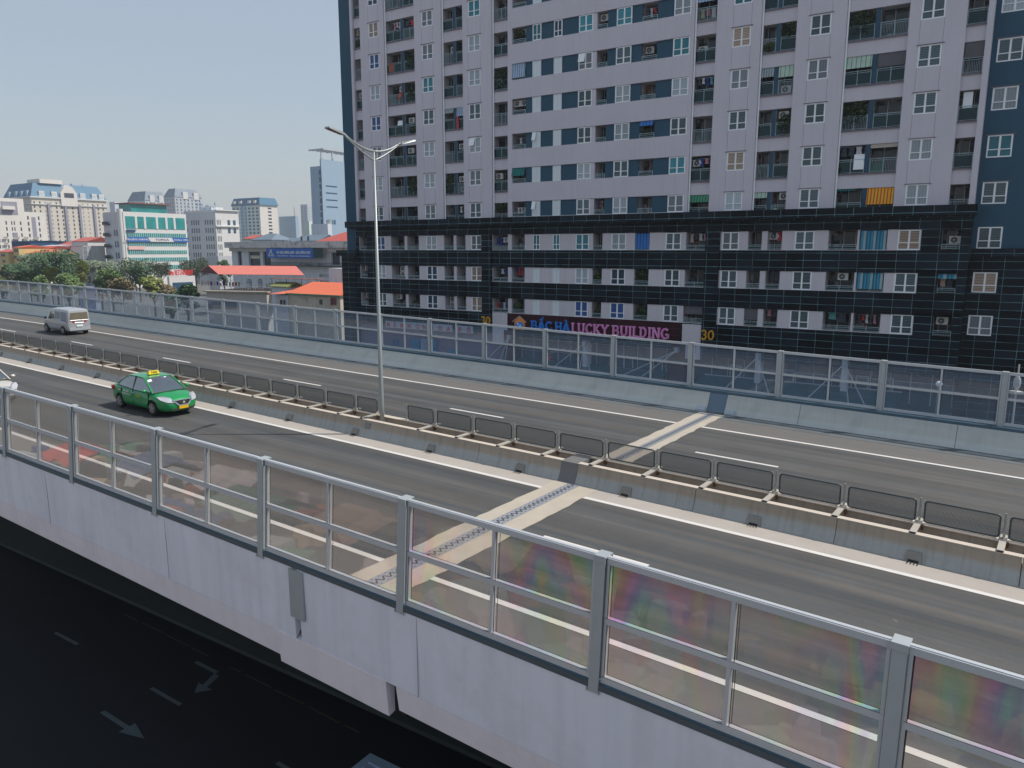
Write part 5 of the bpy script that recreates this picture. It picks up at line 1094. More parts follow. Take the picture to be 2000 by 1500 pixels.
m_=MB(); m_.hexa([(1.12,-.60,1.13),(1.2,-.60,1.05),(1.2,.60,1.05),(1.12,.60,1.13),(.80,-.55,1.68),(.86,-.55,1.72),(.86,.55,1.72),(.80,.55,1.68)]); recalc(m_.build('windscreen',[M['doorg']],van))
m_=MB(); m_.box(-2.06,-2.01,-.22,.22,.60,.72); m_.build('number_plate',[M['whitepanel']],van)
m_=MB(); m_.hexa([(-2.08,-.74,.34),(-1.9,-.80,.34),(-1.9,.80,.34),(-2.08,.74,.34),(-2.06,-.72,.52),(-1.9,-.79,.52),(-1.9,.79,.52),(-2.06,.72,.52)]); m_.build('bumper',[M['silver']],van)
# ---------------------------------------------------------------- ground, lower street
def ray(px,py):
    u=(px-1000)/FPX; q=(py-750)/FPX; c,s=math.cos(PITCH),math.sin(PITCH); return Vector((u,c-q*s,-s-q*c))
def at(px,py,y): r_=ray(px,py); return Vector((0,0,CAMZ))+r_*(y/r_.y)
m_=MB(); m_.quad((-2500,-600,0),(2500,-600,0),(2500,3000,0),(-2500,3000,0)); tag(m_.build('ground',mat('city_ground',(.10,.10,.09),.95,var=.3,scale=.05)),kind='structure')
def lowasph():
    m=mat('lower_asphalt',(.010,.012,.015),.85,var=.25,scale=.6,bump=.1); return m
LR=Vector((.8375,-.5465,0)); LN=Vector((.5465,.8375,0)); LO=Vector((-8.71,25.45,0))  # lower street runs along LR; LN towards the flyover centre
def LP(a,b,z=0): return LO+LR*a+LN*b+Vector((0,0,z))
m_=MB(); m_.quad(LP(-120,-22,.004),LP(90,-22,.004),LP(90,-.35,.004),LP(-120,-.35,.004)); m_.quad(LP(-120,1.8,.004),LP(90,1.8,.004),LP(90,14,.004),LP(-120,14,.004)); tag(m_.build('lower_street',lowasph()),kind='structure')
m_=MB(); m_.prism([LP(-120,-.35),LP(-120,-.35,.16),LP(-120,1.8,.16),LP(-120,1.8)],(0,0,0),LR*210); tag(m_.build('central_kerb',mat('kerb_concrete',(.06,.075,.07),.9,var=.2)),kind='structure')
m_=MB(); m_.prism([LP(-120,-22),LP(-120,-22,.15),LP(-120,-30,.15),LP(-120,-30)],(0,0,0),LR*210); tag(m_.build('pavement',mat('paving',(.22,.20,.18),.9,var=.2)),kind='structure')
mk=MB()
def mark(p0,p1,w_): 
    a=Vector((*p0,.008)); b=Vector((*p1,.008)); d=(b-a).normalized(); n=Vector((-d.y,d.x,0))*w_/2; mk.quad(a-n,b-n,b+n,a+n)
for a,b in (((-18.17,27.59),(-16.76,26.69)),((-12.55,23.77),(-11.09,22.79)),((-6.98,19.92),(-5.4,18.85)),((-24.2,31.6),(-22.7,30.6))): mark(a,b,.14)
d=Vector((2.08,-1.40,0)).normalized(); n=Vector((-d.y,d.x,0))
def arrow(tail,L,flip=1):
    t=Vector((*tail,.008)); a=t+d*(L-1.0); mk.quad(t-n*.08,a-n*.08,a+n*.08,t+n*.08); mk.add([a-n*.27,a+d*1.0,a+n*.27],[(0,1,2)])
arrow((-13.52,22.42),2.5)
t=Vector((-11.7,25.45,.008)); a=t+d*1.3; mk.quad(t-n*.08,a-n*.08,a+n*.08,t+n*.08); e=a-n*.75+d*.35; mk.quad(a-n*.08-d*.05,a+d*.25-n*.08,e+d*.15,e-d*.1); mk.add([e-d*.35,e+d*.45,e-n*.45+d*.1],[(0,1,2)])
tag(mk.build('street_markings',mat('dim_white_paint',(.10,.13,.14),.8,var=.2,scale=3)),kind='structure')  # white markings in a dim tone
mk=MB(); 
for a,b in (((-16.2,29.12),(-15.3,28.51)),((-15.13,28.42),(-13.83,27.55)),((-13.7,27.43),(-12.44,26.58)),((-12.26,26.43),(-11.36,25.84)),((-10.27,25.07),(-9.8,24.8)),((-9.57,24.6),(-8.38,23.8)),((-8.2,23.65),(-6.95,22.82)),((-6.8,22.7),(-5.54,21.8)),((-5.39,21.72),(-4.82,21.33))): mark(a,b,.06)
tag(mk.build('edge_markings',mat('dim_orange_paint',(.09,.045,.03),.8,var=.2,scale=3)),kind='structure')  # orange dashes in a dim tone
# piers under the flyover
for i,s in enumerate((-31,-1.5,27)):
    c=P(s,2.6,0); e=empty('bridge_pier',(c.x,c.y,0),ANG(s),['concrete pier under the left stretch of the flyover','concrete pier under the middle expansion joint','concrete pier under the right stretch of the flyover'][i],'pier','piers under the flyover'); m_=MB(); m_.box(-.9,.9,-2.2,2.2,0,c.z-3.2); m_.build('shaft',[M['soffit']],e); m_=MB(); m_.hexa([(-.9,-2.2,c.z-3.2),(.9,-2.2,c.z-3.2),(.9,2.2,c.z-3.2),(-.9,2.2,c.z-3.2),(-1.0,-7,c.z-1.95),(1.0,-7,c.z-1.95),(1.0,7,c.z-1.95),(-1.0,7,c.z-1.95)]); m_.build('crosshead',[M['soffit']],e)
# vehicle roof at the bottom edge
bx=at(723,1472,16.8); bx=Vector((-3.75,16.75,0)); bz=2.0
yaw=math.atan2(-.5465,.8375)
bus=empty('minibus',(-3.57+2.6*LR.x,16.94+2.6*LR.y,0),yaw,'pale blue ribbed roof of a small bus on the dark lower street','bus')
m_=MB(); L_=5.2; m_.box(-2.6,2.6,-1.75,-.0,.35,2.43); m_.build('body',[paint('pale_blue_paint',(.30,.40,.5))],bus)
m_=MB(); m_.box(-2.62,2.62,-1.77,.02,2.432,2.5); 
for i in range(7): m_.box(-2.4,2.4,-1.6+.22*i,-1.53+.22*i,2.501,2.53)
m_.build('roof',[paint('blue_roof_paint',(.38,.50,.62))],bus)
for x in (-1.7,1.6):
    for y in (-.02,-1.73): 
        m_=MB(); m_.cyl((x,y-(.2 if y>-1 else -.0),.36),.36,.2,18,'y'); m_.build('wheel',[M['tyre']],bus)
m_=MB(); m_.box(-2.45,2.45,.0,.02,1.1,1.75); m_.build('side_window',[M['doorg']],bus)
# ---------------------------------------------------------------- the near kerbside behind and below the camera (seen only as reflections)
def offp(s,o,z=0): v=P(s,o,0); return Vector((v.x,v.y,z))
cols=[(.45,.07,.06),(.10,.14,.24),(.50,.42,.40),(.14,.22,.16),(.40,.24,.16),(.45,.33,.28)]
nmc=['red','blue','cream','green','orange','pinkish']
for i,s in enumerate((-46,-39.5,-33,-27,-20,-13)):
    p=offp(s,-27-1.5*(i%3)); e=empty('market_stall',p,ANG(s)+.2*math.sin(i*2.1),'kerbside stall under a %s tarpaulin behind the viewpoint'%nmc[i],'market stall','stalls on the near pavement')
    m_=MB(); n_=8
    for q in range(n_):
        a=-2.6+5.2*q/n_; b=a+5.2/n_; za,zb=3.0+.25*math.sin(q*1.7),3.0+.25*math.sin((q+1)*1.7); m_.quad((a,-2.2,za-.5),(b,-2.2,zb-.5),(b,0,zb+.2),(a,0,za+.2)); m_.quad((a,0,za+.2),(b,0,zb+.2),(b,2.2,zb-.6),(a,2.2,za-.6))
    m_.build('tarpaulin',[mat('tarp_'+nmc[i],cols[i],.7,var=.3,scale=1)],e)
    m_=MB(); m_.box(-2.2,2.2,-1.2,1.0,.0,.8); m_.build('counter',[mat('counter_'+nmc[i],(.25,.17,.12),.8,var=.6,scale=3)],e)
for i,s in enumerate((-36,-24,-9,4,16)):  # unseen row, added in browns for a brown reflection in the near panes
    p=offp(s,-34); e=empty('shophouse',p,ANG(s),['narrow brown','wide tan','dark brown','pale brown','grey-brown'][i]+' shophouse across the kerb behind the viewpoint','house','houses on the near kerb')
    m_=MB(); h=9+3*math.sin(i*3.); m_.box(-5.8,5.8,-10,0,0,h); m_.build('wall',[mat('shophouse_wall_%d'%i,[(.25,.17,.13),(.30,.25,.20),(.20,.14,.12),(.28,.22,.19),(.18,.16,.15)][i],.9,var=.4,scale=.5,streak=.5)],e)
    m_=MB()
    for a in (-4,-.8,2.4):
        for b in (3.4,6.2): m_.box(a,a+1.6,.0,.08,b,b+1.6)
    m_.build('window',[M['doorg']],e)
m_=MB(); rr_=random.Random(5); gm_=[mat('reflected_box_%d'%i,c,.8,var=.5,scale=3) for i,c in enumerate(((.5,.5,.48),(.45,.12,.06),(.05,.10,.25),(.12,.30,.18),(.5,.35,.2),(.06,.05,.05),(.55,.45,.44)))]
for i in range(420):
    p=offp(rr_.uniform(-58,12),rr_.uniform(-36,-19)); a=rr_.uniform(0,PI); w_,d_,h_=rr_.uniform(.2,1.3),rr_.uniform(.2,1.1),rr_.uniform(.2,1.5); ca,sa=math.cos(a),math.sin(a)
    q=[(p.x+ca*x-sa*y,p.y+sa*x+ca*y) for x,y in ((-w_,-d_),(w_,-d_),(w_,d_),(-w_,d_))]
    m_.hexa([(x,y,.15) for x,y in q]+[((x-p.x)*.8+p.x,(y-p.y)*.8+p.y,.15+h_) for x,y in q],rr_.randrange(7))
tag(m_.build('reflected_clutter',gm_),kind='stuff')  # random unseen boxes, added to break up reflections in the near panes
# ---------------------------------------------------------------- trees
def tree(x,y,h,r,label,lm,n=900,trunk=.18,tall=1.,z0=0,seed=1,leaf=None,group='trees beyond the flyover',sz=None):
    rr=random.Random(seed); e=empty('tree',(x,y,z0),rr.uniform(0,6),label,'tree',group)
    m_=MB(); m_.tube([(0,0,0),(.1,.05,h*.35),(-.05,.1,h*.62)],[trunk*1.4,trunk,trunk*.6],8)
    br=[]
    for i in range(7):
        a=i*2.4+rr.random(); l=r*rr.uniform(.45,.8); zz=h*(.5+.06*i); p=Vector((l*math.cos(a),l*math.sin(a),min(h*.92,zz+l*.45))); m_.tube([(0,.05,h*.34+i*h*.03),(p.x*.5,p.y*.5,(h*.42+p.z)/2),tuple(p)],[trunk*.6,trunk*.4,trunk*.15],5); br.append(p)
    m_.build('trunk',[M_bark],e)
    m_=MB(); cl=[(p.x,p.y,p.z) for p in br]+[(rr.uniform(-.5,.5)*r,rr.uniform(-.5,.5)*r,h*rr.uniform(.6,.95)) for _ in range(9)]+[(0,0,h*.9)]
    cs=[(c,rr.uniform(.26,.46)*r) for c in cl]; s=sz or r*.075
    for k in range(n):
        c,cr=cs[rr.randrange(len(cs))]
        v=Vector((rr.gauss(0,1),rr.gauss(0,1),rr.gauss(0,1))).normalized()*cr*(rr.random()**.35); v.z*=.8*tall
        p=Vector(c)+v; u=Vector((rr.uniform(-1,1),rr.uniform(-1,1),rr.uniform(-.6,.6))).normalized(); w_=u.orthogonal().normalized(); q=s*rr.uniform(.6,1.5)
        m_.quad(p-u*q-w_*q*.7,p+u*q-w_*q*.5,p+u*q*.9+w_*q*.7,p-u*q*.8+w_*q*.6,0 if rr.random()<.55 else 1)
    m_.build('crown',lm,e)
M_bark=mat('bark',(.07,.055,.04),.9,var=.3)
LM={'dark':[mat('crown_dark',(0.038,0.091,0.042),.7,var=.3,scale=1),mat('crown_dark2',(0.067,0.133,0.053),.7,var=.3,scale=1)],'mid':[mat('crown_mid',(0.076,0.142,0.042),.7,var=.3,scale=1),mat('crown_mid2',(0.133,0.209,0.057),.7,var=.3,scale=1)],
 'yel':[mat('crown_yellow',(0.142,0.190,0.038),.7,var=.3,scale=1),mat('crown_yellow2',(0.209,0.228,0.057),.7,var=.3,scale=1)],'brn':[mat('crown_brown',(0.142,0.123,0.067),.8,var=.3,scale=1),mat('crown_brown2',(0.209,0.171,0.095),.8,var=.3,scale=1)],'pale':[mat('crown_pale',(0.133,0.180,0.114),.8,var=.3,scale=1),mat('crown_pale2',(0.190,0.228,0.152),.8,var=.3,scale=1)]}
def treepx(px,pyt,yd,wpx,kind,label,seed,n=1500,tall=1.):
    p=at(px,pyt,yd); h=p.z; dep=yd*math.cos(PITCH); r=wpx/2/FPX*yd*1.02; tree(p.x,p.y,h,r,label,LM[kind],int(n*2.2),seed=seed,tall=tall,sz=max(.17,r*.033))
treepx(104,492,202,82,'dark','tall dark green tree, tallest of the left clump beyond the fence',1,3200)
treepx(147,505,205,46,'yel','yellow-green tree on the right edge of the left tree clump',2,1600)
treepx(65,497,222,52,'pale','pale feathery tree left of the tallest dark tree',3,1600)
treepx(30,515,189,62,'dark','dark rounded tree at the far left above the fence',4,2200)
treepx(2,536,162,22,'yel','small yellow-green tree at the left frame edge',5,700)
treepx(96,518,178,26,'yel','slim light green tree in front of the tallest dark tree',6,1000,1.3)
treepx(78,538,159,34,'mid','low bright green tree in front, left of the slim one',7,1200)
treepx(130,537,164,56,'mid','wide low green tree in front of the left clump',8,1600)
treepx(55,524,182,44,'dark','dark tree between the pale feathery one and the fence',38,1600)
treepx(216,528,182,60,'mid','olive green round tree right of the small gate gap',9,2400)
treepx(196,540,172,24,'dark','narrow dark tree just left of the olive round one',10,900)
treepx(236,545,162,54,'brn','grey-brown nearly leafless tree below the olive one',11,1800)
treepx(270,520,216,52,'dark','dark blue-green tree below the glass office building',12,1800)
treepx(298,540,159,50,'yel','mustard green tree with a rounded top near the fence',13,1800)
treepx(328,553,151,36,'brn','brownish small tree right of the mustard one',14,1000)
treepx(362,556,135,56,'dark','dense dark green tree beside the shed terrace',15,1800)
treepx(335,573,132,40,'dark','low dark tree under the dense one by the terrace',16,1000)
treepx(262,512,270,70,'pale','pale grey-green street tree in front of the glass office building',17,1600)
treepx(195,510,276,60,'pale','pale street tree left of the column of the glass office building',18,1500)
treepx(312,513,267,50,'pale','pale street tree, rightmost before the red rooftop letters',19,1300)
treepx(380,508,256,66,'pale','pale grey-green tree right of the red rooftop letters',20,1600)
treepx(435,505,202,26,'dark','small dark tree against the white office corner',21,800)
treepx(128,482,236,18,'dark','palm-like dark tree beside the grey block house',22,500)
# ---------------------------------------------------------------- city
EX=Vector((.8367,-.5477,0)); IN=Vector((.5477,.8367,0)); CA=math.atan2(EX.y,EX.x)
def hitx(px,O_,D_):
    r_=ray(px,488); k=(O_.x*r_.y-O_.y*r_.x)/(D_.y*r_.x-D_.x*r_.y); return k
_pn={}
def winset(root,_,face,cols,rows,cw,ch,zt,dz,x0,dx,mw,cap=100,name='window',skip=None,y=0.):
    # windows of one face, top row first, all sharing one mesh; past the cap one merged part. face 0 = shaded front (y), 1 = sunlit right side
    m_=MB(); m_.box(0,cw,-.06,.05,0,ch); me=m_.mesh(name,[mw]); n=0; st=MB()
    for j in range(rows):
        z=zt-ch-j*dz
        if z<1.5: break
        for i in range(cols):
            if skip and skip(i,j): continue
            x=x0+i*dx
            if n<cap:
                o=bpy.data.objects.new(name,me); link(o,root)
                if face==0: o.location=(x,y,z)
                else: o.location=(y,x,z); o.rotation_euler=(0,0,PI/2)
            elif face==0: st.box(x,x+cw,y-.06,y+.05,z,z+ch)
            else: st.box(y-.05,y+.06,x,x+cw,z,z+ch)
            n+=1
    if st.v: q=st.build(name,[mw],root); q['kind']='stuff'
def corner(name,label,xc,xl,xr,pyt,yd,wm,cat='building',group=None,sidem=None,z0=0):
    O_=at(xc,488,yd); O_.z=0; top=at(xc,pyt,yd).z
    w1=abs(hitx(xl,O_,-EX)); w2=abs(hitx(xr,O_,IN)) if xr>xc else 8.
    w2=min(w2,90); w1=min(w1,120)
    e=empty(name,O_,CA,label,cat,group); m_=MB(); m_.box(-w1,0,0,w2,z0,top,0); m_.build('wall',[wm],e); return e,w1,w2,top
CW={k:mat('facade_'+k,c,.85,var=.08,scale=.08,streak=s) for k,c,s in (('cream',(.58,.53,.46),.2),('white',(.62,.62,.61),.15),('warm',(.66,.63,.59),.15),('grey',(.50,.55,.59),.2),('blueg',(.28,.39,.50),.15),('greens',(.58,.66,.64),.15),('pale',(.45,.47,.50),.15),('old',(.56,.60,.65),.45),('oldw',(.42,.42,.42),.8),('yellow',(.55,.42,.18),.2),('lilac',(.26,.26,.32),.2),('tan',(.40,.36,.30),.6),('navy',(.01,.06,.14),.2),('cyan',(.03,.33,.45),.2))}  # lilac serves only as painted shade of bays and recesses
RF={'red':mat('red_tile_roof',(.42,.09,.07),.8,var=.25,scale=.6),'blue':mat('blue_mansard_roof',(.03,.135,.235),.6,var=.15,scale=.1),'grey':mat('grey_mansard_roof',(.13,.18,.23),.6,var=.15,scale=.1),'orange':mat('orange_sheet_roof',(.62,.14,.06),.6,var=.10,scale=.5),'salmon':mat('salmon_sheet_roof',(.60,.17,.13),.6,var=.10,scale=.5),'rust':mat('rusty_roof',(.20,.06,.04),.8,var=.3)}
WD=mat('far_window_dark',(.05,.055,.075),.4,var=.3,scale=.2); WF=mat('far_window_faint',(.30,.30,.29),.6,var=.2,scale=.2); WG=mat('far_window_green',(.02,.24,.24),.2,var=.7,scale=.25); WB=mat('far_window_blue',(.03,.09,.15),.3,var=.4,scale=.2)
def mansard(e,w1,w2,z,h,rm,ins=2.2,ov=.5,white=None):
    m_=MB(); m_.hexa([(-w1-ov,-ov,z),(ov,-ov,z),(ov,w2+ov,z),(-w1-ov,w2+ov,z),(-w1+ins,ins,z+h),(-ins,ins,z+h),(-ins,w2-ins,z+h),(-w1+ins,w2-ins,z+h)]); m_.build('roof',[rm],e)
# 1 long cream block with blue mansard
e,w1,w2,top=corner('apartment_block','long cream apartment block with blue mansard roof and small gables',72,19,216,383,560,CW['cream'])
mansard(e,w1,w2,top,10,RF['blue'],4)
u=w2/14.2
winset(e,None,1,14,14,u*.26,1.7,top-3.5,3.05,u*.3,u,WD,100,skip=lambda i,j:i in(2,3,6,9,10)); winset(e,None,1,14,14,u*.26,1.5,top-3.5,3.05,u*.3,u,WF,60,name='pale_window',skip=lambda i,j:i not in(2,3,6,9,10)); winset(e,None,0,8,10,w1/22,1.5,top-8,3.05,w1*-.95,w1/8.2,WF,80)
for y0 in (.19,.41,.60,.80): m_=MB(); m_.box(0,1.0,w2*y0,w2*y0+1.6,0,top-4.5); m_.build('bay_shade_strip',[CW['lilac']],e)  # proud lilac strips paint the shade between the bays
m_=MB(); m_.box(-w1-.9,1.0,-1,w2+.9,top-.9,top); m_.build('cornice',[CW['white']],e); m_=MB(); m_.box(-w1-.6,.8,-.8,w2+.6,top-5.6,top-5.0); m_.build('cornice',[CW['white']],e)
for y0 in (.10,.26,.64,.80,.90): m_=MB(); m_.box(-4.4,.4,w2*y0,w2*(y0+.07),top+.1,top+4.2,0); m_.box(.4,.5,w2*(y0+.01),w2*(y0+.06),top+1.2,top+3.4,1); m_.build('dormer',[CW['white'],CW['grey']],e)
for x0 in (.15,.35,.55,.8): m_=MB(); m_.box(-w1*x0-1.4,-w1*x0+1.4,-.3,4,top+.1,top+4.4); m_.build('dormer',[CW['blueg']],e)
m_=MB(); y0=w2*.48; m_.prism([(1.2,y0-6,top-6),(1.2,y0+6,top-6),(1.2,y0+6,top+3.5),(1.2,y0+3,top+8),(1.2,y0,top+9.5),(1.2,y0-3,top+8),(1.2,y0-6,top+3.5)],(-5,0,0),(0,0,0),0); m_.box(1.21,1.3,y0-3.5,y0+3.5,top+.2,top+3.6,1); m_.build('gable',[CW['warm'],WD],e)
m_=MB(); m_.box(-w1*.5,-w1*.05,8,24,top+10,top+13); m_.build('roof_house',[CW['warm']],e)
for y0 in (.45,.62,.75): m_=MB(); m_.box(-12,-8,w2*y0,w2*y0+8,top+10,top+11.6); m_.build('roof_house',[CW['pale']],e)
# 2 white-beige block in front, left
e,w1,w2,top=corner('apartment_block','white-beige apartment block at the left edge with recessed balconies',-30,-90,97,384,400,CW['warm'])
k1=hitx(56,e.location,IN)
bpy.data.objects.remove([c for c in e.children if c.name.startswith('wall')][0])
m_=MB(); m_.box(-w1,0,0,k1,0,top); m_.box(-w1,-.6,k1,w2,0,top-6.8); m_.build('wall',[CW['warm']],e)
def at2(pxa): return hitx(pxa,e.location,IN)
for a,b,xx in ((0,2.6,0),(17,19.6,0),(45,47.6,0),(61,64,-.6),(82,84.6,-.6),(28,30,0),(33,35,0)): 
    ya,yb=at2(a),at2(b); winset(e,None,1,1,8,(yb-ya),1.9,top-12 if xx==0 else top-9,3.15,ya,1,WD,20,y=xx)
for a,b,xx in ((28,39,0),(68,78,-.6),(8,16,0),(48,57,-.3)):
    ya,yb=at2(a),at2(b)
    for j in range(4): m_=MB(); m_.box(xx-.35,xx+1.0,ya,yb,top-31+3.15*j,top-30.7+3.15*j); m_.box(xx+.9,xx+1.0,ya,yb,top-30.7+3.15*j,top-29.7+3.15*j,1); m_.build('balcony',[CW['cream'],WF],e)
for a,b,xx in ((29,38,0),(69,77,-.6)):
    m_=MB(); m_.box(xx-.3,xx+.08,at2(a),at2(b),4,top-18 if xx==0 else top-9.5); m_.build('balcony_recess_shade',[CW['lilac']],e)  # flat lilac panels paint the shade of the recessed balconies
m_=MB(); m_.box(-.3,.15,at2(12),at2(43),top-8.5,top-1.8); m_.build('roof_terrace_shade',[CW['lilac']],e)  # shade of the roof terrace painted as a lilac panel
m_=MB(); m_.box(-.3,1.8,at2(12),at2(36),top-6,top-4.2); m_.build('terrace_canopy',[CW['warm']],e)
# 3 pale towers with mansard roofs, far
e,w1,w2,top=corner('apartment_block','far pale grey tower block with slate mansard roof above the glass office',291,258,335,391,850,CW['grey']); mansard(e,w1,w2,top,10,RF['grey'],4); winset(e,None,0,7,8,w1/20,2,top-3,3.6,-w1+1.5,w1/7,WB,60); winset(e,None,1,6,8,w2/20,2.2,top-2,3.6,w2*.05,w2/6.2,WB,60)
for q in (.22,.62): m_=MB(); m_.box(-3,.5,w2*q,w2*(q+.2),top-2,top+6); m_.build('dormer',[CW['white']],e)
e,w1,w2,top=corner('apartment_block','second far pale tower block with taller slate roof, behind the first',349,328,401,384,830,CW['pale']); mansard(e,w1,w2,top,9,RF['grey'],4); winset(e,None,0,4,8,w1/14,2,top-2,3.6,-w1+1.5,w1/4.4,WB,60); winset(e,None,1,7,8,w2/22,2.2,top-2,3.6,w2*.05,w2/7.2,WB,60)
for q in (.3,.7): m_=MB(); m_.box(-3,.5,w2*q,w2*(q+.18),top-2,top+5.5); m_.build('dormer',[CW['white']],e)
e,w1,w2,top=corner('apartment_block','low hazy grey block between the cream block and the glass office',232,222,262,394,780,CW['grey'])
# 4 glass office
YG=300.
e,w1,w2,top=corner('office_building','white office building with green glass bands and a blue banner',246,208,368,413,YG,CW['white'])
zz=lambda py:at(250,py,YG).z
m_=MB(); m_.box(-w1-.1,-1.8,-.2,8,0,top-.5); m_.build('shaded_side_wall',[CW['grey']],e)  # shade on this left face painted in as a grey slab
m_=MB(); m_.cyl((-1.3,-.4,0),1.1,top+1.,20); m_.build('round_column',[CW['white']],e)
def zy(px,py): # height of a pixel lying on the sunlit face
    k=hitx(px,e.location,IN); r_=ray(px,py); return CAMZ+r_.z*(e.location.y+IN.y*k)/r_.y
bt=[(422,446),(454.5,462.5),(473,480),(489,496),(503.5,511),(519,527)]
for j,(a,b) in enumerate(bt):
    za,zb=zy(250,a),zy(250,b)
    m_=MB(); m_.box(-.1,.12,w2*.03,w2*.97,zb,za); g_o=m_.build('glass_band',[WG],e); m_=MB()
    nn=6 if j==0 else 30
    for i in range(1,nn): y_=w2*.03+(w2*.94)*i/nn+(0 if j else R.uniform(-.6,.6)); m_.box(.121,.22,y_-(.45 if j==0 else .07),y_+(.45 if j==0 else .07),zb,za)
    m_.build('mullions',[CW['white'] if j==0 else CW['greens']],g_o)
m_=MB(); m_.box(-9,-.5,w2*.14,w2*.7,top,top+3.2); m_.build('penthouse',[WG],e); m_=MB(); m_.box(-10,.5,w2*.1,w2*.74,top+3.2,top+3.6); m_.build('penthouse_roof',[RF['rust']],e)
zb1,zb0=zy(250,463),zy(250,472)
m_=MB(); m_.box(.3,.6,.8,w2-.2,zb0,zb1); bn=m_.build('banner',[mat('blue_banner',(.01,.11,.42),.6,var=.1)],e)
m_=MB(); m_.prism([(.61,w2*.34,zb1-.05),(.61,w2*.72,zb1-.05),(.61,w2*.75,zb0+.05),(.61,w2*.38,zb0+.05)],(0,0,0),(.05,0,0)); m_.build('white_field',[CW['white']],bn)
textobj('NGÂN HÀNG',1.1,M['deco'],bn,(.66,w2*.18,zb0+.55),.02,.01,PI/2,PI/2,sx=1.5); textobj('Hotline 1900',.9,M['deco'],bn,(.66,w2*.87,zb0+.6),.02,.01,PI/2,PI/2,sx=1.3); textobj('TOPICA',1.1,mat('navy_print',(.05,.06,.2),.6),bn,(.68,w2*.56,zb0+.5),.02,.02,PI/2,PI/2,sx=1.5)
m_=MB(); m_.box(.2,.5,.9,w2*.28,zy(250,487.5),zy(250,480.5)); m_.build('pink_edged_banner',[mat('pale_banner',(.7,.45,.42),.7,var=.1)],e)
m_=MB(); m_.box(.2,.45,.8,w2*.16,zy(250,453),zy(250,448)); m_.build('navy_board',[CW['navy']],e)
for j in range(6): m_=MB(); m_.box(-w1+.5,-w1+4.8,-1.1,-.2,top-5-4.4*j,top-4.7-4.4*j); m_.box(-w1+.5,-w1+4.8,-1.1,-1.0,top-4.7-4.4*j,top-3.7-4.4*j); m_.build('balcony',[M['darkmetal']],e)
winset(e,None,0,3,6,.9,2.4,top-7,4.4,-w1*.50,w1*.12,WB,30,y=-.2)
# red letters building
e,w1,w2,top=corner('restaurant','low white restaurant with red rooftop letters',326,322,377,540,230,CW['white'])
lt=textobj('Sen RESTAURANT',2.3,mat('red_letters',(.75,.04,.04),.5),e,(.1,w2*.47,top+.3),.1,.02,PI/2,PI/2,sx=1.0); lt.scale=(w2*.92/max(lt.dimensions.x,.1),1,1)
m_=MB(); m_.box(-.1,.12,1.0,w2-1,.5,top-1.9); m_.build('window',[WB],e)
# 5 white / grey office with antennas
e,w1,w2,top=corner('office_building','grey and white office block with roof antennas right of the glass office',425,364,470,410,340,CW['white'])
m_=MB(); m_.box(-w1-.1,-.4,-.2,8,0,top-.8); m_.build('shaded_front_wall',[CW['grey']],e)  # grey slab paints the shade on the front of the white block
gw=mat('office_window_grey',(.10,.12,.15),.4,var=.3); winset(e,None,0,10,7,.8,2.1,top-4.2,3.6,-w1*.76,w1*.073,gw,70,y=-.2,skip=lambda i,j:i in (4,5)); winset(e,None,0,1,7,.8,1.4,top-4.2,3.6,-w1*.92,1,gw,70,y=-.2)
winset(e,None,1,3,7,w2*.03,2.3,top-4.2,3.6,w2*.05,w2*.065,gw,30); winset(e,None,1,2,2,w2*.11,2.2,top-4.2,3.6,w2*.5,w2*.24,WB,30)
for a_,b_ in ((-.2,.25),(-7.2,-6.8)): m_=MB(); m_.box(-.2,.7,-.1,w2,top+a_,top+b_); m_.build('ledge',[CW['white']],e)
for x in (-w1+2,-w1*.6,-w1*.5,-w1*.45,-w1*.3,-8,-6,-4.2,-2.5,-1.2): m_=MB(); h=R.uniform(1.8,4.6); m_.box(x-.1,x+.1,1,1.2,top-1,top+h); m_.box(x-.4,x+.4,1,1.1,top+h*.6,top+h*.75); m_.build('roof_antenna',[CW['blueg']],e)
m_=MB(); m_.box(-w1+9,-w1+18,2,8,top-1,top+1.5); m_.build('roof_house',[CW['old']],e)
# 6 blue topped tower
e,w1,w2,top=corner('apartment_block','white tower block with blue roof storey in the middle distance',512,459,546,400,680,CW['warm'])
m_=MB(); m_.box(-w1-.1,-.6,-.4,8,0,top-.1); m_.build('shaded_front',[CW['greens']],e)  # cooler green-grey slab paints the shade on the front face
mansard(e,w1,w2,top,6.5,RF['blue'],1.2,1.0)
for q in (.1,.3,.62,.85): m_=MB(); m_.box(-w1*q-3,-w1*q,-1.5,1,top+1.5,top+4); m_.build('dormer',[CW['warm']],e)
winset(e,None,0,7,13,w1*.075,1.7,top-2,3.05,-w1*.97,w1/7.1,WB,91,y=-.4); winset(e,None,1,1,13,w2*.2,1.4,top-2,3.05,w2*.45,2,WD,20)
for a_,b_ in ((.66,.58),(.53,.49)): m_=MB(); m_.box(-w1*a_,-w1*b_,-.6,.2,0,top); m_.build('blue_strip',[CW['blueg']],e)
# 7,8 hazy blocks
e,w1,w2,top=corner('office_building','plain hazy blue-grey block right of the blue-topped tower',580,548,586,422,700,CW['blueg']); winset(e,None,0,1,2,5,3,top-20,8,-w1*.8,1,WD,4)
m_=MB(); m_.tube([(-1,0,top-2),(-1,0,top+8)],.2,5); m_.build('mast',[M['darkmetal']],e)
e,w1,w2,top=corner('apartment_block','very distant pale tower pair left of the blue-grey tower',604,591,618,399,1050,CW['pale']); winset(e,None,1,2,9,2,3,top-3,4,2,5,CW['blueg'],20); winset(e,None,0,2,9,3,3,top-3,4,-w1+1,w1/2,CW['blueg'],20)
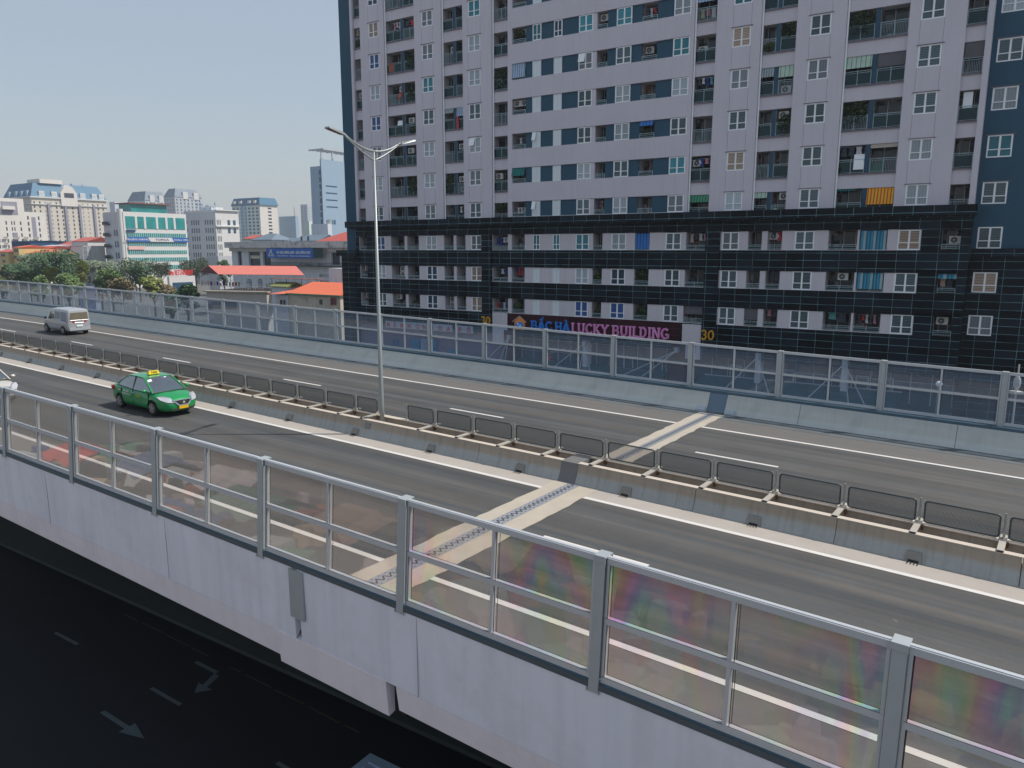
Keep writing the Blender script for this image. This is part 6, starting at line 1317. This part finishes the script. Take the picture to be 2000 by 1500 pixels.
# 9 blue-grey tower with pergola
e,w1,w2,top=corner('office_tower','tall blue-grey office tower with roof pergola beside the apartment tower',634,613,690,324,415,CW['blueg'])
m_=MB(); m_.box(-.8,.15,0,w2,0,top+3.6); m_.build('upper_wall',[CW['blueg']],e)
m_=MB()
for i in range(9): m_.box(-w1*.9,2.5,1+i*3.4,1.6+i*3.4,top+8.2,top+8.8)
m_.box(-w1*1.0,2.5,-.6,0,top+8.2,top+8.9); m_.box(2.2,2.8,-.6,w2,top+8.2,top+8.9)
for y_ in (1,9,18): m_.box(-1.2,-.6,y_,y_+.5,top+3.5,top+8.2)
m_.build('roof_pergola',[CW['pale']],e)
winset(e,None,0,1,9,1.5,2.6,top-2,3.7,-1.9,1,WB,20)
slb=mat('slot_blue',(.02,.06,.13),.4)
for j in range(4): m_=MB(); m_.box(-.1,.22,w2*.12,w2*.5,top-10.5-3.65*j,top-9.9-3.65*j); m_.build('window_slot',[slb],e)
winset(e,None,1,3,1,1.4,2.4,top-28,3,w2*.16,w2*.09,WB,9,y=.15)
# 10 old concrete building with banner
ob=at(668,488,160); ob.z=0; e=empty('old_warehouse',ob,CA,'weathered concrete building with stained parapet and a blue banner','building'); tz=at(600,472,112).z
xw=lambda px:-hitx(px,ob,-EX); L0=-xw(452); L0=abs(L0)
zf=lambda px,py:(lambda r_,k:CAMZ+r_.z*k)(ray(px,py),(ob-EX*abs(xw(px))).y/ray(px,py).y)
m_=MB(); W0=L0
m_.wall(-W0,14,0,zf(560,491),0.,[(xw(463),xw(471),zf(467,518),zf(467,490)),(xw(485),xw(507),zf(495,520),zf(495,492)),(xw(513),xw(528),zf(520,518),zf(520,492)),(xw(646),xw(663),zf(655,517),zf(655,493)),(xw(621),xw(640),zf(630,541),zf(630,536)),(xw(652),xw(668),zf(660,541),zf(660,536)),(xw(621),xw(640),zf(630,552),zf(630,548)),(xw(652),xw(668),zf(660,553),zf(660,548))],.6); m_.box(-W0,14,.6,16,0,zf(560,491)); m_.build('wall',[CW['old']],e)
m_=MB(); m_.box(-W0-.4,14,-1.6,16,zf(560,484),zf(560,472)); m_.box(-W0-.2,14,-.5,.3,zf(560,491),zf(560,484)-.01); m_.build('parapet',[mat('stained_parapet',(.52,.52,.52),.9,var=.2,scale=.4,dirt=((.05,.055,.06),.85))],e)
m_=MB(); m_.box(xw(463),xw(471),.5,.6,zf(467,518),zf(467,490)); m_.box(xw(485),xw(507),.5,.6,zf(495,520),zf(495,492)); m_.box(xw(513),xw(528),.5,.6,zf(520,518),zf(520,492)); m_.box(xw(646),xw(663),.5,.6,zf(655,517),zf(655,493)); m_.build('dark_opening',[WD],e)
m_=MB(); m_.box(xw(486),xw(506),.35,.45,zf(495,505),zf(495,499)); m_.build('blind',[CW['cream']],e)
m_=MB(); m_.box(xw(527),14,-1.5,-.02,zf(600,520),zf(600,519)); n_=0
x=xw(530)
while x<13: m_.box(x,x+.05,-1.5,-1.45,zf(600,519)+.001,zf(600,513)); x+=.32
m_.box(xw(527),14,-1.52,-1.44,zf(600,513),zf(600,512.4)); m_.build('balcony',[M['darkmetal']],e)
ba=empty('banner',(0,0,0),0,'blue banner with white Vietnamese lettering on the old concrete building','banner'); ba.location=e.matrix_basis@Vector((xw(532),-1.66,zf(580,504))); ba.rotation_euler=(0,0,CA)
bw=xw(623)-xw(532); bh=zf(580,485)-zf(580,504); m_=MB(); m_.box(0,bw,-.08,0,0,bh); m_.build('board',[bpy.data.materials['blue_banner']],ba)
t1=textobj('VẬT LIỆU CHỐNG CHÁY - CỬA CHỐNG CHÁY',.60,M['deco'],ba,(bw*.59,-.09,bh*.46),.01,.018,PI/2,0); dw=t1.dimensions.x; t1.scale=(bw*.72/max(dw,.1),1.15,1)
t2=textobj('Hotline: 0977.6.2.2    Website: www.vatlieuchongchay.vn',.30,M['deco'],ba,(bw*.59,-.09,bh*.18),.01,.006,PI/2,0); t2.scale=(bw*.70/max(t2.dimensions.x,.1),1,1)
m_=MB(); bar(m_,bw*.06,bh*.38,bw*.13,bh*.86,.16,-.12,-.08); bar(m_,bw*.14,bh*.38,bw*.08,bh*.86,.16,-.12,-.08); bar(m_,bw*.04,bh*.3,bw*.18,bh*.3,.1,-.12,-.08); bar(m_,bw*.04,bh*.2,bw*.18,bh*.2,.07,-.12,-.08); m_.build('logo',[M['deco']],ba)
m_=MB(); m_.box(xw(623.5),xw(641),-1.72,-1.6,zf(630,504),zf(630,486)); m_.build('green_net',[mat('green_net',(.01,.05,.05),.8)],e)
m_=MB(); 
for i,x in enumerate((xw(590),xw(594),xw(599),xw(604),xw(626))): m_.box(x,x+.45,-1.2,-.6,zf(600,519),zf(600,513.5))
m_.build('condenser_units',[CW['pale']],e)
# houses on top / behind it
def gable(name,label,pa,pb,pe,pr,yd,rm,wm,depth=8,group=None,cat='house',z0=0,windows=(),hip=.0,side=None,ridge=None):
    # simple pitched-roof house, long side along the tower direction; pa..pb px extent of the eave line, pe eave y px, pr ridge y px
    O_=at(pb,pe,yd); ze=O_.z; O_.z=0; w_=abs(hitx(pa,O_,-EX)); zr=at((pa+pb)/2,pr,yd+depth/2).z
    e=empty(name,O_,CA,label,cat,group); m_=MB(); m_.box(-w_+.3,-.3,.3,depth-.3,z0,ze); m_.build('wall',[wm],e)
    m_=MB(); hp=hip*w_
    A_=[(-w_,0,ze),(0,0,ze),(0,depth,ze),(-w_,depth,ze),(-w_+hp,depth/2,zr),(-hp,depth/2,zr)]
    m_.add(A_+[(x,y,z-.12) for x,y,z in A_],[(0,1,5,4),(2,3,4,5),(1,2,5),(3,0,4),(7,6,10,11),(9,8,11,10),(8,7,11),(6,9,10)]+[(0,6,7,1),(1,7,8,2),(2,8,9,3),(3,9,6,0)]); ro=m_.build('roof',[rm],e)
    for (a,b,c,d) in windows:
        x0_=-abs(hitx(a,O_,-EX)); x1_=-abs(hitx(b,O_,-EX)); zc=at((a+b)/2,c,yd).z; zd=at((a+b)/2,d,yd).z; m_=MB(); m_.box(x0_,x1_,.18,.32,min(zc,zd),max(zc,zd)); m_.build('window',[WD],e)
    return e,w_,ze,zr,O_
gable('roof_house','red hipped roof behind the stained parapet at the apartment tower edge',612,700,472,452,185,RF['red'],CW['white'],12,hip=.35)
gable('roof_house','pale green-grey rooftop villa with arched windows above the banner building',548,577,476,464,210,RF['grey'],CW['pale'],8,windows=((552,554,470,476),(559,561,470,476),(565,567,470,476)))
gable('roof_house','white rooftop house with red shutters above the banner building',580,622,470,458,205,RF['grey'],CW['white'],8,windows=((587,590,461,469),(600,603,461,469)))
gable('house','blue-grey hipped roof house left of the rooftop villa',490,530,468,456,230,RF['grey'],CW['grey'],9,hip=.3)
gable('house','small red-roofed house against the white office',474,492,466,459,240,RF['red'],CW['warm'],8)
e,w1,w2,top=corner('roof_block','plain grey-beige stair block below the blue-grey tower',642,610,650,437,215,CW['old']); 
m_=MB(); m_.cyl((-1.5,2,top),.8,1.1,14,'z'); m_.build('water_tank',[M['galv']],e)
e,w1,w2,top=corner('roof_block','teal-windowed rooftop block beside the grey-beige stair block',606,596,612,432,225,CW['greens'])
# 11 roof-terrace shed
e=empty('roof_terrace_shed',(0,0,0),0,'open shed with long salmon-red sheet roof on a roof terrace','shed')
A_=at(427,541,88); B_=at(594,531,88); C_=at(407,522,92.5); D_=at(578,516,92.5); E_=at(391,539,97)
A=at(594,531.5,128); zA=A.z
dirv=(at(427,541,92)-A); dirv.z=0
ed=Vector((-.962,.273,0))
def ln(px,py): # intersect with vertical plane through A along ed
    r_=ray(px,py); k=(A.x*ed.y-A.y*ed.x)/(r_.x*ed.y-r_.y*ed.x); return Vector((0,0,CAMZ))+r_*k
F0=ln(427,541); F1=ln(594,531.5); inn=Vector((.273,.962,0))
def ln2(px,py,o_):
    Bq=A+inn*o_; r_=ray(px,py); k=(Bq.x*ed.y-Bq.y*ed.x)/(r_.x*ed.y-r_.y*ed.x); return Vector((0,0,CAMZ))+r_*k
R0=ln2(407,522,5.2); R1=ln2(578,516,5.2); zb_=F0.z
G0=ln2(391,539,10.4); G1=ln2(566,531,10.4); F0.z=F1.z=(F0.z+F1.z)/2; R0.z=R1.z=(R0.z+R1.z)/2; G0.z=G1.z=F0.z
m_=MB(); dn_=Vector((0,0,-.06)); 
for q in ((F0,F1,R1,R0),(R0,R1,G1,G0)): m_.hexa([v+dn_ for v in q]+[v for v in q])
m_.build('roof',[RF['salmon']],e)
m_=MB(); m_.prism([F0,R0,G0],(0,0,-.05),ed*-.05+Vector((0,0,-.05))); m_.build('gable_panel',[mat('gable_maroon',(.10,.015,.03),.8)],e)
m_=MB(); FZ=F0.z-2.75
for t in (0,.14,.28,.43,.6,.72,.86,1.): p=F0.lerp(F1,t); m_=MB(); m_.tube([(p.x,p.y,FZ),tuple(p)],.06,6); m_.build('post',[M['rail']],e)
for t in (0,.3,.6,1.): p=G0.lerp(G1,t); m_=MB(); m_.tube([(p.x,p.y,FZ),tuple(p)],.06,6); m_.build('post',[M['rail']],e)
m_=MB()
for t0,t1 in ((.14,.28),(.28,.14),(.86,1.)): a=F0.lerp(F1,t0); b=F0.lerp(F1,t1); m_.tube([(a.x,a.y,F0.z-.1),(b.x,b.y,F0.z-1.2)],.04,5)
m_.build('brace',[M['rail']],e)
e2=empty('terrace_house',(0,0,0),0,'beige flat-roofed house carrying the open red-roofed shed','house')
m_=MB(); q0=F0-inn*1.6+ed*1.5; q1=F0.lerp(F1,.62)-inn*1.6; q2=q1+inn*10; q3=q0+inn*10
m_.prism([Vector((v.x,v.y,0)) for v in (q0,q1,q2,q3)],(0,0,0),(0,0,FZ-.25)); recalc(m_.build('wall',[mat('beige_wall',(.42,.40,.37),.9,var=.1,scale=.4,streak=.3)],e2))
m_=MB(); q0b,q1b=q0-inn*.5+ed*.3,q1-inn*.5-ed*.3; m_.prism([Vector((v.x,v.y,FZ-.249)) for v in (q0b,q1b,q2,q3)],(0,0,0),(0,0,.2)); recalc(m_.build('terrace_slab',[CW['tan']],e2))
m_=MB(); 
for i in range(26):
    p=q0b.lerp(q1b,i/25); m_.tube([(p.x,p.y,FZ-.05),(p.x,p.y,FZ+.85)],.02,4)
m_.tube([(q0b.x,q0b.y,FZ+.85),(q1b.x,q1b.y,FZ+.85)],.03,5); m_.build('railing',[CW['pale']],e2)
m_=MB(); pw=q0.lerp(q1,.2); m_.prism([Vector((v.x,v.y,0)) for v in (q0-inn*.05,q0.lerp(q1,.5)-inn*.05,q0.lerp(q1,.5)-inn*.0,q0-inn*.0)],(0,0,FZ-3.2),(0,0,FZ-1.9)); recalc(m_.build('opening_shade',[WD],e2))  # dark sheet on the wall paints a shaded opening
for i,(px,w_) in enumerate(((487,11),(509,9))):
    p=ln2(px,565,1.0+i); t_=empty('water_tank',(p.x,p.y,FZ-.05),0,['shiny steel water tank with blue band, left one under the shed roof','shiny steel water tank, right one at the shed end'][i],'water tank','steel water tanks'); r_=w_/2/FPX*122
    m_=MB(); m_.cyl((0,0,.25),r_,1.5,18); m_.sphere((0,0,1.75),r_,r_,.22,18,6); 
    for z in (.5,.8,1.2,1.5): m_.cyl((0,0,z),r_+.015,.05,18)
    m_.build('tank',[M['galv']],t_); m_=MB(); m_.cyl((0,0,1.35),r_+.02,.14,18); m_.build('band',[M['lblue']],t_)
m_=MB(); 
sh=empty('laundry',(0,0,0),0,'row of clothes hanging under the red-roofed shed on the terrace','laundry')
for i in range(26):
    px=395+i*6.0; 
    if 470<px<520: continue
    p=ln2(px,556+R.uniform(-3,6),2+R.uniform(-.5,2)); c=R.choice(CM); m_=MB(); m_.box(p.x-.16,p.x+.16,p.y,p.y+.05,FZ+.5,FZ+1.3+R.uniform(-.2,.2)); m_.build('garment',[c],sh)
# 12 orange roofed house
A=at(660,575,62); F0=at(552,578,62); O_=F0.copy()
e,w_,ze,zr,O_=gable('house','cream house with bright orange sheet roof beside the apartment tower',553,664,577,553,108,RF['orange'],mat('stained_cream_wall',(.50,.46,.38),.9,var=.12,scale=.5,streak=.4,dirt=((.22,.19,.15),.6)),11,windows=((617,622,587,597),(641,649,584,596)))
for i,(a,b,c,d) in enumerate(((641,649,584,596),)):
    x0_=-abs(hitx(a,O_,-EX)); x1_=-abs(hitx(b,O_,-EX)); zc=at(645,c,108).z; zd=at(645,d,108).z; m_=MB(); m_.box(x0_-.08,x0_,.1,.3,zd-.08,zc+.08); m_.box(x1_,x1_+.08,.1,.3,zd-.08,zc+.08); m_.box(x0_,x1_,.1,.3,zc,zc+.08); m_.build('shutter_frame',[M['red']],e)
m_=MB(); m_.hexa([(-w_-3.0,-.9,ze-.2),(-w_+.3,-.3,ze-.1),(-w_+.3,11.4,ze-.1),(-w_-3.0,12,ze-.2),(-w_+.2,4.7,zr-.9),(-w_+.3,4.7,zr-.8),(-w_+.3,6.4,zr-.8),(-w_+.2,6.4,zr-.9)]); m_.build('hip_roof',[RF['orange']],e)
m_=MB(); m_.add([(-w_-.03,2.9,ze+.9),(-w_-.03,8.1,ze+.9),(-w_-.03,5.5,zr+.02)],[(0,2,1)]); m_.build('gable_panel',[bpy.data.materials['gable_maroon']],e)
m_=MB(); m_.box(-w_-.0,.2,-.08,.02,ze-.22,ze-.02); m_.build('gutter',[mat('green_gutter',(.04,.22,.14),.6)],e)
m_=MB(); m_.box(-w_-2.5,-w_+.3,.2,10.5,0,ze-.35); m_.build('side_wing',[CW['pale']],e)
for a in (-1.45,-.75): m_=MB(); m_.box(-w_+a,-w_+a+.4,.08,.2,ze-1.9,ze-1.1); m_.build('window',[mat('dark_red_shutter',(.09,.01,.02),.7) if a<-1 else WD],e)
gable('shed','low olive curved roof shed behind the orange-roofed house',521,560,560,551,122,mat('olive_roof',(.20,.22,.07),.8,var=.2),CW['grey'],4)
m_=MB(); p=at(526,543.5,126); q=at(624,545.5,120); m_.hexa([p+Vector((0,0,-.05)),q+Vector((0,0,-.05)),q+Vector((0,2.5,-.05)),p+Vector((0,2.5,-.05)),p,q,q+Vector((0,2.5,0)),p+Vector((0,2.5,0))]); cr=empty('lean_to',(0,0,0),0,'thin red-edged sheet canopy between the shed and the old building','canopy'); m_.build('sheet',[RF['rust']],cr)
m_=MB(); 
for t in (.05,.35,.65,.95): v=p.lerp(q,t); m_.tube([(v.x,v.y,0),tuple(v)],.05,5)
m_.build('post',[M['darkmetal']],cr)
# 13 small houses in the left middle ground
gable('house','yellow villa with red hipped roof at the left frame edge',-20,14,492,484,290,RF['red'],CW['yellow'],19,hip=.3,windows=((0,7,496,501),(1,6,508,513)))
gable('house','narrow yellow house with stepped gable and balconies',23,35,483,479,288,RF['orange'],CW['yellow'],12,windows=((25,33,487,492),(25,33,500,505)))
gable('house','long salmon-roofed house right of the narrow yellow one',35,76,495,487,285,RF['orange'],CW['warm'],14,hip=.2)
gable('house','dark blue metal-clad building below the white-beige block',22,58,471,470,330,CW['navy'],CW['navy'],16)
gable('house','bright cyan walled house',57,72,481,480,315,CW['cyan'],CW['cyan'],12)
gable('house','small white house with pinkish red roof',66,88,486,480,300,RF['red'],CW['white'],11)
gable('house','grey flat house with pale sheet roof',72,110,481,478,320,CW['pale'],CW['grey'],12)
gable('house','house with long faded red roof behind the tallest dark tree',100,142,483,472,320,RF['red'],CW['pale'],14)
gable('house','dark-red gabled rooftop house above the grey block',139,170,471,463,315,RF['red'],CW['white'],12)
e,w1,w2,top=corner('house','unfinished grey block house with two small dark windows',162,140,205,480,300,CW['oldw']); m_=MB(); m_.box(-w1-.1,-.0,-.1,3,0,top-.5); m_.build('shaded_side',[CW['grey']],e); winset(e,None,1,3,4,1.3,2.6,top-6,6,w2*.08,w2*.28,WD,20)  # shaded face given its own painted tone as a separate slab
gable('house','reddish-tan terrace house left of the glass office',170,200,478,475,330,RF['red'],CW['tan'],12)
e,w1,w2,top=corner('house','pale lilac low building beside the stained warehouse',425,405,452,500,250,CW['pale'])
e,w1,w2,top=corner('house','white low building behind the orange-roofed house',700,640,720,525,125,CW['old'])
# pavement clutter near the street seen between the trees
p=at(177,560,190); m_=MB(); m_.box(p.x-2.5,p.x+1.5,p.y-1,p.y+1,0,p.z); m_.box(p.x+1.5,p.x+3,p.y-1.2,p.y+1,p.z-2,p.z+.4); kb=m_.build('street_kiosk',[mat('kiosk_print',(.30,.32,.45),.7,var=.9,scale=.7)]); tag(kb,'white and blue kiosk seen between the two tree clumps','kiosk')
# street lamps by the tower
def thinpost(px,pyt,pyb,yd,label,ball=True):
    a=at(px,pyt,yd); e=empty('lamp_post',(a.x,a.y,0),0,label,'lamp post'); m_=MB(); m_.tube([(0,0,0),(0,0,a.z-.1)],[.07,.05],8); m_.build('pole',[M['lamp']],e); m_=MB(); m_.sphere((0,0,a.z),.14,.14,.14,10,8); m_.build('globe',[M['whitepanel']],e)
thinpost(1834,750,830,34,'thin globe lamp post seen through the far fence, front of the black tower wing')
m_=MB(); p=at(1991,712,30); pg=empty('garden_lamp',(p.x,p.y,0),0,'ornate beige lamp post at the right edge behind the far fence','lamp post'); m_.tube([(0,0,0),(0,0,p.z)],[.07,.03],8); m_.sphere((0,0,p.z-.75),.14,.14,.3,8,6); m_.box(-.2,.2,-.2,.2,p.z-1.2,p.z-1.1); m_.build('pole',[CW['cream']],pg)
rx_=empty('rooftop_sign',(0,0,0),0,'x','x'); bpy.data.objects.remove(rx_)
# ---------------------------------------------------------------- haze
m,t,o=nmat('haze_air'); g=G(t); v=g.n('VolumePrincipled'); v.inputs['Color'].default_value=(.80,.88,1.0,1); v.inputs['Density'].default_value=HZ_D; v.inputs['Anisotropy'].default_value=.2; t.links.new(v.outputs[0],o.inputs['Volume'])
if HZ_D>0:
    m_=MB(); m_.box(-1300,1300,-400,1500,-1.,90); hz=m_.build('haze',[m]); tag(hz,kind='stuff')
